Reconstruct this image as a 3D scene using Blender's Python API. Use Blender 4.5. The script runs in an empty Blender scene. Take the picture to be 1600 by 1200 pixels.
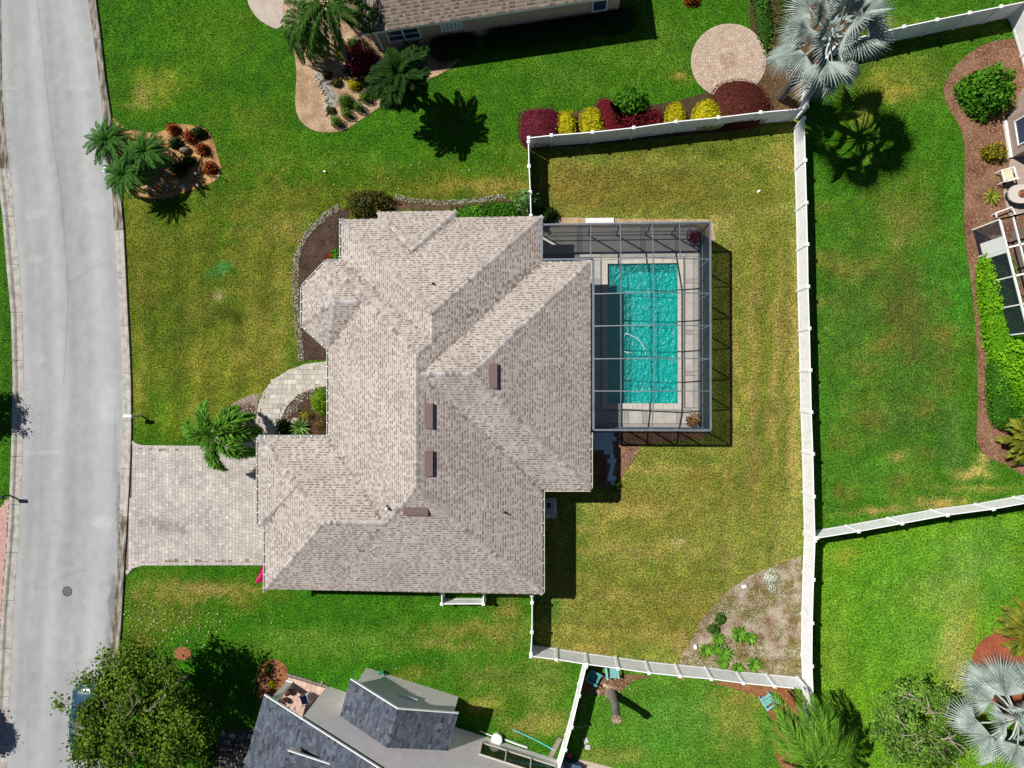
import bpy, bmesh, math, random
import numpy as np
from mathutils import Vector, Matrix, Euler
random.seed(7); RNG = np.random.default_rng(11)
S = bpy.context.scene; C = S.collection

# ---------------------------------------------------------------- camera, sky, sun, exposure
F_PX, CAM_H = 1107.2, 43.862                    # focal length in 1600-px units, height over the lawn
NADIR = (870.8, 609.7)                          # where the drone looks straight down
n_ = Vector(((NADIR[0]-800)/F_PX, -(NADIR[1]-600)/F_PX, -1)).normalized()
ROT = n_.rotation_difference(Vector((0, 0, -1)))
cam = bpy.data.cameras.new('camera'); cam_ob = bpy.data.objects.new('camera', cam); C.objects.link(cam_ob)
cam_ob.location = (0, 0, CAM_H); cam_ob.rotation_mode = 'QUATERNION'; cam_ob.rotation_quaternion = ROT
cam.sensor_fit = 'HORIZONTAL'; cam.sensor_width = 36; cam.lens = 36*F_PX/1600
cam.clip_end = 2000; S.camera = cam_ob

SUN = Vector((-.614, .364, 1)).normalized()     # towards the sun
w = bpy.data.worlds.new('World'); S.world = w; w.use_nodes = True
nt = w.node_tree; bg = nt.nodes['Background']; sky = nt.nodes.new('ShaderNodeTexSky')
sky.sky_type = 'NISHITA'; sky.sun_disc = False; sky.air_density = .7; sky.dust_density = .2; sky.ozone_density = 2
sky.sun_elevation = math.asin(SUN.z); sky.sun_rotation = math.atan2(SUN.x, SUN.y)
nt.links.new(sky.outputs[0], bg.inputs[0]); bg.inputs[1].default_value = .05
sl = bpy.data.lights.new('sun', 'SUN'); sl.energy = 5.0; sl.angle = math.radians(.53); sl.color = (1, .955, .88)
so = bpy.data.objects.new('sun', sl); C.objects.link(so); so.location = (-20, 12, 40)
so.rotation_mode = 'QUATERNION'; so.rotation_quaternion = (-SUN).to_track_quat('-Z', 'Y')
S.view_settings.view_transform = 'Standard'; S.view_settings.look = 'None'
S.view_settings.exposure = .33; S.view_settings.gamma = 1; S.view_settings.use_curve_mapping = False

# ---------------------------------------------------------------- survey helper: photo pixel at a known height -> ground position
RM = np.array(ROT.to_matrix())
def P(px, py, z=0.0):
    d = RM @ np.array([(px-800)/F_PX, -(py-600)/F_PX, -1.])
    t = (z-CAM_H)/d[2]
    return Vector((d[0]*t, d[1]*t, z))
def PL(pts, z=0.0): return [P(a, b, z) for a, b in pts]
def PIX(v):
    d = RM.T @ (np.array(v)-np.array([0, 0, CAM_H]))
    return 800+F_PX*d[0]/-d[2], 600-F_PX*d[1]/-d[2]
PXM = F_PX/CAM_H                                # pixels per metre on the ground
def lin(c): return tuple(((x/255)/12.92 if x/255 < .04045 else ((x/255+.055)/1.055)**2.4) for x in c)
def alb(r, g, b, k=.72):                        # albedo that shows about as (r,g,b) in the sun
    return tuple(min(.82, x*k) for x in lin((r, g, b)))

# ---------------------------------------------------------------- materials
MATS = {}
def M(name, c1, c2=None, scale=6, rough=.85, bump=0, bscale=None, tone=False, tint=False, trans=0, spec=.3, metal=0, var=0, vscale=30, fac=(.35, .65), detail=5, stretch=None, var2=0, v2scale=.45):
    if name in MATS: return MATS[name]
    m = bpy.data.materials.new(name); m.use_nodes = True; nt = m.node_tree; N = nt.nodes; L = nt.links
    b = N['Principled BSDF']; b.inputs['Roughness'].default_value = rough
    b.inputs['Specular IOR Level'].default_value = spec; b.inputs['Metallic'].default_value = metal
    geo = N.new('ShaderNodeNewGeometry'); pos = geo.outputs['Position']
    if stretch:
        mp = N.new('ShaderNodeMapping'); mp.inputs['Scale'].default_value = stretch; L.new(pos, mp.inputs[0]); pos = mp.outputs[0]
    def noise(sc, det=detail):
        n = N.new('ShaderNodeTexNoise'); n.inputs['Scale'].default_value = sc; n.inputs['Detail'].default_value = det
        L.new(pos, n.inputs['Vector']); return n.outputs['Fac']
    def mixc(f, a, bb, mode='MIX'):
        x = N.new('ShaderNodeMix'); x.data_type = 'RGBA'; x.blend_type = mode
        for s, v in ((0, f), (6, a), (7, bb)):
            if hasattr(v, 'links') or hasattr(v, 'is_linked'): L.new(v, x.inputs[s])
            elif s == 0: x.inputs[0].default_value = v
            else: x.inputs[s].default_value = (*v, 1)
        return x.outputs[2]
    def remap(v, lo, hi, a, bb):
        r = N.new('ShaderNodeMapRange'); L.new(v, r.inputs[0])
        for i, q in enumerate((lo, hi, a, bb)): r.inputs[i+1].default_value = q
        return r.outputs[0]
    c2 = c2 or c1
    if tint:
        at = N.new('ShaderNodeAttribute'); at.attribute_name = 'tint'; col = at.outputs['Color']
    elif tone:
        at = N.new('ShaderNodeAttribute'); at.attribute_name = 'tone'; col = mixc(at.outputs['Fac'], c1, c2)
    elif c1 == c2: 
        rgb = N.new('ShaderNodeRGB'); rgb.outputs[0].default_value = (*c1, 1); col = rgb.outputs[0]
    else: col = mixc(remap(noise(scale), fac[0], fac[1], 0, 1), c1, c2)
    if var:
        v = remap(noise(vscale, 4), .35, .65, 1-var, 1+var)
        cb = N.new('ShaderNodeCombineColor'); [L.new(v, cb.inputs[i]) for i in range(3)]
        col = mixc(1.0, col, cb.outputs[0], 'MULTIPLY')
    if var2:
        v = remap(noise(v2scale, 6), .36, .64, 1-var2, 1+var2*.6)
        cb = N.new('ShaderNodeCombineColor'); [L.new(v, cb.inputs[i]) for i in range(3)]
        col = mixc(1.0, col, cb.outputs[0], 'MULTIPLY')
    L.new(col, b.inputs['Base Color'])
    if bump:
        bp = N.new('ShaderNodeBump'); bp.inputs['Strength'].default_value = bump; bp.inputs['Distance'].default_value = .05
        L.new(noise(bscale or scale*4, 3), bp.inputs['Height']); L.new(bp.outputs[0], b.inputs['Normal'])
    if trans:
        tr = N.new('ShaderNodeBsdfTranslucent'); L.new(col, tr.inputs[0]); mx = N.new('ShaderNodeMixShader'); mx.inputs[0].default_value = trans
        L.new(b.outputs[0], mx.inputs[1]); L.new(tr.outputs[0], mx.inputs[2]); L.new(mx.outputs[0], N['Material Output'].inputs[0])
    MATS[name] = m; return m

# ---------------------------------------------------------------- mesh helpers
class MB:
    def __init__(s): s.v = []; s.f = []; s.t = []
    def face(s, pts, tone=.5):
        i = len(s.v); s.v += [tuple(p) for p in pts]; s.f.append(tuple(range(i, i+len(pts)))); s.t.append(tone)
    def box(s, c, size, rz=0, tone=.5, taper=1.0, ax=None):
        hx, hy, hz = size[0]/2, size[1]/2, size[2]/2
        m = Matrix.Rotation(rz, 3, 'Z') if ax is None else ax
        q = []
        for sz, k in ((-1, 1), (1, taper)):
            for sx, sy in ((-1, -1), (1, -1), (1, 1), (-1, 1)):
                q.append(Vector(c) + m @ Vector((sx*hx*k, sy*hy*k, sz*hz)))
        i = len(s.v); s.v += [tuple(p) for p in q]
        for f in ((3, 2, 1, 0), (4, 5, 6, 7), (0, 1, 5, 4), (1, 2, 6, 5), (2, 3, 7, 6), (3, 0, 4, 7)):
            s.f.append(tuple(i+k for k in f)); s.t.append(tone)
    def bar(s, a, b, wd, ht, tone=.5):
        a, b = Vector(a), Vector(b); d = b-a; L = d.length
        if L < 1e-6: return
        x = d/L; up = Vector((0, 0, 1)) if abs(x.z) < .95 else Vector((0, 1, 0))
        y = up.cross(x).normalized(); z = x.cross(y)
        s.box((a+b)/2, (L, wd, ht), ax=Matrix((x, y, z)).transposed(), tone=tone)
    def tube(s, pts, radii, n=7, tone=.5, cap=True):
        pts = [Vector(p) for p in pts]; base = len(s.v)
        for k, p in enumerate(pts):
            d = (pts[min(k+1, len(pts)-1)]-pts[max(k-1, 0)]).normalized()
            up = Vector((0, 0, 1)) if abs(d.z) < .9 else Vector((1, 0, 0))
            a = up.cross(d).normalized(); b = d.cross(a)
            r = radii[k] if hasattr(radii, '__len__') else radii
            for j in range(n):
                t = 2*math.pi*j/n; s.v.append(tuple(p+a*math.cos(t)*r+b*math.sin(t)*r))
        for k in range(len(pts)-1):
            for j in range(n):
                s.f.append((base+k*n+j, base+k*n+(j+1) % n, base+(k+1)*n+(j+1) % n, base+(k+1)*n+j)); s.t.append(tone)
        if cap:
            s.f.append(tuple(base+j for j in reversed(range(n)))); s.t.append(tone)
            s.f.append(tuple(base+(len(pts)-1)*n+j for j in range(n))); s.t.append(tone)
    def prism(s, poly, z0, z1, tone=.5, bottom=False):
        n = len(poly); i = len(s.v)
        a = sum(poly[k][0]*poly[(k+1) % n][1]-poly[(k+1) % n][0]*poly[k][1] for k in range(n))
        if a < 0: poly = poly[::-1]
        s.v += [(p[0], p[1], z0) for p in poly]+[(p[0], p[1], z1) for p in poly]
        s.f.append(tuple(i+n+k for k in range(n))); s.t.append(tone)
        if bottom: s.f.append(tuple(i+k for k in reversed(range(n)))); s.t.append(tone)
        for k in range(n):
            s.f.append((i+k, i+(k+1) % n, i+n+(k+1) % n, i+n+k)); s.t.append(tone)
    def lathe(s, c, prof, n=16, tone=.5):
        i = len(s.v); c = Vector(c)
        for r, z in prof:
            for j in range(n):
                t = 2*math.pi*j/n; s.v.append((c.x+r*math.cos(t), c.y+r*math.sin(t), c.z+z))
        for k in range(len(prof)-1):
            for j in range(n):
                s.f.append((i+k*n+j, i+k*n+(j+1) % n, i+(k+1)*n+(j+1) % n, i+(k+1)*n+j)); s.t.append(tone)
        s.f.append(tuple(i+(len(prof)-1)*n+j for j in range(n))); s.t.append(tone)
    def mesh(s, name, mat, smooth=False):
        me = bpy.data.meshes.new(name); me.from_pydata(s.v, [], s.f)
        a = me.attributes.new('tone', 'FLOAT', 'FACE'); a.data.foreach_set('value', np.array(s.t, dtype=np.float32))
        if smooth: me.polygons.foreach_set('use_smooth', [True]*len(me.polygons))
        me.materials.append(mat); me.update(); return me
    def build(s, name, mat, parent=None, smooth=False, **kw):
        return link(name, s.mesh(name, mat, smooth), parent, **kw)
def link(name, me, parent=None, loc=None, rot=None, scale=None, world=True, **kw):
    # parts of a thing are modelled either where they stand (world=True) or round the thing's own origin
    o = bpy.data.objects.new(name, me); C.objects.link(o)
    if parent is not None:
        o.parent = parent
        if world and parent.parent is None and parent.type == 'EMPTY': o.matrix_parent_inverse = parent.matrix_basis.inverted()
    if loc is not None: o.location = loc
    if rot is not None: o.rotation_euler = rot
    if scale is not None: o.scale = (scale,)*3 if not hasattr(scale, '__len__') else scale
    for k, v in kw.items(): o[k] = v
    return o
def npmesh(name, V, Fa, mat, tone=None, tint=None, tdom='FACE', smooth=False):
    V = np.asarray(V, dtype=np.float32); Fa = np.asarray(Fa, dtype=np.int32); k = Fa.shape[1]
    me = bpy.data.meshes.new(name); me.vertices.add(len(V)); me.vertices.foreach_set('co', V.ravel())
    me.loops.add(Fa.size); me.loops.foreach_set('vertex_index', Fa.ravel())
    me.polygons.add(len(Fa)); me.polygons.foreach_set('loop_start', np.arange(0, Fa.size, k, dtype=np.int32))
    me.update(calc_edges=True)
    if tone is not None:
        a = me.attributes.new('tone', 'FLOAT', 'FACE'); a.data.foreach_set('value', np.asarray(tone, dtype=np.float32))
    if tint is not None:
        a = me.attributes.new('tint', 'FLOAT_COLOR', tdom)
        q = np.ones((len(tint), 4), np.float32); q[:, :3] = tint; a.data.foreach_set('color', q.ravel())
    if smooth: me.polygons.foreach_set('use_smooth', np.ones(len(Fa), bool))
    me.materials.append(mat); return me
def thing(name, label, cat, loc=(0, 0, 0), rz=0, group=None):
    o = bpy.data.objects.new(name, None); C.objects.link(o); o.location = loc; o.rotation_euler = (0, 0, rz)
    o.empty_display_size = .2; o['label'] = label; o['category'] = cat
    if group: o['group'] = group
    return o
def tag(o, label, cat, group=None):
    o['label'] = label; o['category'] = cat
    if group: o['group'] = group
    return o
def struct(name, mb, mat, **kw):
    o = mb.build(name, mat, **kw) if isinstance(mb, MB) else link(name, mb, **kw); o['kind'] = 'structure'; return o
def inside(x, y, poly):
    x = np.asarray(x); y = np.asarray(y); r = np.zeros(x.shape, bool); n = len(poly)
    for i in range(n):
        x1, y1 = poly[i][:2]; x2, y2 = poly[(i+1) % n][:2]
        if y1 == y2: continue
        c = ((y1 > y) != (y2 > y)) & (x < (x2-x1)*(y-y1)/(y2-y1)+x1); r ^= c
    return r
def smoothpoly(pts, it=2, closed=True):
    for _ in range(it):
        q = []; n = len(pts)
        for i in range(n if closed else n-1):
            a, b = pts[i], pts[(i+1) % n]
            q += [(a[0]*.75+b[0]*.25, a[1]*.75+b[1]*.25), (a[0]*.25+b[0]*.75, a[1]*.25+b[1]*.75)]
        if not closed: q = [pts[0]]+q+[pts[-1]]
        pts = q
    return pts
def vnoise(x, y, sc, seed=0):
    r = np.random.default_rng(seed); T = r.random((64, 64)); x = x*sc; y = y*sc
    xi = np.floor(x).astype(int); yi = np.floor(y).astype(int); fx = x-xi; fy = y-yi
    fx = fx*fx*(3-2*fx); fy = fy*fy*(3-2*fy); g = lambda a, b: T[a % 64, b % 64]
    return (g(xi, yi)*(1-fx)+g(xi+1, yi)*fx)*(1-fy)+(g(xi, yi+1)*(1-fx)+g(xi+1, yi+1)*fx)*fy
def fbm(x, y, sc, seed=0, o=4): return sum(vnoise(x, y, sc*2**i, seed+i)*.5**i for i in range(o))/sum(.5**i for i in range(o))
# ================================================================ GROUND OUTLINES (photo pixels, all on the ground)
ROAD_R_IN = [(130, -60), (137, 0), (144, 45), (151, 95), (160, 175), (167, 240), (175, 300), (180, 375), (185, 450), (190, 550), (192, 600), (192, 662), (189, 750), (187, 800), (185, 850), (183, 900), (178, 950), (174, 1000), (170, 1030), (165, 1100), (157, 1200), (150, 1270)]
ROAD_R_OUT = [(144, -60), (151, 0), (156, 37), (165, 117), (175, 185), (182, 240), (189, 300), (194, 350), (199, 450), (204, 550), (206, 600), (206.5, 675), (203, 762), (200, 812), (196, 875), (192, 950), (189, 1000), (186, 1020), (181, 1100), (173, 1200), (166, 1270)]
ROAD_L_IN = [(-4, -60), (2, 0), (4, 150), (8, 200), (14, 260), (20, 300), (22, 337), (30, 415), (35, 487), (37, 562), (38, 600), (37, 690), (34, 750), (31, 815), (28, 865), (25, 900), (20, 975), (16, 1075), (14, 1120), (11, 1200), (6, 1270)]
ROAD_L_OUT = [(-24, -60), (-17, 0), (-15, 150), (-9, 220), (1, 300), (6, 337), (12, 415), (19, 487), (21, 550), (22, 600), (19.5, 700), (17, 775), (15, 825), (11, 880), (8, 910), (4, 960), (0, 1040), (-4, 1120), (-8, 1200), (-13, 1270)]
def atY(line, y):
    ys = [p[1] for p in line]; xs = [p[0] for p in line]; return float(np.interp(y, ys, xs))
DRIVE = [(205, 688), (208, 692), (216, 697), (230, 698.5), (305, 698.5), (345, 696), (403, 690), (420, 690), (420, 880), (222, 880), (212, 883), (203, 890), (196, 900), (199, 830), (203, 762)]
WALK = [(400, 692), (400, 660), (404, 634), (412, 612), (428, 593), (452, 578), (478, 569), (522, 564), (522, 602), (490, 606), (465, 617), (448, 635), (440, 652), (436, 692)]
FRONT_BED = smoothpoly([(322, 690), (340, 655), (355, 637), (378, 622), (408, 612), (402, 634), (399, 660), (400, 697), (345, 699), (318, 698)], 1)
INNER_BED = [(522, 602), (490, 606), (465, 617), (448, 635), (440, 652), (437, 692), (522, 692)]
BAY_BED = [(533, 327), (512, 341), (490, 360), (473, 384), (467, 410), (467, 470), (471, 515), (476, 563), (520, 561), (520, 500), (545, 400), (545, 327)]
NORTH_BED = [(616, 309), (640, 317), (690, 321), (740, 318), (790, 310), (803, 312), (830, 318), (838, 352), (600, 352), (600, 316)]
PALM_BED = smoothpoly([(172, 183), (177, 184), (190, 197), (212, 205), (240, 208), (255, 205), (266, 195), (280, 193), (318, 198), (330, 208), (338, 235), (349, 272), (330, 287), (300, 297), (258, 312), (222, 310), (200, 303), (190, 290), (183, 240)], 1)
NW_BED = smoothpoly([(395, -20), (428, -20), (470, -20), (600, -20), (600, 60), (680, 70), (735, 66), (722, 90), (700, 110), (675, 122), (640, 130), (610, 155), (585, 173), (560, 190), (540, 203), (520, 208), (490, 205), (470, 192), (461, 170), (462, 140), (464, 108), (455, 60), (430, 20), (410, 0)], 1)
E_BED = smoothpoly([(1700, 50), (1620, 60), (1560, 62), (1530, 72), (1495, 98), (1478, 125), (1474, 145), (1480, 165), (1497, 192), (1507, 218), (1508, 250), (1506, 320), (1508, 380), (1518, 440), (1525, 520), (1528, 600), (1527, 660), (1525, 690), (1537, 712), (1570, 725), (1610, 750), (1700, 800)], 1)
SE_BED = smoothpoly([(1650, 960), (1600, 972), (1560, 985), (1530, 1003), (1519, 1025), (1520, 1045), (1535, 1075), (1560, 1110), (1640, 1180), (1680, 1100)], 1)
GARDEN_BED = [(1062, 1040), (1064, 1026), (1080, 1000), (1098, 965), (1112, 948), (1140, 922), (1170, 900), (1210, 884), (1252, 868), (1252, 1070), (1170, 1052)]
S_BED_W = smoothpoly([(918, 1052), (1030, 1056), (990, 1062), (972, 1078), (962, 1086), (935, 1086), (915, 1085), (908, 1075)], 1)
S_BED_E = smoothpoly([(1095, 1064), (1252, 1072), (1270, 1120), (1268, 1180), (1225, 1210), (1203, 1160), (1206, 1125), (1190, 1090), (1150, 1076)], 1)
CAGE_BED_N = [(838, 340), (900, 340), (990, 342), (1105, 343), (1114, 350), (1118, 375), (1108, 378), (1100, 356), (838, 360)]
CAGE_BED_S = [(950, 668), (1095, 668), (1104, 678), (1100, 684), (1004, 694), (998, 706), (970, 748), (945, 760), (928, 760), (928, 676)]
CIRCLE_BED = smoothpoly([(1172, -20), (1171, 30), (1176, 60), (1192, 90), (1183, 112), (1160, 128), (1120, 140), (1080, 152), (1036, 162), (1000, 165), (960, 160), (936, 152), (930, 166), (900, 175), (870, 178), (850, 168), (825, 176), (811, 200), (812, 222), (828, 236), (1250, 194), (1262, 140), (1300, 90), (1310, -20)], 1)
NE_GROUND = smoothpoly([(1200, -20), (1390, -20), (1360, 40), (1270, 130), (1255, 175), (1190, 180), (1180, 130)], 1)
TL_PATH = smoothpoly([(385, -30), (386, 0), (392, 15), (403, 30), (422, 42), (436, 46), (447, 30), (440, 8), (450, -30)], 1)
DECK = [(840, 357), (1091, 357), (1091, 668), (900, 668), (900, 400), (840, 400)]
POOL = [(949.5, 412), (1058.5, 412), (1058.5, 630), (949.5, 630)]
SIDE_WALK = [(918, 672), (963, 672), (963, 758), (948, 758), (948, 708), (918, 708)]
HOUSE_FOOT = [(545, 352), (838, 352), (838, 414), (908, 414), (908, 745), (838, 745), (838, 898), (436, 898), (436, 690), (528, 690), (528, 545), (490, 510), (490, 455), (520, 420), (545, 410)]
TREE_BED = smoothpoly([(270, 1018), (280, 1010), (296, 1012), (300, 1025), (290, 1032), (274, 1030)], 1)
PORCH_BED = smoothpoly([(402, 1045), (412, 1033), (430, 1029), (446, 1038), (452, 1054), (445, 1080), (425, 1095), (400, 1100), (404, 1065)], 1)
ROCK_BED = smoothpoly([(340, 1150), (352, 1138), (380, 1142), (430, 1130), (420, 1230), (330, 1230)], 1)
PINK_DRIVE = [(-60, 800), (-30, 796), (0, 796), (8, 782), (17, 776), (14, 830), (8, 900), (3, 960), (-2, 1045), (-60, 1050)]

# ================================================================ LAWN: what colour the turf has where (a map of dry, lush and worn patches)
def turf(X, Y):
    """albedo of the turf at world positions"""
    px = np.empty_like(X); py = np.empty_like(Y)
    d = np.stack([X, Y, np.full_like(X, -CAM_H)], -1) @ RM
    px = 800+F_PX*d[..., 0]/-d[..., 2]; py = 600-F_PX*d[..., 1]/-d[..., 2]
    wx = px+14*(fbm(X, Y, .8, 5)-.5)*2; wy = py+14*(fbm(X, Y, .8, 9)-.5)*2
    base = np.zeros(X.shape+(3,)); wsum = np.zeros(X.shape)+1e-6
    def c(*a): return np.array(alb(*a, k=.66))
    green = (62, 114, 8)
    base[:] = c(*green)
    def region(poly, col, blur=10):
        m = inside(wx, wy, poly).astype(float)[..., None]; base[:] = base*(1-m)+c(*col)*m
    def blob(x, y, rx, ry, col, wt=1.0, p=2.0, rag=.85):
        wt = min(1, wt*1.45); sel = np.nonzero((np.abs(wx-x) < rx*2.9) & (np.abs(wy-y) < ry*2.9))[0]
        if not len(sel): return
        q = np.sqrt(((wx[sel]-x)/rx)**2+((wy[sel]-y)/ry)**2)+rag*(fbm(X[sel], Y[sel], 1.9, int(x+y) % 50, 5)-.5)*2
        m = np.clip(wt*np.exp(-np.clip(q, 0, 9)**p), 0, 1)[..., None]
        base[sel] = base[sel]*(1-m)+c(*col)*m
    olive, straw, dgreen, lime, pale = (112, 112, 34), (152, 142, 66), (46, 92, 16), (92, 150, 30), (185, 175, 120)
    # west verge
    # lot north of the house
    for a in ((700, 290, 160, 26, olive, .6), (770, 292, 60, 12, straw, .7), (440, 310, 130, 30, olive, .5), (500, 250, 160, 22, (86, 125, 30), .5), (250, 130, 40, 26, (140, 150, 50), .5), (330, 60, 60, 60, (86, 128, 26), .5),
              (225, 145, 12, 14, (160, 150, 75), .6), (220, 165, 26, 6, (150, 150, 70), .5), (390, 190, 60, 30, (104, 128, 36), .5), (1010, 60, 70, 60, (96, 130, 40), .4), (1060, 122, 14, 9, (150, 140, 60), .7), (880, 120, 90, 40, (84, 126, 34), .5)): blob(*a)
    # front lawn: olive, mown up and down
    blob(330, 470, 160, 150, (94, 116, 28), 1.0, 4); blob(350, 590, 120, 80, (116, 128, 36), .9, 4); blob(430, 420, 60, 110, (134, 134, 52), .7)
    blob(270, 500, 26, 110, (88, 106, 26), .6); blob(225, 400, 28, 110, (116, 118, 38), .5); blob(250, 640, 60, 30, (92, 128, 26), .8); blob(215, 650, 20, 40, (80, 120, 22), .8)
    for a in ((345, 422, 18, 9, (70, 140, 60), .8), (340, 460, 9, 8, pale, .8), (362, 425, 5, 6, dgreen, .9), (218, 478, 6, 7, dgreen, .7), (211, 493, 4, 4, dgreen, .7), (348, 495, 16, 13, (66, 78, 20), .8), (372, 503, 9, 9, (66, 78, 20), .7),
              (370, 540, 10, 10, (84, 90, 30), .7), (400, 560, 40, 26, straw, .4), (440, 350, 30, 16, straw, .6), (470, 370, 20, 10, straw, .5), (250, 380, 60, 40, (104, 112, 36), .4), (330, 660, 60, 20, (146, 146, 40), .4)): blob(*a)
    for i in range(46):
        x, y = 205+((i*97) % 290), 320+((i*211) % 360); blob(x, y, 7+(i*5) % 16, 12+(i*7) % 34, (straw, (96, 116, 30), (140, 140, 50), (84, 100, 24), (124, 128, 40))[i % 5], .25+.2*((i*7) % 10)/10, 2, .9)
    for i in range(60):
        x, y = 200+((i*173) % 800), 10+((i*119) % 300); blob(x, y, 16+(i*5) % 30, 8+(i*7) % 14, ((82, 128, 22), (46, 98, 8), (96, 130, 30), (52, 114, 10))[i % 4], .18+.2*((i*7) % 10)/10, 2, .9)
    # back yard: thin yellowish turf
    region([(826, 205), (1256, 160), (1268, 840), (1258, 1075), (830, 1036), (850, 900), (850, 300)], (134, 144, 60))
    for a in ((1050, 230, 150, 18, (104, 116, 36), .7), (1080, 300, 110, 30, (124, 118, 48), .6), (900, 290, 60, 40, (140, 124, 56), .7), (1170, 265, 60, 70, (104, 122, 34), .7), (1228, 260, 14, 60, (150, 140, 60), .5), (1232, 310, 10, 26, (96, 136, 40), .7), (1210, 340, 26, 50, (110, 124, 40), .6),
              (1180, 420, 40, 90, (130, 130, 44), .5), (1215, 480, 16, 150, (104, 116, 34), .55), (1232, 560, 14, 180, (156, 142, 72), .6), (1205, 640, 10, 160, (112, 120, 40), .5), (1170, 560, 26, 140, (146, 140, 60), .5), (1000, 800, 120, 60, (146, 138, 62), .6),
              (910, 800, 18, 14, (78, 140, 44), .9), (905, 850, 10, 70, (104, 130, 40), .7), (1130, 760, 90, 50, (126, 128, 46), .5), (1060, 845, 8, 7, pale, .6), (1040, 950, 120, 60, (128, 124, 46), .6), (870, 960, 12, 26, (84, 130, 44), .8), (900, 1000, 50, 26, straw, .5),
              (1000, 925, 30, 20, (112, 124, 40), .5), (1020, 880, 12, 12, (110, 134, 44), .6), (972, 968, 6, 5, (190, 160, 100), .7), (1060, 1005, 14, 12, (170, 150, 86), .6), (1165, 680, 20, 14, straw, .5), (1120, 700, 40, 8, (150, 144, 66), .6), (960, 1000, 60, 14, (120, 126, 44), .5)): blob(*a)
    for i in range(80):
        x, y = 860+((i*137) % 390), 220+((i*331) % 800); vert = x > 1120 and y > 350
        blob(x, y, (7+(i*7) % 12) if vert else 14+(i*7) % 30, (24+(i*5) % 40) if vert else 6+(i*5) % 10, (straw, (104, 122, 38), (170, 158, 88), (118, 112, 44), (92, 124, 38), (160, 140, 74))[i % 6], .30+.2*((i*13) % 10)/10, 2, .9)
    blob(1060, 225, 190, 12, (96, 116, 34), .6); blob(1000, 300, 130, 40, (116, 112, 42), .5)
    for i, x in enumerate((1126, 1143, 1160, 1178, 1196, 1213, 1228, 1241)): blob(x, 600, 6, 210, ((104, 122, 36), (168, 150, 84))[i % 2], .42, 3, .6)
    for i, y in enumerate((700, 732, 762, 795, 830, 862, 900, 934, 968)): blob(1010, y, 130, 9, ((118, 128, 46), (164, 150, 82))[i % 2], .3, 3, .7)
    # neighbour's lawn to the east
    region([(1258, 150), (1268, 840), (1700, 770), (1700, -40), (1480, -40), (1380, 40)], (68, 120, 20))
    for a in ((1425, 470, 62, 74, (92, 102, 40), .95, 6), (1440, 540, 60, 30, (98, 104, 42), .7), (1330, 500, 50, 120, (82, 118, 42), .5), (1330, 420, 40, 14, (112, 118, 46), .6), (1410, 340, 50, 60, (112, 124, 46), .55), (1406, 370, 10, 14, (150, 136, 70), .7), (1460, 420, 20, 70, (70, 130, 34), .7),
              (1490, 300, 16, 60, (70, 136, 30), .8), (1500, 470, 14, 60, (70, 140, 34), .7), (1400, 120, 70, 30, (120, 134, 44), .7), (1395, 140, 30, 10, (160, 150, 60), .6), (1340, 180, 26, 22, (132, 136, 46), .5), (1430, 100, 40, 16, (104, 130, 36), .6), (1310, 650, 40, 60, (80, 134, 36), .6),
              (1380, 740, 50, 40, (78, 138, 34), .6), (1402, 714, 16, 8, (170, 160, 80), .7), (1420, 640, 60, 60, (80, 112, 42), .5), (1490, 690, 20, 60, (88, 128, 52), .5), (1520, 735, 30, 8, (176, 166, 90), .7), (1540, 715, 10, 8, (180, 170, 96), .6), (1470, 790, 40, 8, (170, 152, 80), .7), (1530, 765, 50, 6, (150, 148, 70), .6), (1390, 800, 60, 5, (176, 150, 88), .6), (1450, 45, 90, 14, (130, 136, 50), .5)): blob(*a)
    for i in range(30):
        x, y = 1285+((i*173) % 220), 330+((i*211) % 480); blob(x, y, 14+(i*7) % 20, 10+(i*5) % 14, ((120, 122, 50), (66, 122, 32), (128, 120, 50), (84, 132, 40))[i % 4], .4)
    # south-east lawn, the brightest
    region([(1272, 842), (1272, 1250), (1700, 1250), (1700, 790)], (106, 158, 30))
    for a in ((1400, 900, 90, 40, (90, 150, 34), .6), (1520, 880, 60, 40, (116, 160, 66), .6), (1440, 1000, 80, 40, (100, 154, 52), .5), (1490, 1010, 26, 70, (156, 166, 80), .75), (1515, 980, 14, 40, (160, 164, 60), .5), (1310, 1020, 26, 70, (126, 160, 50), .6), (1315, 870, 20, 16, (150, 160, 50), .6), (1360, 970, 40, 60, (86, 146, 30), .6),
              (1470, 930, 70, 20, (140, 170, 74), .4), (1560, 930, 30, 30, (84, 146, 40), .6), (1500, 1060, 24, 40, (160, 164, 84), .6), (1560, 840, 50, 20, (92, 146, 44), .6), (1420, 860, 60, 14, (100, 160, 44), .5)): blob(*a)
    # strip south of the house and the little yard
    region([(180, 880), (420, 885), (840, 905), (832, 1030), (915, 1040), (880, 1210), (180, 1210)], (58, 118, 8))
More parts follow.
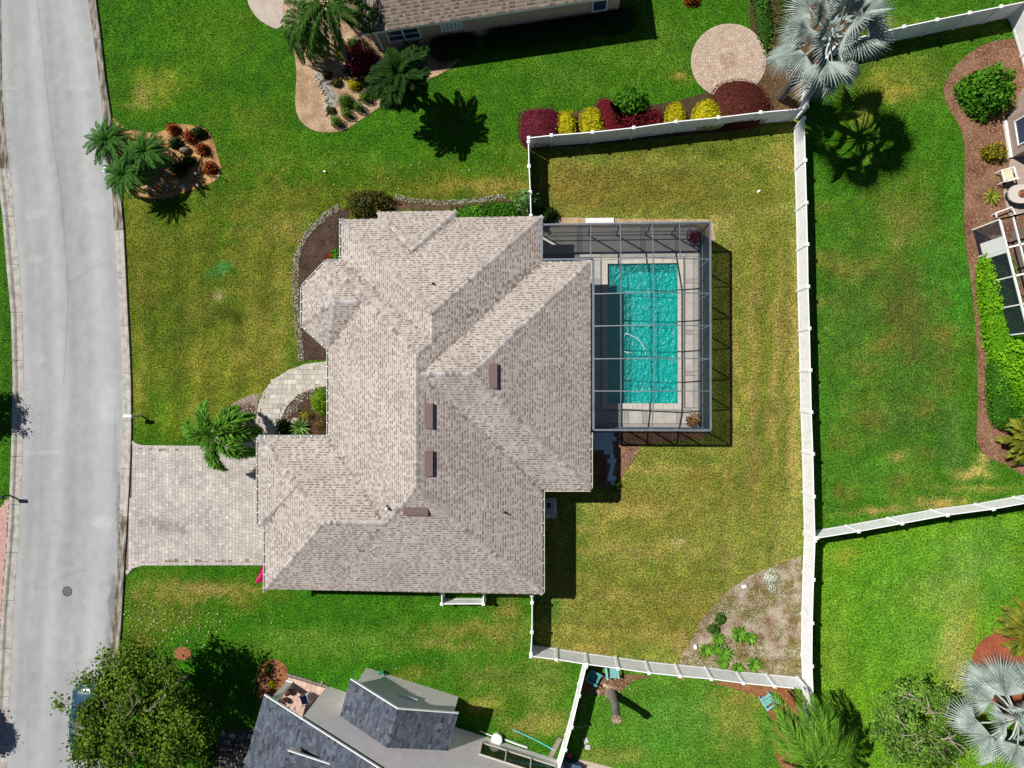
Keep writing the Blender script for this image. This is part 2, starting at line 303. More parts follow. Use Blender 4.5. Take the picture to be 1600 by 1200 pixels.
    for a in ((300, 930, 90, 22, (138, 132, 58), .75), (240, 965, 60, 26, (100, 118, 34), .6), (215, 1000, 26, 14, (112, 108, 36), .7), (330, 960, 26, 26, (66, 116, 18), .7), (320, 920, 60, 8, (160, 145, 80), .5), (540, 1000, 120, 16, (104, 140, 46), .5), (640, 950, 120, 18, (66, 116, 20), .5), (730, 985, 60, 14, (136, 138, 56), .7),
              (700, 1010, 60, 8, (150, 146, 66), .5), (790, 985, 26, 26, (136, 138, 60), .5), (800, 950, 20, 24, (140, 136, 60), .6), (780, 1060, 70, 26, (112, 132, 50), .6), (850, 1080, 30, 50, (120, 140, 56), .6), (640, 1060, 30, 10, (120, 126, 46), .5), (760, 1100, 30, 10, (150, 150, 66), .6), (830, 1130, 40, 16, (150, 144, 70), .6), (520, 1020, 100, 12, (90, 138, 36), .6), (600, 970, 180, 8, (64, 116, 20), .4), (450, 1010, 60, 20, (96, 136, 40), .5)): blob(*a)
    region([(918, 1044), (1270, 1075), (1270, 1230), (880, 1230), (880, 1190)], (88, 140, 36))
    for a in ((1060, 1120, 70, 30, (96, 150, 52), .5), (1150, 1120, 40, 40, (140, 150, 60), .7), (1160, 1090, 30, 10, (160, 150, 70), .6), (960, 1180, 40, 14, (140, 144, 66), .5), (1010, 1090, 30, 14, (84, 140, 36), .6), (1040, 1160, 40, 20, (80, 146, 40), .5)): blob(*a)
    n1 = fbm(X, Y, .9, 21, 4)[..., None]; n2 = fbm(X, Y, 4.2, 31, 3)[..., None]
    # mowing passes
    sq = lambda v: .5+.5*np.tanh(2*np.sin(v)); stripe = sq(px/7.2+.5*n1[:, 0])*((px < 520) & (py > 320) & (py < 700))*.15+sq((px+.04*py)/6.8+.4*n1[:, 0])*((px > 1120) & (px < 1262) & (py > 380))*.14+sq((py-.06*px)/8+.6*n1[:, 0])*((px > 860) & (px < 1120) & (py > 200))*.07+sq((py+.13*px)/9+.6*n1[:, 0])*((px < 900) & (py < 330))*.07+sq((py-.1*px)/9)*((px > 190) & (px < 900) & (py > 880))*.08+sq((px+.2*py)/9)*(px > 1270)*.07
    n3 = fbm(X, Y, 2.1, 61, 3)[..., None]
    out = base*(.50+.34*n1+.36*n2+.32*n3)*(1.02-stripe[..., None])
    yel = np.clip((n2*.6+n3*.4-.50)*3.2, 0, 1)*.42                                     # yellow blades
    out = out*(1-yel)+(out*np.array([1.75, 1.38, 1.15])+.012)*yel
    return np.clip(out, .004, .8)

m_turf = M('turf', (.1, .2, .05), tint=True, rough=.95, spec=.1, var=.62, vscale=10, bump=1.0, bscale=20)
xs = np.arange(-38, 33, .2); ys = np.arange(-27, 28, .2)
GX, GY = np.meshgrid(xs, ys, indexing='ij'); nx_, ny_ = GX.shape
gz = (fbm(GX, GY, .25, 3)-.5)*.02
tin = turf(GX.ravel(), GY.ravel())
idx = np.arange(nx_*ny_).reshape(nx_, ny_)
quads = np.stack([idx[:-1, :-1], idx[1:, :-1], idx[1:, 1:], idx[:-1, 1:]], -1).reshape(-1, 4)
cx = (GX[:-1, :-1]+.1).ravel(); cy = (GY[:-1, :-1]+.1).ravel()
pw = PL(POOL)
keep = ~((cx > pw[0].x-.15) & (cx < pw[1].x+.15) & (cy < pw[0].y+.15) & (cy > pw[2].y-.15))
lawn = struct('lawn', npmesh('lawn', np.stack([GX.ravel(), GY.ravel(), gz.ravel()-.01], -1), quads[keep], m_turf, tint=tin, tdom='POINT', smooth=True), None)
mb = MB(); x0, x1, y0, y1 = xs[0], xs[-1], ys[0], ys[-1]; B_ = 600
for q in (((-B_, -B_), (B_, -B_), (B_, y0), (-B_, y0)), ((-B_, y1), (B_, y1), (B_, B_), (-B_, B_)), ((-B_, y0), (x0, y0), (x0, y1), (-B_, y1)), ((x1, y0), (B_, y0), (B_, y1), (x1, y1))):
    mb.face([(a, b, -.012) for a, b in q])
struct('ground', mb, M('far_ground', alb(70, 110, 30), alb(96, 120, 44), .3))

# grass blades over the turf, as geometry
COVER = [DRIVE, WALK, FRONT_BED, INNER_BED, BAY_BED, NORTH_BED, PALM_BED, NW_BED, E_BED, SE_BED, GARDEN_BED, S_BED_W, S_BED_E, CAGE_BED_N, CAGE_BED_S, CIRCLE_BED, NE_GROUND, TL_PATH, DECK, SIDE_WALK, HOUSE_FOOT, TREE_BED, PORCH_BED, ROCK_BED, PINK_DRIVE,
         ROAD_L_OUT+ROAD_R_OUT[::-1], [(572, 1045), (717, 1087), (703, 1134), (870, 1182), (870, 1300), (300, 1300), (410, 1080), (450, 1056), (512, 1075)], [(600, 75), (960, 10), (960, -100), (560, -100)]]
pc = P(1138, 95); COVW = [[tuple(v[:2]) for v in PL(c)] for c in COVER]+[[(pc.x+2.25*math.cos(t), pc.y+2.25*math.sin(t)) for t in np.linspace(0, 6.2, 24)]]
nb = 330000
bx = RNG.uniform(-36, 30, nb); by = RNG.uniform(-25.5, 26, nb); ok = np.ones(nb, bool)
for c in COVW: ok &= ~inside(bx, by, c)
bx, by = bx[ok], by[ok]; nb = len(bx)
ang = RNG.uniform(0, 6.283, nb); h = RNG.uniform(.03, .075, nb); le = RNG.uniform(.02, .09, nb); wd = RNG.uniform(.014, .03, nb)
ux, uy = np.cos(ang), np.sin(ang)
V = np.empty((nb, 3, 3)); V[:, 0] = np.stack([bx-uy*wd, by+ux*wd, np.full(nb, -.012)], -1); V[:, 1] = np.stack([bx+uy*wd, by-ux*wd, np.full(nb, -.012)], -1)
V[:, 2] = np.stack([bx+ux*le, by+uy*le, h], -1)
bt = turf(bx, by)*RNG.uniform(.5, 1.6, nb)[:, None]
gr = link('grass', npmesh('grass', V.reshape(-1, 3), np.arange(nb*3).reshape(-1, 3), M('grass_blade', (.1, .2, .05), tint=True, rough=.7, spec=.2, trans=.2, var=.62, vscale=10), tint=np.clip(bt, 0, .8)))
gr['kind'] = 'stuff'

# ================================================================ ROAD
def strip(A, Bl, n, m, z, f):
    ys_ = np.linspace(-55, 1265, n); V = []; T = []
    for y in ys_:
        a, b = atY(A, y), atY(Bl, y)
        for j in range(m):
            p = P(a+(b-a)*j/(m-1), y); V.append((p.x, p.y, z))
    I = np.arange(n*m).reshape(n, m); Q = np.stack([I[1:, :-1], I[1:, 1:], I[:-1, 1:], I[:-1, :-1]], -1).reshape(-1, 4)
    yy, ss = np.meshgrid(ys_, np.linspace(0, 1, m), indexing='ij')
    return np.array(V), Q, f(yy.ravel(), ss.ravel(), np.array(V))
def roadtint(y, s, V):
    X, Y = V[:, 0], V[:, 1]; t = np.ones((len(y), 3))*np.array(alb(181, 183, 184, k=.66))
    k = np.ones(len(y))
    wob = s+.006*(fbm(Y*0, Y, .25, 3)-.5)
    for c_, w_, a_ in ((.1, .05, -.08), (.24, .07, -.06), (.36, .06, .09), (.52, .07, -.10), (.66, .06, -.04), (.80, .09, .10), (.95, .04, -.05), (.03, .04, .04)): k += a_*np.exp(-((wob-c_)/w_)**2)*(.55+.9*fbm(X, Y, .12, int(c_*100)))
    k = .95+(k-1)*1.1; k += .12*(fbm(X*2, Y*.30, 1.2, 12)-.5)+.20*(fbm(X, Y, 2.5, 14)-.5)+.13*(fbm(X, Y, .25, 15)-.5)
    def patch(px, py, rx, ry, a, soft=1.):
        p = P(px, py); q = np.hypot((X-p.x)*PXM/rx, (Y-p.y)*PXM/ry)+.8*(fbm(X, Y, 3, int(px)) - .5)
        k[:] += a*np.clip((1.2-q)*2.2, 0, 1)
    for a in ((60, 333, 12, 9, .12), (44, 336, 7, 7, .10), (55, 405, 14, 7, .12), (58, 560, 12, 10, .12), (18, 138, 12, 3, .14), (172, 640, 16, 30, .10), (163, 815, 20, 10, .14), (174, 612, 6, 6, .10), (130, 120, 26, 30, .06), (120, 150, 26, 12, -.06), (135, 370, 12, 40, -.07), (178, 940, 9, 44, -.36), (186, 800, 5, 60, -.3), (172, 1010, 8, 40, -.25),
              (180, 700, 4, 60, -.12), (50, 1060, 5, 14, -.08), (120, 1000, 60, 50, .03), (22, 70, 6, 60, -.05), (6, 200, 5, 70, -.12), (10, 270, 5, 40, -.2)): patch(*a)
    k -= .10*np.exp(-((wob-.20-.02*np.sin(y/60))/.004)**2)*(y > 250)+.12*np.exp(-((y-430-20*np.sin(s*5))/1.5)**2)*(s > .5)*(s < .9)+.10*np.exp(-((y-905-14*np.sin(s*7))/1.5)**2)*(s > .1)*(s < .7); crack = np.interp(y, [-60, 0, 150, 300, 450, 600, 760], [.40, .42, .46, .49, .49, .40, .40]); k -= .22*np.exp(-((wob-crack)/.007)**2)*(y < 600)
    k -= .05*np.exp(-((wob-.66)/.006)**2)*(y > 500); k += .16*np.exp(-((y-707)/2.2)**2)*(s < .36)*(s > .03)
    d_ = np.hypot((y-165)*1., (s-.55)*110); k -= .08*np.exp(-((y-170-14*np.sin((s-.3)*3.2)*-1)/1.6)**2)*(s > .3)*(s < .62)
    t *= np.clip(k, .2, 1.4)[:, None]; t *= 1+.03*(RNG.random(len(y))[:, None]-.5)
    return np.clip(t, .02, .8)
Vr, Q, T = strip(ROAD_L_IN, ROAD_R_IN, 520, 90, .004, roadtint)
road = struct('road', npmesh('road', Vr, Q, M('asphalt', (.3, .3, .3), tint=True, rough=.9, var=.15, vscale=24, bump=.35, bscale=60), tint=T, tdom='POINT', smooth=True), None)

# kerbs: one cast segment after another, joints between them
m_kerb = M('kerb_concrete', alb(196, 192, 184, .66), alb(150, 144, 134, .66), 2.2, rough=.9, var=.14, vscale=14, bump=.3, fac=(.42, .75))
m_kerbd = M('stained_kerb_concrete', alb(176, 170, 160, .66), alb(96, 86, 74, .66), 2.2, rough=.9, var=.2, vscale=9, bump=.3, fac=(.35, .62), stretch=(2.2, .5, 1))
def kerbs(IN, OUT, y0, step, mir, mat):
    root = bpy.data.objects.new('kerb', None); C.objects.link(root); root['kind'] = 'structure'
    y = y0
    while y < 1262:
        ya, yb = y+.35, y+step-.35; mb = MB(); n = 6; prof = ((0, .006), (.05, .018), (.55, .03), (.70, .105), (.78, .125), (1, .125), (1.02, -.02))
        for i in range(n):
            for (s0, z0), (s1, z1) in zip(prof, prof[1:]):
                q = []
                for yy, s, z in ((ya+(yb-ya)*i/n, s0, z0), (ya+(yb-ya)*(i+1)/n, s0, z0), (ya+(yb-ya)*(i+1)/n, s1, z1), (ya+(yb-ya)*i/n, s1, z1)):
                    a, b = atY(IN, yy), atY(OUT, yy); p = P(a+(b-a)*s, yy); q.append((p.x, p.y, z))
                mb.face(q if mir else q[::-1])
        for yy, fl in ((ya, 0), (yb, 1)):
            q = []
            for s, z in prof[:-1]+((1, -.02), (0, -.02)):
                a, b = atY(IN, yy), atY(OUT, yy); p = P(a+(b-a)*s, yy); q.append((p.x, p.y, z))
            mb.face(q if fl else q[::-1])
        mb.build('kerb_segment', mat(y), root); y += step
    a = MB(); # bed the segments stand in, dark in the joints
    for i in range(60):
        y1_, y2_ = -55+i*22, -55+(i+1)*22; q = []
        for yy, L_ in ((y1_, IN), (y2_, IN), (y2_, OUT), (y1_, OUT)):
            p = P(atY(L_, yy), yy); q.append((p.x, p.y, -.004))
        a.face(q)
    a.build('kerb_bed', M('joint_dirt', (.09, .08, .07), (.14, .13, .11), 5), root)
    return root
kerbs(ROAD_R_IN, ROAD_R_OUT, -13, 74.5, True, lambda y: m_kerbd if (y < 330 or y > 770) else m_kerb)
kerbs(ROAD_L_IN, ROAD_L_OUT, -37, 75, False, lambda y: m_kerbd if y < 250 else m_kerb)

# manhole cover
mc = thing('manhole_cover', 'round dark iron manhole cover set flush in the grey road', 'manhole cover', P(105.3, 924))
c0 = P(105.3, 924)
mb = MB(); mb.lathe((c0.x, c0.y, .006), [(.33, 0), (.33, .008), (.275, .008), (.27, .003), (.0, .003)], 24); mb.build('rim', M('iron', (.05, .05, .055), (.09, .09, .09), 20, rough=.6, metal=.4), mc)
mb = MB()
for i in range(-4, 5):
    for j in range(-4, 5):
        if math.hypot(i, j) < 4.3: mb.box((c0.x+i*.058, c0.y+j*.058, .013), (.035, .035, .01))
mb.build('grid_lugs', M('iron_worn', (.13, .13, .135), (.2, .2, .2), 20, rough=.6, metal=.4), mc, kind='stuff')

# fallen leaves and grit
def litter(name, spots, n, size, mat):
    x = []; y = []
    for px, py, rx, ry, w_ in spots:
        k = int(n*w_); g = P(px, py); x.append(g.x+RNG.normal(0, rx/PXM, k)); y.append(g.y+RNG.normal(0, ry/PXM, k))
    x, y = np.concatenate(x), np.concatenate(y); m = len(x); a = RNG.uniform(0, 6.28, m); l = size*RNG.uniform(.5, 1.4, m); z = .028 if name != 'fallen_leaves' else .07
    V = np.empty((m, 4, 3))
    for i, (u, v) in enumerate(((-1, 0), (0, -.45), (1, 0), (0, .45))): V[:, i] = np.stack([x+(u*np.cos(a)-v*np.sin(a))*l/2, y+(u*np.sin(a)+v*np.cos(a))*l/2, z+.02*(i % 2)+0*x], -1)
    o = link(name, npmesh(name, V.reshape(-1, 3), np.arange(m*4).reshape(-1, 4), mat, tone=RNG.random(m))); o['kind'] = 'stuff'
litter('fallen_leaves', [(270, 975, 45, 18, .4), (320, 985, 60, 20, .3), (700, 1010, 80, 20, .15), (230, 960, 20, 20, .15), (950, 1072, 20, 8, .3), (1170, 260, 40, 10, .1), (620, 270, 80, 12, .1)], 260, .11, M('dry_leaf', alb(150, 120, 70), alb(226, 212, 170), tone=True))
litter('road_grit', [(181, 960, 3, 26, .5), (176, 1016, 6, 10, .5), (160, 1040, 20, 10, .25), (186, 830, 2, 60, .4), (178, 150, 3, 60, .2), (14, 250, 3, 80, .2), (40, 640, 14, 20, .15), (130, 1062, 16, 6, .25)], 420, .07, M('grit', alb(70, 56, 40), alb(140, 116, 84), tone=True))

# ================================================================ PAVING
def clip(poly, p, n, keep_pos=True):
    out = []; m = len(poly)
    for i in range(m):
        a, b = poly[i], poly[(i+1) % m]; da = (a[0]-p[0])*n[0]+(a[1]-p[1])*n[1]; db = (b[0]-p[0])*n[0]+(b[1]-p[1])*n[1]
        if not keep_pos: da, db = -da, -db
        if da >= 0: out.append(a)
        if (da >= 0) != (db >= 0):
            t = da/(da-db); out.append((a[0]+(b[0]-a[0])*t, a[1]+(b[1]-a[1])*t))
    return out
def pavers(name, poly, parent, mat, cell, z0, h, gap=.012, jit=1, pale=.12, rz=0, mixed=True, shade=None, cols=False):
    """field of separate paving stones with open joints, laid in courses"""
    mb = MB(); W = [tuple(v[:2]) for v in PL(poly)]
    if cols: W = [(b, a) for a, b in W]
    x0, x1 = min(p[0] for p in W), max(p[0] for p in W); y0, y1 = min(p[1] for p in W), max(p[1] for p in W)
    y = y0; r = 0
    while y < y1:
        x = x0-random.random()*cell
        while x < x1:
            wd = cell*(random.choice((.75, 1, 1, 1.5)) if mixed else 1)
            cxm, cym = x+wd/2, y+cell/2
            pts = [(x+gap/2, y+gap/2), (x+wd-gap/2, y+gap/2), (x+wd-gap/2, y+cell-gap/2), (x+gap/2, y+cell-gap/2)]
            if inside(np.array([p[0] for p in pts]), np.array([p[1] for p in pts]), W).sum() >= 3:
                t = random.gauss(.58, .11) if random.random() > pale else random.uniform(.82, .98)
                if cols: pts = [(b, a) for a, b in pts]
                if shade: t -= shade(pts[0][0], pts[0][1])
                mb.prism(pts, z0, z0+h+random.uniform(-.003, .003), tone=max(0, min(1, t)))
            x += wd
        y += cell; r += 1
    return mb.build(name, mat, parent, kind='stuff')
def slab(name, poly, z, mat, parent=None, thick=.1, kind=None):
    mb = MB(); mb.prism([tuple(v[:2]) for v in PL(poly)], z-thick, z); o = mb.build(name, mat, parent)
    if kind: o['kind'] = kind
    return o
def along(poly, step):
    out = []; n = len(poly)
    for i in range(n-1):
        a, b = Vector(poly[i]), Vector(poly[i+1]); L = (b-a).length; k = max(1, int(L/step))
        out += [a+(b-a)*j/k for j in range(k)]
    return out+[Vector(poly[-1])]
def border(name, line, wd, z, h, mat, parent, step=.2, off=0, world=False):
    """a course of separate edging stones along a line"""
    mb = MB(); L = [Vector(v[:2]) for v in (line if world else PL(line))]; pts = along(L, step)
    for a, b in zip(pts, pts[1:]):
        d = b-a
        if d.length < .03: continue
        n = Vector((-d.y, d.x)).normalized(); c = (a+b)/2+n*off
        mb.box((c.x, c.y, z+h/2), (d.length*.93, wd, h), rz=math.atan2(d.y, d.x), tone=max(0, min(1, random.gauss(.55, .15))))
    return mb.build(name, mat, parent, kind='stuff')
m_pav = M('driveway_paver', alb(164, 157, 153, .66), alb(226, 218, 210, .66), tone=True, rough=.9, var2=.12, v2scale=.7, var=.12, vscale=9, bump=.3, bscale=50)
m_sand = M('joint_sand', alb(128, 118, 108, .66), alb(150, 138, 126, .66), 6)
drive = slab('driveway', DRIVE, .012, m_sand, kind='structure')
oil = [(P(x, y), a, b, k) for x, y, a, b, k in ((250, 822, 42, 13, .55), (285, 834, 16, 12, .3), (222, 806, 10, 20, .3), (330, 830, 14, 10, .2), (345, 800, 10, 8, .3), (380, 770, 20, 30, .12))]
def oily(x, y): return sum(k*math.exp(-((x-p.x)*PXM/a)**2-((y-p.y)*PXM/b)**2) for p, a, b, k in oil)*random.uniform(.5, 1.2)
pavers('paver', DRIVE, drive, m_pav, .22, .012, .03, shade=oily, cols=True)
border('edge_course', [(206, 690), (212, 695), (222, 698), (305, 699), (345, 697.5), (402, 691)], .2, .012, .036, m_pav, drive)
border('edge_course', [(198, 896), (206, 886), (222, 881), (300, 880.5), (416, 880.5)], .2, .012, .036, m_pav, drive)
border('edge_course', [(204.5, 697), (203.5, 750), (201, 800), (197.5, 880)], .2, .012, .034, m_pav, drive, off=-.12)
# tyre and oil stain lying on the pavers
def stain(mats, pts): pass
walk = slab('walkway', WALK, .014, m_sand, kind='structure')
m_wpav = M('walkway_paver', alb(158, 150, 140, .66), alb(228, 222, 210, .66), tone=True, rough=.9, var=.1, vscale=9, bump=.3, bscale=50)
pavers('paver', WALK, walk, m_wpav, .31, .014, .03, pale=.2)
border('edge_course', [(400, 690), (400, 660), (404, 634), (412, 612), (428, 593), (452, 578), (478, 569), (516, 564)], .18, .014, .036, m_wpav, walk, off=-.08)
border('edge_course', [(436, 690), (440, 652), (448, 635), (465, 617), (490, 606), (518, 602)], .18, .014, .036, m_wpav, walk, off=.08)
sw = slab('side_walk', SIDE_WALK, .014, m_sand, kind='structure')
pavers('paver', SIDE_WALK, sw, M('skylit_paver', (.46, .62, .76), (.58, .72, .82), tone=True, rough=.8, var=.1), .27, .014, .03, mixed=False)  # blue skylight on the shaded pavers is put into their base colour
pd = slab('neighbour_driveway', PINK_DRIVE, .01, M('pink_joint', alb(150, 120, 112, .66)), kind='structure')
pavers('paver', PINK_DRIVE, pd, M('pink_paver', alb(186, 140, 130, .66), alb(222, 186, 176, .66), tone=True, rough=.9), .16, .01, .03, mixed=False)
slab('garden_path', TL_PATH, .02, M('path_concrete', alb(206, 192, 180, .66), alb(190, 176, 164, .66), 2, var=.1, bump=.2), kind='structure')

# round brick patio
cp = bpy.data.objects.new('round_patio', None); C.objects.link(cp); cp['kind'] = 'structure'
mb = MB(); mb.prism([(pc.x+2.25*math.cos(t), pc.y+2.25*math.sin(t)) for t in np.linspace(0, 2*math.pi, 49)[:-1]], -.1, .012); mb.build('sand_bed', M('patio_sand', alb(140, 124, 108, .66)), cp)
mb = MB(); r = .09; mb.lathe((pc.x, pc.y, .012), [(.085, 0), (.085, .03), (0, .03)], 10, .3)
while r < 2.2:
    wd = .145; n = max(5, int(2*math.pi*(r+wd/2)/.21)); ph = random.random()
    for k in range(n):
        a0, a1 = 2*math.pi*(k+ph)/n, 2*math.pi*(k+ph+1)/n; g = .006/(r+.05)
        pts = [(pc.x+q*math.cos(a), pc.y+q*math.sin(a)) for q, a in ((r+.007, a0+g), (r+wd-.004, a0+g), (r+wd-.004, a1-g), (r+.007, a1-g))]
        mb.prism(pts, .012, .042+random.uniform(-.003, .003), tone=max(0, min(1, random.gauss(.6-.25*(r < .5), .14))))
    r += wd
mb.build('brick', M('patio_brick', alb(172, 140, 122, .66), alb(224, 204, 184, .66), tone=True, rough=.9, var=.1, vscale=12, bump=.2), cp, kind='stuff')

# ================================================================ BEDS
def bed(name, poly, c1, c2, chips, n, size, z=.012, relief=.5, scale=1.2, c3=None):
    mb = MB(); W = [tuple(v[:2]) for v in PL(poly)]; mb.prism(W, -.05, z)
    o = mb.build(name, M(name+'_soil', c1, c2, scale, rough=.95, var=.35, vscale=18, bump=relief, bscale=30, fac=(.38, .62))); o['kind'] = 'structure'
    x0, x1 = min(p[0] for p in W), max(p[0] for p in W); y0, y1 = min(p[1] for p in W), max(p[1] for p in W)
    x = RNG.uniform(max(x0, -36), min(x1, 30), int(n*(x1-x0)*(y1-y0))); y = RNG.uniform(max(y0, -26), min(y1, 27), len(x)); k = inside(x, y, W); x, y = x[k], y[k]; m = len(x)
    if m:
        a = RNG.uniform(0, 6.28, m); l = RNG.uniform(.5, 1.4, m)*size; b = l*RNG.uniform(.3, .8, m)
        ca, sa = np.cos(a), np.sin(a); zz = z+RNG.uniform(.004, .03, m); tl = RNG.normal(0, .25, m)*l
        V = np.empty((m, 5, 3)); 
        for i, (s1, s2) in enumerate(((-1, -1), (1, -1), (1, 1), (-1, 1))): V[:, i] = np.stack([x+(s1*l*ca-s2*b*sa)/2, y+(s1*l*sa+s2*b*ca)/2, zz*0+z-.004+np.maximum(0, tl*s1)], -1)
        V[:, 4] = np.stack([x, y, zz+.3*b], -1); I = np.arange(m)[:, None]*5
        Fq = np.concatenate([I+np.array([[0, 1, 4]]), I+np.array([[1, 2, 4]]), I+np.array([[2, 3, 4]]), I+np.array([[3, 0, 4]])])
        tone = np.tile(RNG.random(m), 4)
        g = link(chips[0], npmesh(chips[0], V.reshape(-1, 3), Fq, M(name+'_'+chips[0], chips[1], chips[2], tone=True, rough=.9), tone=tone), o); g['kind'] = 'stuff'
    return o
A = lambda *c: alb(*c, k=.66)
bed('palm_bed', PALM_BED, A(204, 160, 106), A(150, 110, 68), ('mulch', A(140, 100, 58), A(232, 194, 140)), 160, .06)
bed('garden_corner_bed', NW_BED, A(204, 172, 140), A(164, 134, 104), ('gravel', A(150, 116, 86), A(232, 212, 184)), 150, .05)
bed('front_pebble_bed', FRONT_BED, A(164, 146, 130), A(130, 112, 98), ('pebble', A(120, 104, 92), A(214, 200, 184)), 260, .06)
bed('inner_mulch_bed', INNER_BED, A(84, 62, 48), A(56, 42, 36), ('mulch', A(48, 34, 28), A(130, 96, 72)), 200, .06)
bed('bay_mulch_bed', BAY_BED, A(88, 68, 58), A(58, 46, 40), ('mulch', A(48, 36, 32), A(126, 98, 80)), 200, .06)
bed('side_shrub_bed', NORTH_BED, A(110, 84, 60), A(74, 56, 42), ('mulch', A(70, 50, 36), A(150, 120, 90)), 120, .06)
bed('long_mulch_bed', E_BED, A(150, 112, 84), A(116, 76, 52), ('mulch', A(96, 60, 40), A(196, 160, 136)), 170, .06, scale=.8)
bed('red_mulch_bed', SE_BED, A(176, 96, 66), A(150, 78, 52), ('mulch', A(130, 64, 42), A(200, 124, 92)), 200, .05)
bed('sandy_garden_bed', GARDEN_BED, A(186, 172, 152), A(128, 98, 62), ('litter', A(104, 90, 50), A(214, 204, 188)), 110, .06, scale=1.3)
bed('fence_corner_bed', S_BED_W, A(142, 104, 74), A(108, 76, 52), ('leaf_litter', A(96, 60, 38), A(190, 150, 112)), 150, .07)
bed('fence_side_bed', S_BED_E, A(160, 114, 76), A(140, 84, 48), ('leaf_litter', A(120, 66, 36), A(196, 150, 106)), 150, .07)
bed('cage_gravel_strip', CAGE_BED_N, A(206, 180, 146), A(176, 148, 114), ('gravel', A(160, 132, 100), A(232, 214, 186)), 200, .05)
bed('cage_mulch_bed', CAGE_BED_S, A(150, 110, 82), A(112, 80, 60), ('mulch', A(96, 68, 50), A(206, 170, 140)), 200, .06)
bed('hedge_bed', CIRCLE_BED, A(92, 70, 48), A(66, 56, 34), ('mulch', A(56, 44, 30), A(124, 96, 66)), 60, .06)
bed('fan_palm_bed', NE_GROUND, A(110, 80, 52), A(76, 66, 36), ('mulch', A(66, 48, 30), A(150, 112, 76)), 120, .08, z=.016)
bed('tree_mulch_bed', TREE_BED, A(170, 110, 74), A(140, 84, 54), ('mulch', A(120, 70, 44), A(204, 146, 104)), 260, .06)
bed('porch_mulch_bed', PORCH_BED, A(150, 96, 62), A(110, 70, 46), ('leaf_litter', A(120, 64, 36), A(206, 146, 96)), 260, .07)
bed('river_rock_bed', ROCK_BED, A(96, 86, 76), A(66, 58, 52), ('gravel', A(90, 82, 76), A(190, 180, 168)), 90, .08)
# edging of small stones along the beds
m_stone = M('edging_stone', A(128, 116, 104), A(226, 216, 200), tone=True, rough=.9, var=.15)
def pebble_edge(name, line, wd, n, size=.09, parent=None):
    mb = MB(); L = [Vector(v[:2]) for v in PL(line)]; pts = along(L, .06)
    for a, b in zip(pts, pts[1:]):
        nn = Vector((-(b-a).y, (b-a).x)).normalized()
        for _ in range(n):
            c = a+nn*random.uniform(0, wd); s = size*random.uniform(.6, 1.2)
            mb.box((c.x, c.y, .03), (s, s*random.uniform(.6, 1), .05), rz=random.random()*3, tone=random.random(), taper=.6)
    o = mb.build(name, m_stone, parent); o['kind'] = 'stuff'; return o
be = bpy.data.objects['bay_mulch_bed']
pebble_edge('edging_stones', [(533, 327), (512, 341), (490, 360), (473, 384), (467, 410), (467, 470), (471, 515), (476, 563)][::-1], .42, 5, .085, be).location = (0, 0, 0)
pebble_edge('edging_stones', [(616, 309), (640, 317), (690, 321), (740, 318), (790, 310)][::-1], -.3, 4, .085, bpy.data.objects['side_shrub_bed'])
pebble_edge('edging_stones', [(518, 603), (490, 607), (465, 618), (449, 636), (441, 655)][::-1], -.5, 5, .08, bpy.data.objects['inner_mulch_bed'])
# ================================================================ HOUSES: roofs shingle by shingle
class Wing:
    """one roof body: sloping planes (point on the eave, inward normal, slope) over a bounding outline"""
    def __init__(s, planes, bound): s.pl = planes; s.bound = bound
    def h(s, x, y): return min(k*((x-p[0])*n[0]+(y-p[1])*n[1]) for p, n, k in s.pl)
def pln(p, n, k):
    l = math.hypot(*n); return ((p[0], p[1]), (n[0]/l, n[1]/l), k)
def faces_of(w):
    out = []
    for i, (p, n, k) in enumerate(w.pl):
        poly = clip(list(w.bound), p, n)
        for j, (p2, n2, k2) in enumerate(w.pl):
            if j == i or not poly: continue
            # k*((x-p).n) <= k2*((x-p2).n2)
            g = (k2*n2[0]-k*n[0], k2*n2[1]-k*n[1]); cst = -k2*(p2[0]*n2[0]+p2[1]*n2[1])+k*(p[0]*n[0]+p[1]*n[1])
            gg = g[0]**2+g[1]**2
            if gg < 1e-9: continue
            q = (-cst*g[0]/gg, -cst*g[1]/gg); poly = clip(poly, q, g)
        if len(poly) >= 3: out.append((i, poly))
    return out
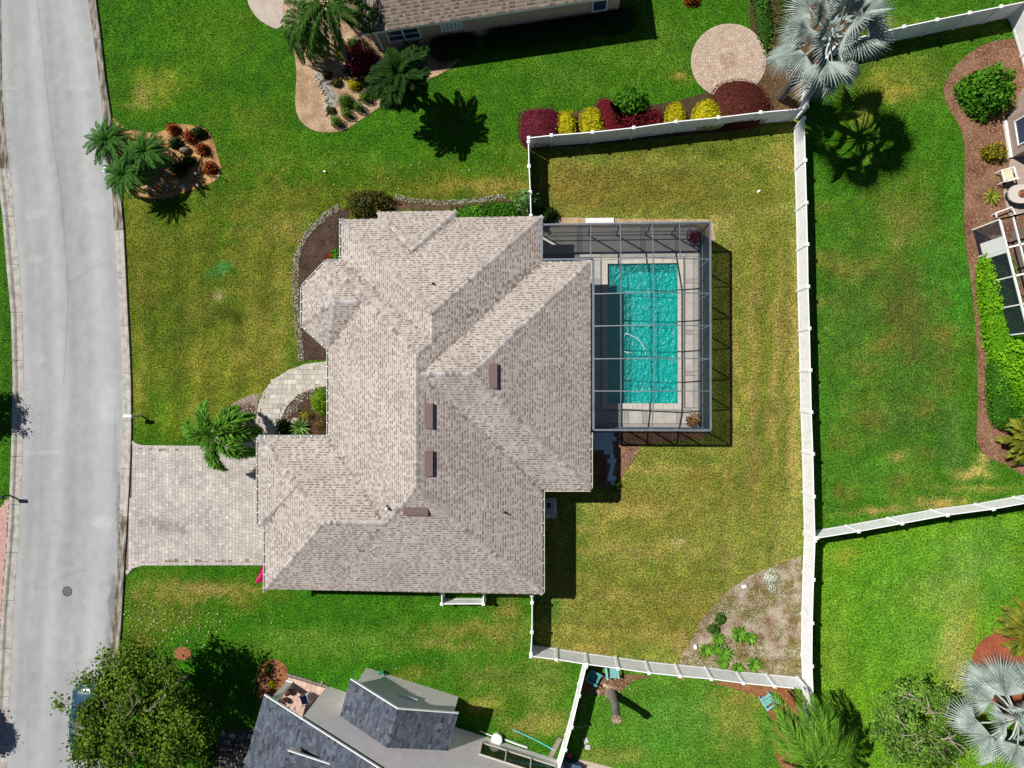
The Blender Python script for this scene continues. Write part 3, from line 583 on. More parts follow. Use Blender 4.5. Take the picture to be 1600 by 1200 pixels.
def cut_hidden(poly, wings, wi, p, n, k):
    """pieces of a convex roof polygon that no other roof body covers"""
    pieces = [poly]
    for j, w2 in enumerate(wings):
        if j == wi: continue
        eps = 1e-4 if j > wi else -1e-4; new = []
        xb = [q[0] for q in w2.bound]; yb = [q[1] for q in w2.bound]
        for pc_ in pieces:
            xs_ = [q[0] for q in pc_]; ys_ = [q[1] for q in pc_]
            if max(xs_) < min(xb) or min(xs_) > max(xb) or max(ys_) < min(yb) or min(ys_) > max(yb): new.append(pc_); continue
            rest = pc_; outs = []
            halves = []
            for p2, n2, k2 in w2.pl:
                g = (k2*n2[0]-k*n[0], k2*n2[1]-k*n[1]); cst = -k2*(p2[0]*n2[0]+p2[1]*n2[1])+k*(p[0]*n[0]+p[1]*n[1])-eps
                gg = g[0]**2+g[1]**2
                if gg < 1e-9:
                    if cst < 0: halves = None; break
                    continue
                halves.append(((-cst*g[0]/gg, -cst*g[1]/gg), g))
            if halves is None: new.append(pc_); continue
            m_ = len(w2.bound); cxb = sum(xb)/m_; cyb = sum(yb)/m_
            for i in range(m_):
                a, b = w2.bound[i], w2.bound[(i+1) % m_]; nn = (-(b[1]-a[1]), b[0]-a[0])
                if (cxb-a[0])*nn[0]+(cyb-a[1])*nn[1] < 0: nn = (-nn[0], -nn[1])
                halves.append((a, nn))
            for q, g in halves:
                o_ = clip(rest, q, g, False)
                if len(o_) >= 3: outs.append(o_)
                rest = clip(rest, q, g)
                if len(rest) < 3: break
            if len(rest) < 3: new.append(pc_)
            else: new += outs
        pieces = new
    return pieces
def area(p): return abs(sum(p[k][0]*p[(k+1) % len(p)][1]-p[(k+1) % len(p)][0]*p[k][1] for k in range(len(p))))/2
def inframe(x, y, z, mg=40):
    a, b = PIX((x, y, z)); return -mg < a < 1600+mg and -mg < b < 1200+mg
def roof(parent, wings, ze, m_deck, m_shingle, m_cap, expo=.15, tab=(.11, .25), darkp=.5, caps=True, mode='dash', th=.009):
    deck = MB(); sh = MB(); cap = MB()
    rng = random.Random(5)
    for wi, w in enumerate(wings):
        fs = faces_of(w)
        for fi, poly in fs:
            p, n, k = w.pl[fi]; t = (-n[1], n[0])
            Z = lambda x, y: ze+k*((x-p[0])*n[0]+(y-p[1])*n[1])
            for pc_ in cut_hidden(poly, wings, wi, p, n, k):
                if area(pc_) > 1e-4: 
                    q = [(a, b, Z(a, b)-.012) for a, b in pc_]
                    ar = sum(pc_[i][0]*pc_[(i+1) % len(pc_)][1]-pc_[(i+1) % len(pc_)][0]*pc_[i][1] for i in range(len(pc_)))
                    deck.face(q if ar > 0 else q[::-1])
            D = [(x-p[0])*n[0]+(y-p[1])*n[1] for x, y in poly]; Tt = [(x-p[0])*t[0]+(y-p[1])*t[1] for x, y in poly]
            step = expo/math.sqrt(1+k*k); d = 0; 
            while d < max(D):
                u = min(Tt)-rng.random()*.3; dark = rng.random() < .5
                while u < max(Tt):
                    wd = rng.uniform(*tab); dark = (not dark) if rng.random() < .85 else dark
                    u1 = u+wd; cx_, cy_ = p[0]+n[0]*d+t[0]*(u+u1)/2, p[1]+n[1]*d+t[1]*(u+u1)/2
                    u0 = u; u = u1
                    if not inframe(cx_, cy_, Z(cx_, cy_)): continue
                    quad = [(p[0]+n[0]*dd+t[0]*uu, p[1]+n[1]*dd+t[1]*uu) for uu, dd in ((u0+.004, d), (u1-.004, d), (u1-.004, d+step*1.02), (u0+.004, d+step*1.02))]
                    # keep only what lies on this face and in the open
                    inn = all(inside_convex(a, b, poly) for a, b in quad)
                    if not inn:
                        for i in range(len(poly)):
                            a, b = poly[i], poly[(i+1) % len(poly)]; nn = (-(b[1]-a[1]), b[0]-a[0])
                            if poly_area_sign(poly) < 0: nn = (-nn[0], -nn[1])
                            quad = clip(quad, a, nn)
                            if len(quad) < 3: break
                    if len(quad) < 3: continue
                    hs = [max((w2.h(x, y) if inside_convex(x, y, w2.bound) else -9) for j, w2 in enumerate(wings) if j != wi) if len(wings) > 1 else -9 for x, y in quad]
                    hh = [k*((x-p[0])*n[0]+(y-p[1])*n[1]) for x, y in quad]
                    if all(a < b-1e-3 for a, b in zip(hs, hh)): pcs = [quad]
                    elif all(a > b+2e-3 for a, b in zip(hs, hh)): continue
                    else: pcs = cut_hidden(quad, wings, wi, p, n, k)
                    tone = (rng.gauss(.12, .12) if (dark and rng.random() < darkp*1.5) else rng.gauss(.62, .14)) if mode == 'dash' else rng.gauss(.5, .22)
                    tone = max(0, min(1, tone))
                    for pc_ in pcs:
                        if len(pc_) < 3 or area(pc_) < 2e-4: continue
                        top = []
                        for x, y in pc_:
                            dd = ((x-p[0])*n[0]+(y-p[1])*n[1]-d)/step; top.append((x, y, Z(x, y)+th*(1-dd)+.002))
                        if poly_area_sign(pc_) < 0: top = top[::-1]
                        if pc_ is quad and len(quad) == 4 and mode == 'dash':
                            t0_, t1_, t2_, t3_ = map(Vector, top); m0, m1 = t0_.lerp(t3_, .42), t1_.lerp(t2_, .42)
                            sh.face([t0_, t1_, m1, m0], .80+.1*tone); sh.face([m0, m1, t2_, t3_], tone)
                        else: sh.face(top, tone)
                        if pc_ is quad and len(quad) == 4:
                            a, b = top[0], top[1]
                            sh.face([(a[0], a[1], a[2]-th-.01), (b[0], b[1], b[2]-th-.01), b, a] , tone*.8)
                d += step
        if not caps: continue
        for a_ in range(len(fs)):
            for b_ in range(a_+1, len(fs)):
                A_, B_2 = fs[a_][1], fs[b_][1]
                com = [q for q in A_ if any(math.hypot(q[0]-r[0], q[1]-r[1]) < .02 for r in B_2)]
                if len(com) < 2: continue
                e0, e1 = max(((x, y) for x in com for y in com), key=lambda v: math.dist(*v)); L = math.dist(e0, e1)
                if L < .2: continue
                if w.h(*e0) > w.h(*e1): e0, e1 = e1, e0
                m = max(1, int(L/.17)); dx, dy = (e1[0]-e0[0])/L, (e1[1]-e0[1])/L
                for i in range(m):
                    s0, s1 = L*i/m, L*(i+1.05)/m
                    c = (e0[0]+dx*(s0+s1)/2, e0[1]+dy*(s0+s1)/2); hc = w.h(*c)
                    if any(j != wi and inside_convex(c[0], c[1], w2.bound) and w2.h(*c) > hc-.004 for j, w2 in enumerate(wings)): continue
                    if not inframe(c[0], c[1], ze+hc): continue
                    tone = max(0, min(1, rng.gauss(.55, .25)))
                    for pl_i in (fs[a_][0], fs[b_][0]):
                        p, n, k = w.pl[pl_i]; side = 1 if (-dy*n[0]+dx*n[1]) < 0 else -1
                        # the cap folds down over the face that lies on that side
                        cen = fs[a_][1] if pl_i == fs[a_][0] else fs[b_][1]
                        mx_, my_ = sum(q[0] for q in cen)/len(cen), sum(q[1] for q in cen)/len(cen)
                        sg = 1 if (-dy*(mx_-e0[0])+dx*(my_-e0[1])) > 0 else -1
                        q = []
                        for s, off, up in ((s0, 0, .026), (s1, 0, .018), (s1, .125, .011), (s0, .125, .019)):
                            x, y = e0[0]+dx*s-dy*off*sg, e0[1]+dy*s+dx*off*sg
                            q.append((x, y, ze+k*((x-p[0])*n[0]+(y-p[1])*n[1])+up))
                        cap.face(q if sg > 0 else q[::-1], tone)
                        a2, b2 = q[0], q[3]; cap.face([a2, b2, (b2[0], b2[1], b2[2]-.02), (a2[0], a2[1], a2[2]-.02)], tone*.7)
    r = deck.build('roof', m_deck, parent)
    sh.build('shingles', m_shingle, r, kind='stuff')
    if cap.f: cap.build('ridge_caps', m_cap, r, kind='stuff')
    return r
def poly_area_sign(p): return 1 if sum(p[k][0]*p[(k+1) % len(p)][1]-p[(k+1) % len(p)][0]*p[k][1] for k in range(len(p))) > 0 else -1
def inside_convex(x, y, p):
    s = 0; n = len(p)
    for i in range(n):
        a, b = p[i], p[(i+1) % n]; c = (b[0]-a[0])*(y-a[1])-(b[1]-a[1])*(x-a[0])
        if c > 1e-9:
            if s < 0: return False
            s = 1
        elif c < -1e-9:
            if s > 0: return False
            s = -1
    return True
def outline_walls(name, outline, z0, z1, mat, parent, inset=.0):
    mb = MB(); n = len(outline)
    for i in range(n):
        a, b = outline[i], outline[(i+1) % n]; mb.face([(a[0], a[1], z0), (b[0], b[1], z0), (b[0], b[1], z1), (a[0], a[1], z1)])
    return mb.build(name, mat, parent)
def inset_poly(poly, d):
    if poly_area_sign(poly) < 0: poly = poly[::-1]
    n = len(poly); out = []
    for i in range(n):
        a, b, c = (Vector(poly[i-1]), Vector(poly[i]), Vector(poly[(i+1) % n])); e1, e2 = (b-a).normalized(), (c-b).normalized()
        n1, n2 = Vector((-e1.y, e1.x)), Vector((-e2.y, e2.x)); m = (n1+n2); m = m/max(.2, (1+n1.dot(n2))); out.append(tuple(b+m*d))
    return out
ZE = 3.067
E_ = lambda x, y: P(x, y, ZE)
ex = lambda x, y=600: E_(x, y).x
ey = lambda y, x=700: E_(x, y).y
m_stucco = M('cream_stucco', alb(214, 198, 176), alb(204, 188, 166), 3, var=.08, bump=.3, bscale=60)
m_shin = M('tan_shingle', alb(142, 127, 117, .64), alb(220, 210, 202, .64), tone=True, rough=.95, var2=.09, v2scale=.5, var=.13, vscale=26, spec=.1, bump=.25, bscale=90)
m_cap = M('cap_shingle', alb(146, 134, 128, .64), alb(214, 207, 203, .64), tone=True, rough=.95, var=.12, vscale=20, spec=.1)
m_deckm = M('roof_felt', alb(112, 98, 90, .62))
m_white = M('white_aluminium', (.74, .76, .74), rough=.45, spec=.4, var=.05, vscale=3)
m_cream = M('cream_aluminium', (.66, .60, .50), rough=.45, spec=.4, var=.05, vscale=3)
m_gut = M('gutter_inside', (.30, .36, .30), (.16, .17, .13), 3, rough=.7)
house = thing('house', 'large house under a tan shingle hip roof beside the screened pool', 'house', P(690, 640))
R = lambda x0, y0, x1, y1: [(x0, y1), (x1, y1), (x1, y0), (x0, y0)]
YN, YS = 1, -1
yA = ey(339.8); yB = ey(408, 520); yS = ey(926); yBump = ey(329); yG = ey(683, 460); yG2 = ey(822, 408)
xAW, xBW, xE, xCE, xGW, xG2W = ex(533, 370), ex(513, 620), ex(848, 500), ex(923), ex(414, 870), ex(403, 750)
yCN, yCS = ey(408, 885), ey(765, 885)
xBumpW, xBumpE = ex(590, 335), ex(713, 335)
bayp = {k: E_(*v) for k, v in dict(n=(510, 408), w1=(472, 448), w2=(472, 508), s=(513, 545)).items()}
def nrm(a, b): return (-(b.y-a.y), b.x-a.x)
wings = [
 Wing([pln((xBW, 0), (1, 0), .55), pln((xE, 0), (-1, 0), .48), pln((0, yB), (0, -1), .57), pln((0, yS), (0, 1), .50)], R(xBW, yS, xE, yB)),
 Wing([pln((xAW, 0), (1, 0), .483), pln((xE, 0), (-1, 0), .48), pln((0, yA), (0, -1), .487)], R(xAW, ey(575), xE, yA)),
 Wing([pln((xCE, 0), (-1, 0), .48), pln((0, yCN), (0, -1), .475), pln((0, yCS), (0, 1), .475)], R(xBW+(xE-xBW)*.48/(.55+.48)-.02, yCS, xCE, yCN)),
 Wing([pln((xGW, 0), (1, 0), .513), pln((0, yG), (0, -1), .475), pln((0, yS), (0, 1), .50)], R(xGW, yS, ex(690), yG)),
 Wing([pln((xG2W, 0), (1, 0), .44), pln((0, yG), (0, -1), .475), pln((0, yG2), (0, 1), .48)], R(xG2W, yG2, ex(560), yG)),
 Wing([pln((xBumpW, 0), (1, 0), .47), pln((xBumpE, 0), (-1, 0), .48), pln((0, yBump), (0, -1), .45)], R(xBumpW, ey(430), xBumpE, yBump)),
 Wing([pln((0, yB), (0, -1), .50), pln(bayp['n'], nrm(bayp['n'], bayp['w1']), .54), pln(bayp['w1'], (1, 0), .57), pln(bayp['s'], nrm(bayp['w2'], bayp['s']), .53), pln((0, bayp['s'].y), (0, 1), .50)],
      R(ex(465, 480), bayp['s'].y, ex(640), yB)),
]
roof(house, wings, ZE, m_deckm, m_shin, m_cap)
eave_px = [(533, 341), (590, 340), (590, 329), (713, 329), (713, 339.8), (848, 339.8), (848, 408), (923, 408), (923, 765), (848, 765), (848, 926), (414, 926), (414, 822), (403, 822), (403, 683), (513, 683), (513, 545), (472, 508), (472, 448), (510, 408), (533, 408)]
EV = [(xAW, yA), (xBumpW, yA), (xBumpW, yBump), (xBumpE, yBump), (xBumpE, yA), (xE, yA), (xE, yCN), (xCE, yCN), (xCE, yCS), (xE, yCS), (xE, yS), (xGW, yS), (xGW, yG2), (xG2W, yG2), (xG2W, yG), (xBW, yG), (xBW, bayp['s'].y), tuple(bayp['w2'][:2]), tuple(bayp['w1'][:2]), (bayp['n'].x, yB), (xAW, yB)]
foot = inset_poly(EV, .45)
outline_walls('wall', foot, -.05, ZE-.14, m_stucco, house)
mb = MB(); ii = EV if poly_area_sign(EV) > 0 else EV[::-1]; mb.face([(x, y, ZE-.17) for x, y in ii]); mb.build('soffit', m_white, house)
mb = MB(); fi_ = inset_poly(EV, .02); n = len(fi_)
for i in range(n):
    a, b = fi_[i], fi_[(i+1) % n]; mb.face([(a[0], a[1], ZE-.19), (b[0], b[1], ZE-.19), (b[0], b[1], ZE-.004), (a[0], a[1], ZE-.004)])
mb.build('fascia', m_white, house)
def gutter(p0, p1, parent, mat, zt=ZE-.01, out=1, every=.62, wd=.115, ins=None):
    """open trough under an eave, with its hangers"""
    a, b = Vector(p0[:2]), Vector(p1[:2]); d = (b-a); L = d.length; d /= L; n = Vector((d.y, -d.x))*out
    def pt(s, o, z): q = a+d*s+n*o; return (q.x, q.y, z)
    mb = MB()
    for o0, o1, z0, z1 in ((.004, .010, -.11, 0), (wd-.014, wd, -.11, .005), (.004, wd, -.115, -.105)):
        q = [pt(s, o, z) for z in (zt+z0, zt+z1) for s, o in ((0, o0), (L, o0), (L, o1), (0, o1))]
        i = len(mb.v); mb.v += q
        for f in ((3, 2, 1, 0), (4, 5, 6, 7), (0, 1, 5, 4), (1, 2, 6, 5), (2, 3, 7, 6), (3, 0, 4, 7)): mb.f.append(tuple(i+k for k in f)); mb.t.append(.5)
    g = mb.build('gutter', mat, parent)
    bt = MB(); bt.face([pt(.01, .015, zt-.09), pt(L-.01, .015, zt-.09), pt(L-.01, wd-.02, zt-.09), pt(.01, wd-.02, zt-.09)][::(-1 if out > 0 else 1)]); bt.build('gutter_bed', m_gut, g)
    s = .25
    while s < L-.1:
        m2 = MB(); c = a+d*s+n*wd*.5; m2.box((c.x, c.y, zt-.004), (.045, wd*.95, .016), rz=math.atan2(d.y, d.x)); m2.build('gutter_hanger', mat, g)
        s += every*random.uniform(.9, 1.3)
    return g
GP = lambda *p: E_(*p)
for a, b, m in (((533, 341), (533, 406), m_white), ((553, 408), (510, 408), m_white), ((510, 408), (472, 448), m_white), ((472, 448), (472, 508), m_white), ((472, 508), (513, 545), m_white), ((513, 545), (513, 709), m_white),
                ((511, 683), (403, 683), m_white), ((403, 683), (403, 822), m_white), ((414, 823), (414, 926), m_white),
                ((848, 926), (848, 767), m_cream), ((850, 765), (923, 765), m_cream), ((923, 763), (923, 676), m_cream)):
    A0, B0 = GP(*a), GP(*b); d = (B0-A0).normalized(); nrm_ = Vector((d.y, -d.x)); mid = (A0+B0)/2
    outside = not inside(np.array([mid.x+nrm_.x*.1]), np.array([mid.y+nrm_.y*.1]), EV)[0]
    gutter(A0, B0, house, m, out=1 if outside else -1)
# brown slant vents, pipe vents
m_vent = M('brown_vent', (.115, .075, .075), (.15, .10, .10), 8, rough=.5)
m_ventd = M('vent_mouth', (.02, .02, .022))
def roof_z(x, y): return ZE+max(w.h(x, y) for w in wings if inside_convex(x, y, w.bound))
def at_roof(px, py):
    z = ZE+1.5
    for _ in range(12): q = P(px, py, z); z = roof_z(q.x, q.y)
    return P(px, py, z)
for (px, py), ax in (((770.5, 587.5), 'E'), ((670, 650), 'E'), ((670, 724), 'E'), ((650, 798.5), 'S')):
    c = at_roof(px, py); mb = MB(); L = .68; 
    dn = Vector((1, 0)) if ax == 'E' else Vector((0, -1)); al_ = Vector((0, 1)) if ax == 'E' else Vector((1, 0))
    def q(s, t, dz): 
        x, y = c.x+dn.x*s+al_.x*t, c.y+dn.y*s+al_.y*t; return (x, y, roof_z(c.x+dn.x*s, c.y+dn.y*s)+dz)
    f = [q(-.22, -L, .02), q(-.22, L, .02), q(.20, L, .20), q(.20, -L, .20), q(.20, -L, .0), q(.20, L, .0)]
    mb.face([f[0], f[3], f[2], f[1]] if ax == 'E' else [f[0], f[3], f[2], f[1]][::1]); mb.face([f[0], f[4], f[3]]); mb.face([f[1], f[2], f[5]])
    v = mb.build('roof_vent', m_vent, house)
    mb = MB(); mb.face([q(.19, -L+.03, .0), q(.19, L-.03, .0), q(.19, L-.03, .18), q(.19, -L+.03, .18)]); mb.build('vent_mouth', m_ventd, v)
    mb = MB(); mb.bar(q(.215, -L, .2), q(.215, L, .2), .03, .02); mb.build('vent_lip', m_vent, v)
for px, py, r, hgt, m in ((606, 793, .07, .45, m_white), (677, 443.5, .04, .3, m_ventd), (789.5, 800.5, .04, .35, m_ventd)):
    c = at_roof(px, py); mb = MB(); mb.tube([(c.x, c.y, c.z-.1), (c.x, c.y, c.z+hgt)], r, 10); v = mb.build('vent_pipe', m, house)
    mb = MB(); mb.lathe((c.x, c.y, c.z-.05), [(r*2.2, 0), (r*2, .07), (r*1.15, .14)], 10); mb.build('pipe_boot', m_ventd, v)

# ---------------------------------------------------------------- neighbour to the north
nh = thing('house', 'neighbouring house under a grey brown roof at the top edge, beige wall with blue windows', 'house', P(760, 0))
a_ = E_(561, 54); b_ = E_(986, -10); u_ = (b_-a_).normalized(); v_ = Vector((-u_.y, u_.x, 0)); LN = (b_-a_).length; DN = 12.
nb_ = [tuple((a_+u_*s+v_*t)[:2]) for s, t in ((0, 0), (LN, 0), (LN, DN), (0, DN))]
wn = [Wing([pln(a_, v_[:2], .5), pln(a_, u_[:2], .5), pln(b_, (-u_)[:2], .5), pln(a_+v_*DN, (-v_)[:2], .5)], nb_)]
m_shin2 = M('grey_brown_shingle', alb(112, 98, 88, .6), alb(176, 162, 150, .6), tone=True, rough=.95, var=.14, vscale=24, spec=.1)
roof(nh, wn, ZE, m_deckm, m_shin2, m_shin2, expo=.19, tab=(.14, .34), th=.014)
nf = [tuple((a_+u_*s+v_*t)[:2]) for s, t in ((.45, .45), (LN-.45, .45), (LN-.45, DN-.45), (.45, DN-.45))]
m_beige = M('beige_stucco', alb(206, 186, 166), alb(194, 174, 154), 3, var=.08, bump=.3, bscale=60)
outline_walls('wall', nf, -.05, ZE-.14, m_beige, nh)
mb = MB(); mb.face([(x, y, ZE-.16) for x, y in nb_]); mb.build('soffit', m_white, nh)
mb = MB()
for (p, q) in zip(nb_, nb_[1:]+nb_[:1]): mb.face([(p[0], p[1], ZE-.2), (q[0], q[1], ZE-.2), (q[0], q[1], ZE-.01), (p[0], p[1], ZE-.01)])
mb.build('fascia', m_white, nh)
m_glass = M('dark_glass', (.02, .045, .09), (.03, .06, .12), 1, rough=.08, spec=.8)
def wall_window(parent, base, u, n, s0, s1, z0, z1, frames=1, mat=None, bars=(), frame=m_white, glass=None):
    """window on a wall: base point, direction along the wall, outward normal"""
    glass = glass or m_glass
    def pt(s, o, z): q = base+u*s+n*o; return (q.x, q.y, z)
    mb = MB(); mb.face([pt(s0, .025, z0), pt(s1, .025, z0), pt(s1, .025, z1), pt(s0, .025, z1)]); w = mb.build('window', glass, parent)
    f = MB()
    for s in [s0, s1]+[s0+(s1-s0)*k/frames for k in range(1, frames)]: f.bar(pt(s, .04, z0), pt(s, .04, z1), .07, .07)
    for z in (z0, z1): f.bar(pt(s0-.05, .042, z), pt(s1+.05, .042, z), .07, .08)
    f.build('window_frame', frame, w)
    if bars:
        g = MB()
        for z in bars: g.bar(pt(s0, .045, z), pt(s1, .045, z), .04, .035)
        g.build('glazing_bar', frame, w)
    return w
wb = a_+u_*.45+v_*.45; 
def along_s(px, py, z, base, u): q = P(px, py, z); return (q-base).dot(u)
m_bframe = M('pale_blue_frame', (.5, .62, .72), rough=.5)
wall_window(nh, wb, u_, -v_, along_s(606, 55, 1.5, wb, u_), along_s(655, 48, 1.5, wb, u_), .95, 2.2, 2, bars=(1.58,), frame=m_white)
wall_window(nh, wb, u_, -v_, along_s(690, 42, 1.5, wb, u_), along_s(721, 38, 1.5, wb, u_), 1.3, 2.1, 5, bars=(1.57, 1.84), glass=M('glass_block', (.22, .38, .38), (.3, .45, .44), 6, rough=.2))
wall_window(nh, wb, u_, -v_, along_s(926, 9, 1.5, wb, u_), along_s(948, 6, 1.5, wb, u_), .95, 2.1, 1)
# downspout at the corner and the box it runs into
c1 = P(589, 97); mb = MB(); q = wb+u_*.35-v_*.06; mb.bar((q.x, q.y, .1), (q.x, q.y, ZE-.2), .13, .1); mb.build('downspout', m_white, nh)
pk = P(764, 4.5, 4.4); zz = ZE+wn[0].h(pk.x, pk.y); pk = P(764, 4.5, zz); mb = MB(); mb.tube([(pk.x, pk.y, pk.z-.1), (pk.x, pk.y, pk.z+.35)], .05, 8); mb.build('vent_pipe', m_ventd, nh)
cb = P(599, 112); ub = thing('utility_box', 'pale blue grey utility box below the downspout at the neighbouring wall corner', 'utility box', cb)
mb = MB(); mb.box((cb.x, cb.y, .3), (.62, .62, .6), rz=.14); mb.build('cabinet', M('pale_blue_metal', (.36, .42, .48), (.45, .5, .55), 5, rough=.5), ub)
mb = MB(); mb.box((cb.x, cb.y, .62), (.66, .66, .035), rz=.14); mb.box((cb.x+.05, cb.y+.12, .645), (.3, .22, .03), rz=.5); mb.build('lid', M('mottled_lid', (.5, .55, .6), (.2, .25, .3), 6, rough=.5, fac=(.45, .55)), ub)

# ---------------------------------------------------------------- neighbour to the south: slate gables
ZS = 2.9
sh_ = thing('house', 'neighbouring house with dark slate gable roofs and grey walls at the bottom edge', 'house', P(650, 1180))
ang_ = math.atan(.285); us = Vector((math.cos(ang_), -math.sin(ang_), 0)); vs = Vector((-math.sin(ang_), -math.cos(ang_), 0))   # along the north wall / into the house
o_ = P(412.5, 1086, ZS); o_.z = 0; KS = .43
def SP(s, t, z=0): q = o_+us*s+vs*t; return (q.x, q.y, z)
m_slate = M('slate_shingle', alb(58, 65, 78, .62), alb(116, 124, 138, .62), tone=True, var2=.12, v2scale=.6, rough=.9, var=.2, vscale=14, spec=.2)
m_sdeck = M('slate_felt', alb(50, 56, 66, .62))
m_grey = M('grey_stucco', (.82, .75, .75), (.75, .68, .68), 2.5, var=.1, bump=.3, bscale=50)
WM, DM = 22., 12.
wm = Wing([pln(SP(0, 0), us[:2], KS), pln(SP(WM, 0), (-us)[:2], KS)], [SP(0, 0)[:2], SP(WM, 0)[:2], SP(WM, DM)[:2], SP(0, DM)[:2]])
roof(sh_, [wm], ZS, m_sdeck, m_slate, m_slate, expo=.16, tab=(.18, .4), mode='plain', th=.01)
def loc_s(px, py, z=0): q = P(px, py, z)-o_; q.z = 0; return q.dot(us), q.dot(vs)
sA, tA = loc_s(572.5, 1045); sB, tB = loc_s(717, 1087); tA = (tA+tB)/2
sW, tW = loc_s(510, 1075); _, tE = loc_s(800, 1161); tW = (tW+tE)/2; _t2 = loc_s(860, 1180)[1]
# main gable wall
mb = MB(); up = lambda s: ZS+KS*min(s, WM-s)-.05
mb.face([SP(sW, tW, -.05), SP(WM-.4, tW, -.05), SP(WM-.4, tW, up(WM-.4)), SP(WM/2, tW, up(WM/2)), SP(sW, tW, up(sW))]); mb.face([SP(sW, tW, -.05), SP(sW, tW, up(sW)), SP(sW, DM, up(sW)), SP(sW, DM, -.05)])
mb.build('wall', m_grey, sh_)
def rake(name, s0, z0, s1, z1, t, d=.14, mat=m_white, parent=sh_, wdt=.05):
    mb = MB(); q = [SP(s0, t-wdt, z0-d), SP(s1, t-wdt, z1-d), SP(s1, t-wdt, z1+.02), SP(s0, t-wdt, z0+.02)]; r = [SP(s0, t, z0-d), SP(s1, t, z1-d), SP(s1, t, z1+.02), SP(s0, t, z0+.02)]
    mb.face(q); mb.face(r[::-1]); mb.face([q[3], q[2], r[2], r[3]]); mb.face([q[0], r[0], r[1], q[1]]); return mb.build(name, mat, parent)
rake('rake_board', 0, ZS, WM/2, ZS+KS*WM/2, 0); rake('rake_board', WM/2, ZS+KS*WM/2, WM, ZS, 0)
# projecting wing in front of it
ovh = .38; wl, wr = sA-.3, sB+.3; ws = (wl+wr)/2; KW = .5; tf = tA-ovh
ww = Wing([pln(SP(wl, 0), us[:2], KW), pln(SP(wr, 0), (-us)[:2], KW)], [SP(wl, tf)[:2], SP(wr, tf)[:2], SP(wr, tW+.1)[:2], SP(wl, tW+.1)[:2]])
roof(sh_, [ww], ZS, m_sdeck, m_slate, m_slate, expo=.16, tab=(.18, .4), mode='plain', th=.014)
mb = MB(); apx = ZS+KW*(wr-wl)/2
upw = lambda s: ZS+KW*min(s-wl, wr-s)-.05
mb.face([SP(sA, tA, -.05), SP(sB, tA, -.05), SP(sB, tA, upw(sB)), SP(ws, tA, upw(ws)), SP(sA, tA, upw(sA))])
mb.face([SP(sA, tA, -.05), SP(sA, tA, upw(sA)), SP(sA, tW, upw(sA)), SP(sA, tW, -.05)]); mb.face([SP(sB, tA, -.05), SP(sB, tW, -.05), SP(sB, tW, upw(sB)), SP(sB, tA, upw(sB))]); mb.build('wall', m_grey, sh_)
rake('rake_board', wl, ZS, ws, apx, tf); rake('rake_board', ws, apx, wr, ZS, tf)
# white vent bar on the gable
s0, _ = loc_s(622, 1089, 2.2); s1, _ = loc_s(651, 1097, 2.2); mb = MB(); mb.bar(SP(s0, tA-.06, 2.2), SP(s1, tA-.06, 2.2), .10, .14); mb.build('wall_light', m_white, sh_)
# long window in the main wall
s0, _ = loc_s(752, 1165, 1.); s1, _ = loc_s(868, 1199, 1.)
B0 = Vector(SP(0, tW)); wall_window(sh_, B0, us, -vs, s0, s1, .9, 2.25, 3, frame=M('bronze_frame', (.5, .47, .43), rough=.5), glass=M('black_glass', (.012, .012, .014), rough=.1, spec=.6))
# small dormer on the west slope
zd = 5.0
for _ in range(8): sd, td = loc_s(452, 1174, zd); zd = ZS+KS*(sd+2.35)
mb = MB(); dl, dw = 1.9, 2.5
q0 = [SP(sd-.1, td, zd), SP(sd+dw, td, zd), SP(sd+dw, td+dl*2, zd+.9), SP(sd-.1, td+dl*2, zd+.9)]
mb.face(q0); dm = mb.build('dormer_roof', m_sdeck, sh_)
mw = Wing([pln(SP(0, td), vs[:2], .9/(dl*2))], [p[:2] for p in q0]); roof(sh_, [mw], zd+.015, m_sdeck, m_slate, m_slate, expo=.16, tab=(.18, .4), caps=False, mode='plain')
mb = MB(); mb.face([SP(sd+.1, td+.25, zd-1.4), SP(sd+dw, td+.25, zd-1.4), SP(sd+dw, td+.25, zd), SP(sd+.1, td+.25, zd)]); mb.face([SP(sd+.1, td+.25, zd-1.4), SP(sd+.1, td+.25, zd), SP(sd+.1, td+3.7, zd+.8), SP(sd+.1, td+3.7, zd-1.4)]); mb.build('dormer_wall', m_beige, sh_)
rake('dormer_fascia', sd-.1, zd, sd+dw, zd, td, d=.12, mat=m_white)
# covered porch corner: tiled floor, white column
mb = MB(); pf = [P(451, 1057)[:2], P(511, 1075)[:2], SP(sW+.0, tW+3)[:2], SP(.3, tW+3)[:2]]; mb.prism([tuple(p) for p in pf], -.05, .08); porch = mb.build('porch_floor', M('porch_mortar', alb(150, 120, 108)), sh_)
mb = MB(); e1 = (P(511, 1075)-P(451, 1057)); ne = 8
for i in range(ne):
    for j in range(9):
        a = P(451, 1057)+e1*(i/ne); stp = e1/ne; pv = Vector((stp.y, -stp.x, 0)); a = a+pv*j
        if pv.y > 0: a = P(451, 1057)+e1*(i/ne)-pv*(j+1)
        g = .02; q = [a+stp*g+pv*g, a+stp*(1-g)+pv*g, a+stp*(1-g)+pv*(1-g), a+stp*g+pv*(1-g)]; mb.prism([(p.x, p.y) for p in q], .08, .095, tone=random.random())
mb.build('floor_tiles', M('porch_tile', alb(202, 168, 152), alb(222, 192, 176), tone=True, rough=.7), sh_, kind='stuff')
cc = P(453, 1067); mb = MB(); mb.box((cc.x, cc.y, 1.45), (.32, .32, 2.75), rz=-ang_); mb.box((cc.x, cc.y, .14), (.42, .42, .16), rz=-ang_); mb.build('porch_column', m_white, sh_)
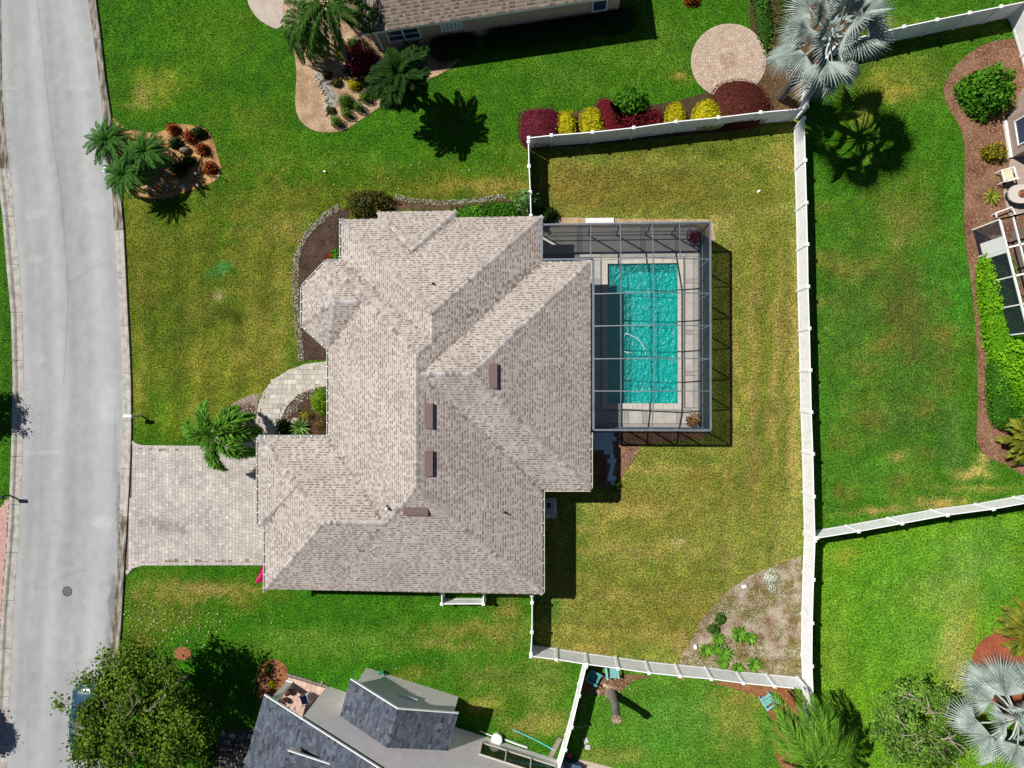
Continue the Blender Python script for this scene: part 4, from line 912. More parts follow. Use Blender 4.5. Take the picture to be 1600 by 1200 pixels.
border('edging_brick', [(449, 1053), (512, 1072)], .16, .0, .11, M('edging_brick', A(120, 112, 100), A(160, 150, 136), tone=True), sh_, step=.3)

# ---------------------------------------------------------------- neighbour to the east (a corner of it shows)
eh = thing('house', 'corner of a pinkish beige house with a white framed window at the right edge', 'house', P(1600, 200))
m_rose = M('rose_beige_stucco', alb(188, 166, 152), alb(176, 154, 142), 3, var=.08, bump=.3, bscale=60)
k0, k1, k2 = P(1598, 138), P(1570, 190), P(1579, 247); zt = 2.7
far = 6.
mb = MB(); n01 = Vector((1, .1, 0)).normalized()
pts = [k0+n01*far, k0, k1, k2, k2+n01*far]
for a, b in zip(pts, pts[1:]): mb.face([(a.x, a.y, -.05), (b.x, b.y, -.05), (b.x, b.y, zt), (a.x, a.y, zt)])
mb.build('wall', m_rose, eh)
rf = [Vector((p.x, p.y, zt)) for p in (k0+n01*far, k0-n01*.0, k1, k2, k2+n01*far)]; mb = MB(); mb.face(rf); mb.build('roof', m_deckm, eh)
uu = (k2-k1).normalized(); no = Vector((uu.y, -uu.x, 0)); no = no if no.x < 0 else -no
s0 = along_s(1591, 176, 1.6, k1, uu); wall_window(eh, k1, uu, no, .35, 1.75, .9, 2.1, 1)
mb = MB(); mb.bar(tuple(k1+no*.05+Vector((0, 0, .1))), tuple(k2+no*.05+Vector((0, 0, .1))), .16, .2); mb.build('base_trim', m_white, eh)
# ================================================================ WHITE VINYL FENCES
m_vinyl = M('white_vinyl', (.82, .83, .84), (.79, .80, .81), 2.5, rough=.5, spec=.35, var=.05, vscale=6, fac=(.3, .8))
m_vinyl2 = M('weathered_vinyl', (.82, .83, .84), (.62, .64, .60), 1.9, rough=.55, spec=.3, var=.05, vscale=5, fac=(.5, .85), stretch=(1.6, 1.6, .5))
def fence(label, tops, H=1.83, world=None, skip_posts=()):
    pts = [Vector((p.x, p.y, 0)) for p in (PL(tops, H+.03))]
    root = thing('fence', label, 'fence', pts[0], group=None)
    for i, p in enumerate(pts):
        if i in skip_posts: continue
        d = (pts[min(i+1, len(pts)-1)]-pts[max(i-1, 0)]); rz = math.atan2(d.y, d.x)
        mb = MB(); mb.box((p.x, p.y, H/2), (.135, .135, H), rz=rz); o = mb.build('post', m_vinyl, root)
        mb = MB(); mb.box((p.x, p.y, H+.012), (.19, .19, .035), rz=rz); mb.box((p.x, p.y, H+.055), (.17, .17, .05), rz=rz, taper=.15); mb.build('post_cap', m_vinyl, o)
    for a, b in zip(pts, pts[1:]):
        d = b-a; L = d.length; d /= L; n = Vector((-d.y, d.x, 0)); rz = math.atan2(d.y, d.x)
        mb = MB(); k = max(2, round((L-.135)/.152)); bw = (L-.135)/k
        for j in range(k):
            c = a+d*(.0675+bw*(j+.5)); mb.box((c.x, c.y, H*.5), (bw-.012, .03, H-.26), rz=rz+random.uniform(-.002, .002))
            if j: c = a+d*(.0675+bw*j); mb.box((c.x, c.y, H*.5), (.014, .018, H-.26), rz=rz)
        mb.build('fence_panel', m_vinyl2, root)
        for z, hh in ((H-.09, .14), (.12, .16)):
            c = (a+b)/2; mb = MB(); mb.box((c.x, c.y, z), (L-.135, .05, hh), rz=rz); mb.build('rail', m_vinyl, root)
    return root
fence('white vinyl fence along the top of the back yard behind the yellow and maroon shrubs', [(826, 215), (861.5, 211), (926, 206), (990.5, 199), (1056.5, 189.5), (1122.8, 183), (1188.8, 175), (1251, 169.5)])
fence('short white fence from the back yard top left corner down to the house', [(825.5, 221), (826.5, 259.5), (828.5, 300), (829.5, 337)])
fence('longest white fence, running down the right side of the back yard past the pool', [(1257, 184), (1258.6, 250), (1260.5, 316.5), (1262, 381.5), (1263, 447.5), (1265, 513), (1266.5, 578.5), (1268, 644), (1270.5, 709.5), (1272, 776), (1273.7, 841)])
fence('white fence beside the sandy garden bed, below the three way fence corner', [(1273.9, 845), (1271.5, 906), (1269.5, 974), (1269, 1041.5), (1272, 1111), (1270, 1166)])
fence('white fence behind the silver fan palm, running to the top right corner', [(1262, 166), (1275, 110), (1310, 66), (1362, 53), (1413, 41), (1465, 30), (1516, 19.5), (1565, 9.5), (1607, 1)], skip_posts=())
fence('white fence stub at the top right corner above the mulch bed', [(1609, 4), (1628, 64), (1646, 130)])
fence('white fence between the bright right hand lawns, rising to the right edge', [(1277, 841), (1342, 830.5), (1410, 818), (1481, 805), (1553, 795.5), (1616, 784), (1680, 772)])
fence('white fence along the bottom of the back yard below the sandy garden bed', [(829.5, 1026), (869.5, 1031), (917, 1038.5), (966, 1045), (1014.5, 1052), (1063, 1057), (1112, 1061.5), (1162, 1068), (1211, 1073), (1262, 1078)])
fence('short white fence from the lower right corner of the house down to the bottom fence', [(830.5, 930), (831.3, 942), (831, 988), (829.5, 1022)])
fence('white fence slanting down from the bottom fence beside the teal chairs', [(916, 1042), (905, 1087.5), (893.5, 1136.5), (883.5, 1172), (868, 1222)])
# low screen round equipment by the south wall
fence('low white three post screen standing against the south wall of the house', [(690, 926), (690, 944), (755, 944), (755, 926)], H=1.15)
# plank lying along the foot of the slanting fence
pa, pb = P(861, 1182), P(877, 1152); mb = MB(); mb.bar((pa.x-.05, pa.y, .05), (pb.x-.05, pb.y, .05), .3, .05); tag(mb.build('plank', M('grey_plank', alb(150, 138, 124), alb(120, 108, 96), 5)), 'grey board lying along the foot of the slanting white fence', 'board')

# ================================================================ POOL, DECK, SCREEN CAGE
DZ = .05
m_conc = M('deck_concrete', alb(206, 201, 192, .72), alb(190, 186, 178, .72), 2.2, rough=.85, var=.07, vscale=14, bump=.15)
m_band = M('deck_band', alb(178, 174, 167, .74), alb(166, 162, 156, .74), 2.2, rough=.85, var=.07, vscale=14)
m_cop = M('coping_stone', alb(222, 216, 203, .72), alb(206, 200, 188, .72), 3, rough=.8, var=.06, vscale=10)
deck = bpy.data.objects.new('pool_deck', None); C.objects.link(deck); deck['kind'] = 'structure'
dk = [P(*q) for q in ((840, 355), (1092, 355), (1092, 668), (905, 668), (905, 398), (840, 398))]
px0, px1 = P(949.5, 500).x, P(1058.5, 500).x; py0, py1 = P(1000, 412).y, P(1000, 630).y
mb = MB()   # bed under the slabs, open where the pool is
for x0, x1, y0, y1 in ((dk[0].x, dk[1].x, py0+.02, dk[0].y), (dk[3].x, px0-.02, dk[2].y, py0+.02), (px1+.02, dk[1].x, dk[2].y, py0+.02), (px0-.02, px1+.02, dk[2].y, py1-.02)):
    mb.prism([(x0, y0), (x1, y0), (x1, y1), (x0, y1)], -.08, DZ-.02)
mb.build('deck_bed', M('deck_joint', alb(120, 116, 110, .7)), deck)
def dslab(x0, y0, x1, y1, mat=m_conc, z=DZ, name='deck_slab'):
    a, b = P(x0, y0), P(x1, y1); g = .012; mb = MB(); mb.prism([(a.x+g, b.y+g), (b.x-g, b.y+g), (b.x-g, a.y-g), (a.x+g, a.y-g)], DZ-.04, z); return mb.build(name, mat, deck)
bx_ = [840, 903, 910, 1002, 1009, 1056, 1063, 1092]
for x0, x1 in ((840, 902), (909, 1001), (1008, 1055), (1062, 1091)): dslab(x0, 356, x1, 396)
for x0, x1 in ((902, 909), (1001, 1008), (1055, 1062)): dslab(x0, 356, x1, 396, m_band, name='deck_band')
dslab(906, 396, 938, 403, m_conc); dslab(938, 396, 1072, 401.5, m_band, name='deck_band'); dslab(1072, 396, 1091, 401.5, m_band, name='deck_band')
ys_ = [401.5, 436, 443, 516, 523, 580, 587, 637]
for i in range(7):
    band = i in (1, 3, 5); nm = 'deck_band' if band else 'deck_slab'; mt = m_band if band else m_conc
    dslab(1070.5, ys_[i], 1083, ys_[i+1], mt, name=nm)
    dslab(1083, ys_[i], 1091, ys_[i+1], m_band, name='deck_band')
    dslab(906, ys_[i], 938.5, ys_[i+1], mt, name=nm)
for x0, x1 in ((906, 975), (982, 1004), (1011, 1057), (1064, 1091)): dslab(x0, 642, x1, 662)
for x0, x1 in ((975, 982), (1004, 1011), (1057, 1064)): dslab(x0, 642, x1, 662, m_band, name='deck_band')
dslab(906, 662, 1091, 667.5, m_band, name='deck_band'); dslab(906, 637, 938.5, 642, m_band, name='deck_band'); dslab(938.5, 637, 1091, 642, m_band, name='deck_band')
# coping pieces round the pool
pool = thing('swimming_pool', 'rectangular turquoise swimming pool under the screen cage', 'swimming pool', P(1004, 520))
cw = .36
def coping(x0, y0, x1, y1, k, hor):
    for i in range(k):
        if hor: a, b, c, d = x0+(x1-x0)*i/k, y0, x0+(x1-x0)*(i+1)/k, y1
        else: a, b, c, d = x0, y0+(y1-y0)*i/k, x1, y0+(y1-y0)*(i+1)/k
        mb = MB(); g = .005; mb.prism([(a+g, b+g), (c-g, b+g), (c-g, d-g), (a+g, d-g)], -.02, DZ+.012); mb.build('coping_stone', m_cop, pool)
coping(px0-cw, py0, px1+cw, py0+cw, 8, True); coping(px0-cw, py1-cw, px1+cw, py1, 8, True); coping(px0-cw, py1, px0, py0, 12, False); coping(px1, py1, px1+cw, py0, 12, False)
m_plas = M('pool_plaster', (.20, .62, .58), (.17, .55, .52), 1.5, rough=.8, var=.05)
mb = MB(); zb = -1.0
for q in (((px0, py1, zb), (px1, py1, zb), (px1, py0, zb), (px0, py0, zb)), ((px0, py0, zb), (px1, py0, zb), (px1, py0, 0), (px0, py0, 0)), ((px1, py1, zb), (px0, py1, zb), (px0, py1, 0), (px1, py1, 0)), ((px0, py1, zb), (px0, py0, zb), (px0, py0, 0), (px0, py1, 0)), ((px1, py0, zb), (px1, py1, zb), (px1, py1, 0), (px1, py0, 0))): mb.face(q)
mb.build('basin', m_plas, pool)
for k in range(3):
    mb = MB(); mb.prism([(px0+.002, py0-.002), (px0+.002, py0-1.5+k*.4), (px0+1.5-k*.4, py0-.002)], zb, -.75+k*.2); mb.build('corner_step', m_plas, pool)
mb = MB(); tt = [(px0, py0), (px1, py0), (px1, py1), (px0, py1)]
for (a, b), (c, d) in zip(tt, tt[1:]+tt[:1]):
    L = math.hypot(c-a, d-b); k = int(L/.16); nx, ny = (py0-py1)*0, 0
    for i in range(k):
        s, e = (i+.04)/k, (i+.96)/k; inx = .004*(1 if a == c == px0 else -1 if a == c else 0); iny = .004*(1 if b == d == py1 else -1 if b == d else 0)
        mb.face([(a+(c-a)*s+inx, b+(d-b)*s+iny, -.16), (a+(c-a)*e+inx, b+(d-b)*e+iny, -.16), (a+(c-a)*e+inx, b+(d-b)*e+iny, .02), (a+(c-a)*s+inx, b+(d-b)*s+iny, .02)][::-1], random.random())
mb.build('waterline_tile', M('waterline_tile', (.04, .22, .25), (.08, .32, .34), tone=True, rough=.3), pool, kind='stuff')
# water: rippled surface
gx = np.linspace(px0, px1, 130); gy = np.linspace(py1, py0, 250); WX, WY = np.meshgrid(gx, gy, indexing='ij')
r1 = fbm(WX*1.1+WY*.3, WY*.9, 4.6, 41, 3)+.35*fbm(WX, WY, 10, 45, 2); ridg = 1-np.abs(2*fbm(WX+.3*fbm(WX, WY, 2, 3), WY, 3.4, 51, 3)-1)
ridg2 = 1-np.abs(2*fbm(WX+.2*fbm(WX, WY, 3, 7), WY, 6.2, 57, 2)-1); wz = -.15+.12*(r1-.6)+.06*(ridg**4-.3)+.045*(ridg2**4-.3)
I = np.arange(130*250).reshape(130, 250); Q = np.stack([I[:-1, :-1], I[1:, :-1], I[1:, 1:], I[:-1, 1:]], -1).reshape(-1, 4)
wm_ = bpy.data.materials.new('pool_water'); wm_.use_nodes = True; nt = wm_.node_tree; N = nt.nodes; L_ = nt.links; N.remove(N['Principled BSDF'])
tr = N.new('ShaderNodeBsdfTransparent'); tr.inputs[0].default_value = (.10, .84, .82, 1); df = N.new('ShaderNodeBsdfDiffuse'); df.inputs[0].default_value = (.002, .40, .38, 1); gl = N.new('ShaderNodeBsdfGlossy'); gl.inputs['Roughness'].default_value = .35
fr = N.new('ShaderNodeFresnel'); fr.inputs[0].default_value = 1.33; m1 = N.new('ShaderNodeMixShader'); m1.inputs[0].default_value = .36; m2 = N.new('ShaderNodeMixShader')
L_.new(tr.outputs[0], m1.inputs[1]); L_.new(df.outputs[0], m1.inputs[2]); L_.new(fr.outputs[0], m2.inputs[0]); L_.new(m1.outputs[0], m2.inputs[1]); L_.new(gl.outputs[0], m2.inputs[2]); L_.new(m2.outputs[0], N['Material Output'].inputs[0])
link('water', npmesh('water', np.stack([WX.ravel(), WY.ravel(), wz.ravel()], -1), Q, wm_, smooth=True), pool)
# pool hose floating on the water
hs = [P(977, 521, -.04), P(984, 523, -.03), P(996, 529, -.03), P(1004, 538, -.03), P(1008, 548, -.04), P(1009, 556, -.05)]; h2 = [P(976, 549, -.04), P(982, 552, -.03), P(989, 550, -.03)]
ht = thing('pool_hose', 'pale curved hose floating in the turquoise pool', 'hose', hs[0])
for L in (hs, h2): mb = MB(); mb.tube(L, .03, 7); mb.build('hose', M('pale_hose', (.5, .62, .62), rough=.5), ht, smooth=True)

# the cage
ZC = 3.05
cage = thing('pool_cage', 'grey aluminium screen cage with dark mesh panels over the pool', 'pool cage', P(1020, 510))
m_bar = M('grey_aluminium', (.13, .16, .19), (.10, .12, .15), 3, rough=.45, spec=.5)
def screen_mat(name, dens):
    m = bpy.data.materials.new(name); m.use_nodes = True; nt = m.node_tree; N = nt.nodes; b = N['Principled BSDF']; b.inputs['Base Color'].default_value = (.010, .018, .034, 1); b.inputs['Roughness'].default_value = .7
    t = N.new('ShaderNodeBsdfTransparent'); x = N.new('ShaderNodeMixShader'); x.inputs[0].default_value = dens
    nt.links.new(t.outputs[0], x.inputs[1]); nt.links.new(b.outputs[0], x.inputs[2]); nt.links.new(x.outputs[0], N['Material Output'].inputs[0]); return m
m_scr = screen_mat('roof_screen', .12); m_scrw = screen_mat('wall_screen', .78)
X = lambda px, z=ZC: P(px, 500, z).x
Y = lambda py, z=ZC: P(1000, py, z).y
xw0, xw, xa, xb, xe = X(847), X(927), X(970, ZC+.35), X(1021, ZC+.6), X(1110)
yn, ysn = Y(349), Y(672); yl = Y(404)
yr = [yn, Y(404, ZC+.45), Y(457, ZC+.6), Y(508, ZC+.6), Y(560, ZC+.6), Y(611, ZC+.6), ysn]
def zr(x, y):
    zx = np.interp(x, [xw, xa, xb, xe], [.12, .38, .62, 0.]); ey_ = np.interp(y, [ysn, yr[5], yr[1], yn], [0, 1, 1, 0]); return ZC+float(zx)*float(ey_) if x > xw+.01 else ZC+.12*float(ey_)
def beam(a, b, w=.05, h=.08, name='beam'):
    mb = MB(); mb.bar(a, b, w, h); return mb.build(name, m_bar, cage)
def pt(x, y): return (x, y, zr(x, y))
xs_ = [xw, xa, xb, xe]; x904 = X(922)
# edge beams
for a, b in zip(xs_, xs_[1:]): beam((a, yn, ZC), (b, yn, ZC), .1, .13); beam((a, ysn, ZC), (b, ysn, ZC), .1, .13)
beam((xw0, yn, ZC), (xw, yn, ZC), .1, .13); beam((xw0, yl, ZC), (xw, yl, ZC), .1, .13, 'gutter_beam'); beam((xw0, yn+.15, ZC), (xw0, yl, ZC), .1, .13, 'gutter_beam')
for a, b in zip(yr, yr[1:]):
    beam((xe, a, ZC), (xe, b, ZC), .1, .13)
for a, b in zip([yl]+yr[2:], yr[2:]): beam((xw, a, ZC), (xw, b, ZC), .13, .13, 'gutter_beam')
for j, y in enumerate(yr[1:-1]):
    for a, b in zip(xs_, xs_[1:]): beam(pt(a, y), pt(b, y))
for x in (xa, xb):
    for a, b in zip(yr, yr[1:]): beam(pt(x, a), pt(x, b), .05, .09)
x9 = X(923); beam((x9, yn, ZC), (x9, yl, ZC+.1), .05, .09); x10 = X(1063, ZC+.3); beam((x10, yn, ZC), pt(x10, yr[1]), .05, .09)
# roof screens
def screen(q, mat, name='screen_panel'):
    mb = MB(); mb.face(q); return mb.build(name, mat, cage)
for i, (a, b) in enumerate(zip(xs_, xs_[1:])):
    for c, d in zip(yr, yr[1:]): screen([pt(a, d), pt(b, d), pt(b, c), pt(a, c)], m_scr)
screen([(xw0, yl, ZC), (xw, yl, ZC), (xw, yn, ZC), (xw0, yn, ZC)], m_scr)
# walls: posts, rails, screens
py_ = yr; pxs = [xw0, x9, xa, xb, x10, xe]
for y in yr: beam((xe, y, .04), (xe, y, ZC-.06), .08, .06, 'wall_post')
for x in pxs[:-1]: beam((x, yn, .04), (x, yn, ZC-.06), .08, .06, 'wall_post')
for x in (xw+.55, xa+.35, xb, x10): beam((x, ysn, .04), (x, ysn, ZC-.06), .08, .06, 'wall_post')
for z in (.06, .9):
    for a, b in zip(yr, yr[1:]): beam((xe, a, z), (xe, b, z), .05, .05, 'chair_rail')
    for a, b in zip(pxs, pxs[1:]): beam((a, yn, z), (b, yn, z), .05, .05, 'chair_rail')
    beam((xw, ysn, z), (xe, ysn, z), .05, .05, 'chair_rail')
for a, b in zip(yr, yr[1:]): screen([(xe, a, .05), (xe, b, .05), (xe, b, ZC), (xe, a, ZC)], m_scrw)
for a, b in zip(pxs, pxs[1:]): screen([(a, yn, .05), (b, yn, .05), (b, yn, ZC), (a, yn, ZC)], m_scrw)
pys = [xw, xw+.55, xa+.35, xb, x10, xe]
for a, b in zip(pys, pys[1:]): screen([(a, ysn, .05), (b, ysn, .05), (b, ysn, ZC), (a, ysn, ZC)], m_scrw)
# plain slab beside the cage
cb = P(937, 345); mb = MB(); mb.box((cb.x, cb.y, .06), (1.72, .3, .12)); tag(mb.build('step_slab', M('white_slab', (.62, .62, .60), (.55, .55, .53), 4)), 'white rectangular slab on the gravel at the top of the pool cage', 'slab')
# ================================================================ PLANTS
def FM(name, dark, light, trans=.25, rough=.7, k=.8, spec=.12): return M(name, alb(*dark, k=k), alb(*light, k=k), tone=True, rough=rough, trans=trans, var=.15, vscale=7, spec=spec)
def unit(v): return v/np.maximum(np.linalg.norm(v, axis=-1, keepdims=True), 1e-9)
def leafquads(pos, axis, nor, ln, wd, fold=.25):
    axis = unit(axis); side = unit(np.cross(nor, axis)); nor = np.cross(axis, side)
    ln = np.broadcast_to(np.asarray(ln, float), (len(pos),))[:, None]; wd = np.broadcast_to(np.asarray(wd, float), (len(pos),))[:, None]
    V = np.empty((len(pos), 4, 3)); V[:, 0] = pos; V[:, 1] = pos+axis*ln*.5+side*wd*.5+nor*wd*fold; V[:, 2] = pos+axis*ln-nor*ln*.12; V[:, 3] = pos+axis*ln*.5-side*wd*.5+nor*wd*fold
    F = np.arange(len(pos)*4).reshape(-1, 4); return V.reshape(-1, 3), F
def tri(F): return np.concatenate([F[:, [0, 1, 2]], F[:, [0, 2, 3]]])
def rnd(n): return unit(RNG.normal(size=(n, 3)))
def dome(rx, ry, h, n, leaf, core=True, lump=.22, spike=0, wl=.55, seed=None, flat=.0):
    """leafy dome round the origin: leaves over a lumpy shell, a dark twig core inside"""
    d = rnd(n); d[:, 2] = np.abs(d[:, 2])*1.1-.15; d = unit(d)
    th = np.arctan2(d[:, 1], d[:, 0]); sd = RNG.integers(0, 50)
    lum = 1-lump+2*lump*fbm(d[:, 0]*2+5+d[:, 2], d[:, 1]*2+5, 1.5, int(sd), 2)
    r = lum*RNG.uniform(.78, 1.02, n); p = np.stack([d[:, 0]*rx*r, d[:, 1]*ry*r, np.maximum(.02, (d[:, 2]*h*r))], -1)
    nor = unit(np.stack([d[:, 0]/rx, d[:, 1]/ry, d[:, 2]/h*1.0+.25], -1)); ax = unit(rnd(n)*.9+nor*(.35+spike)+np.array([0, 0, .15]))
    l = leaf*RNG.uniform(.6, 1.35, n); V, F = leafquads(p-ax*l[:, None]*.4, ax, nor+.35*rnd(n), l, l*wl)
    tone = np.clip(.45+.9*(lum-1)/max(lump, .05)*.3+RNG.normal(0, .22, n), 0, 1)
    F = tri(F); tone = np.tile(tone, 2)
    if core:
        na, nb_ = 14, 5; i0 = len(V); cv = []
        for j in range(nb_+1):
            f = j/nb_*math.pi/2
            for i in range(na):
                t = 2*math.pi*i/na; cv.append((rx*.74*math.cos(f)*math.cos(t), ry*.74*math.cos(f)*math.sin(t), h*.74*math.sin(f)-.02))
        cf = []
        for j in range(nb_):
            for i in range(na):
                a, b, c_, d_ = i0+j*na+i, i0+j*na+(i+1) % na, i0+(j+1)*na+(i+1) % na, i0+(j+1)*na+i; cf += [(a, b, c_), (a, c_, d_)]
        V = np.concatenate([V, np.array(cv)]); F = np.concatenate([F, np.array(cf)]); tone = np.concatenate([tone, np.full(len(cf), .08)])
    return V, F, tone
def shrub(label, px, py, rx, ry, h, mat, n=500, leaf=.13, name='shrub', cat='shrub', group=None, z=.01, **kw):
    g = P(px, py, h*.55); V, F, t = dome(rx, ry, h, n, leaf, **kw); o = link(name, npmesh(name, V, F, mat, tone=t)); o.location = (g.x, g.y, z); o.rotation_euler = (0, 0, 0)
    return tag(o, label, cat, group)
def hedge(label, poly, h, mat, dens=120, leaf=.09, name='hedge', cat='hedge', group=None, round_=.25, lump=.12, wl=.6):
    """clipped hedge: leaves over the top and sides of an outline seen at its top"""
    W = [tuple(v[:2]) for v in PL(poly, h)]
    if poly_area_sign(W) < 0: W = W[::-1]
    cxm, cym = np.mean([p[0] for p in W]), np.mean([p[1] for p in W]); L = [(x-cxm, y-cym) for x, y in W]; n = len(L)
    x0, x1 = min(p[0] for p in L), max(p[0] for p in L); y0, y1 = min(p[1] for p in L), max(p[1] for p in L)
    m = int((x1-x0)*(y1-y0)*dens); x = RNG.uniform(x0, x1, m); y = RNG.uniform(y0, y1, m); k = inside(x, y, L); x, y = x[k], y[k]
    d = np.full(len(x), 9.); gx = np.zeros(len(x)); gy = np.zeros(len(x))
    for i in range(n):
        a, b = np.array(L[i]), np.array(L[(i+1) % n]); e = b-a; q = np.clip(((x-a[0])*e[0]+(y-a[1])*e[1])/(e@e+1e-9), 0, 1); qx, qy = x-a[0]-q*e[0], y-a[1]-q*e[1]; dd = np.hypot(qx, qy); c = dd < d; d[c] = dd[c]; gx[c] = -qx[c]/np.maximum(dd[c], 1e-6); gy[c] = -qy[c]/np.maximum(dd[c], 1e-6)
    lum = fbm(x+cxm, y+cym, 1.6, 8, 3); edge = np.clip(1-d/round_, 0, 1)
    z = h*(1-.35*edge**2)+(lum-.5)*h*lump*2+RNG.normal(0, leaf*.25, len(x)); p = [np.stack([x, y, z], -1)]; nn = [np.stack([gx*edge, gy*edge, np.full(len(x), .6)], -1)]; tn = [np.clip(.5+(lum-.5)*1.4+RNG.normal(0, .2, len(x))-.12*edge, 0, 1)]
    for i in range(n):
        a, b = np.array(L[i]), np.array(L[(i+1) % n]); e = b-a; le = np.hypot(*e); m = int(le*h*dens*.8)
        if not m: continue
        s = RNG.random(m); zz = RNG.uniform(.03, h*.85, m); no = np.array([e[1], -e[0]])/max(le, 1e-6); off = RNG.normal(0, leaf*.4, m)
        p.append(np.stack([a[0]+e[0]*s+no[0]*off, a[1]+e[1]*s+no[1]*off, zz], -1)); nn.append(np.tile([no[0], no[1], .25], (m, 1))); tn.append(np.clip(RNG.normal(.45, .2, m), 0, 1))
    p, nn, tn = np.concatenate(p), unit(np.concatenate(nn)), np.concatenate(tn); ax = unit(rnd(len(p))*.9+nn*.4); l = leaf*RNG.uniform(.6, 1.3, len(p))
    V, F = leafquads(p-ax*l[:, None]*.4, ax, nn+.3*rnd(len(p)), l, l*wl); F = tri(F); tn = np.tile(tn, 2)
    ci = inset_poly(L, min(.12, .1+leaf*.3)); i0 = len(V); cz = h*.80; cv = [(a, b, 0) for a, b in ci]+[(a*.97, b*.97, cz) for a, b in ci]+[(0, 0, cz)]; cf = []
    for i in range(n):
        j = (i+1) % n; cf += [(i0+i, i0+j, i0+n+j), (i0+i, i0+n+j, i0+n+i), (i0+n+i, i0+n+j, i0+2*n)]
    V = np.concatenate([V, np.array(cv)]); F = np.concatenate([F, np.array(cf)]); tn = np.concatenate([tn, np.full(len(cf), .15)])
    o = link(name, npmesh(name, V, F, mat, tone=tn)); o.location = (cxm, cym, .01); return tag(o, label, cat, group)
# ---- feather palms
def frond_mesh(name, L, mat, n=34, leaf=.55, wd=.045, droop=.5, plume=0, arch=.35, seed=0, angle=52, curl=.35):
    """one feather leaf along +X: a rib that rises and bends over, narrow leaflets down both sides"""
    r = np.random.default_rng(seed); t = np.linspace(0, 1, 9); rib = np.stack([L*(t-.10*t**3), .05*L*np.sin(2.2*t+seed), L*(arch*t-(arch+droop)*t**2.2)], -1)
    mb = MB(); mb.tube([tuple(p) for p in rib], [.035*(1-.85*a) for a in t], 5, tone=.75)
    at = lambda s: np.array([np.interp(s, t, rib[:, i]) for i in range(3)])
    k = 2 if not plume else 4; P_, A_, N_, L_, W_ = [], [], [], [], []
    for i in range(n):
        s = .12+.88*(i+.5)/n; p = at(s); d = at(min(1, s+.02))-at(max(0, s-.02)); d /= np.linalg.norm(d); up = np.array([0, 0, 1.])-d*d[2]; up /= np.linalg.norm(up); sd = np.cross(d, up)
        for q in range(k):
            sg = 1 if q % 2 else -1; el = r.normal(.12, .18) if q < 2 else r.normal(.9, .3); a = math.radians(angle*(1-.35*s)+r.normal(0, 6))
            ax = d*math.cos(a)+(sd*sg*math.cos(el)+up*math.sin(el))*math.sin(a); P_.append(p+d*r.normal(0, .01)); A_.append(ax); N_.append(up+.25*r.normal(size=3)); L_.append(leaf*(math.sin(math.pi*(.12+.83*s))**.7)*r.uniform(.85, 1.1)); W_.append(wd*r.uniform(.8, 1.2))
    P_, A_, N_ = map(np.array, (P_, A_, N_)); L_, W_ = np.array(L_), np.array(W_); m = len(P_)
    A_ = unit(A_); side = unit(np.cross(N_, A_)); mid = P_+A_*L_[:, None]*.55; tip = P_+A_*L_[:, None]*.97-np.array([0, 0, 1])*(L_*curl)[:, None]
    V = np.stack([P_, mid+side*W_[:, None]*.5, mid-side*W_[:, None]*.5, tip], 1).reshape(-1, 3); I = np.arange(m)[:, None]*4
    tone = np.clip(r.normal(.5, .2, m), 0, 1)
    for j in range(m): 
        b = len(mb.v); mb.v += [tuple(x) for x in V[j*4:j*4+4]]; mb.f += [(b, b+1, b+2), (b+1, b+3, b+2)]; mb.t += [tone[j]]*2
    return mb.mesh(name, mat)
def fan_mesh(name, Lp, Rf, mat, n=30, seed=0):
    """one fan leaf along +X: a stalk and a pleated blade of pointed segments"""
    r = np.random.default_rng(seed); mb = MB(); mb.tube([(0, 0, 0), (Lp*.5, 0, Lp*.10), (Lp, 0, Lp*.06)], [.05, .036, .03], 5, tone=.9); c = np.array([Lp, 0, Lp*.06])
    for i in range(n):
        a = math.radians(-98+196*(i+.5)/n); da = math.radians(196/n/2)*1.0; R_ = Rf*(1-.22*(abs(a)/2.2)**2)*r.uniform(.92, 1.06)
        def q(rr, aa, dz): 
            sag = -.20*rr*rr/Rf-.18*abs(math.sin(aa))*rr+.10*rr*math.cos(aa); return tuple(c+np.array([rr*math.cos(aa), rr*math.sin(aa), sag+dz]))
        t = max(0, min(1, r.normal(.55, .16))); pl = .05
        m0 = q(R_*.52, a-da, -pl*.6); m1 = q(R_*.52, a+da, -pl*.6); md = q(R_*.52, a, pl*.6); tip = q(R_*1.0, a+r.normal(0, .015), -.10*R_); st = q(.02, a, 0)
        b = len(mb.v); mb.v += [st, m0, md, m1, tip]; mb.f += [(b, b+1, b+2), (b, b+2, b+3), (b+1, b+4, b+2), (b+2, b+4, b+3)]; mb.t += [t, t*.9, t, t*.9]
    return mb.mesh(name, mat)
def palm(label, crown, base, meshes, fronds, trunk_r=.14, m_trunk=None, name='palm_tree', cat='palm tree', group=None, roll=.25):
    """palm: leaning trunk from base to crown, fronds as (yaw deg, pitch deg, scale)"""
    t = thing(name, label, cat, (base.x, base.y, 0), 0, group); rel = crown-Vector((base.x, base.y, 0)); mb = MB(); k = 10
    pts = [Vector((rel.x*(i/k)**1.3, rel.y*(i/k)**1.3, rel.z*i/k)) for i in range(k+1)]
    mb.tube([tuple(p) for p in pts], [trunk_r*(1.25-.45*i/k+(.06 if i % 2 else 0)) for i in range(k+1)], 9, tone=.5); mb.build('trunk', m_trunk or m_ptrunk, t, world=False, smooth=False)
    for i, (yaw, pitch, sc) in enumerate(fronds):
        link('frond', meshes[i % len(meshes)], t, loc=rel, rot=Euler((random.uniform(-roll, roll), -math.radians(pitch), math.radians(yaw)), 'XYZ'), scale=sc, world=False)
    return t
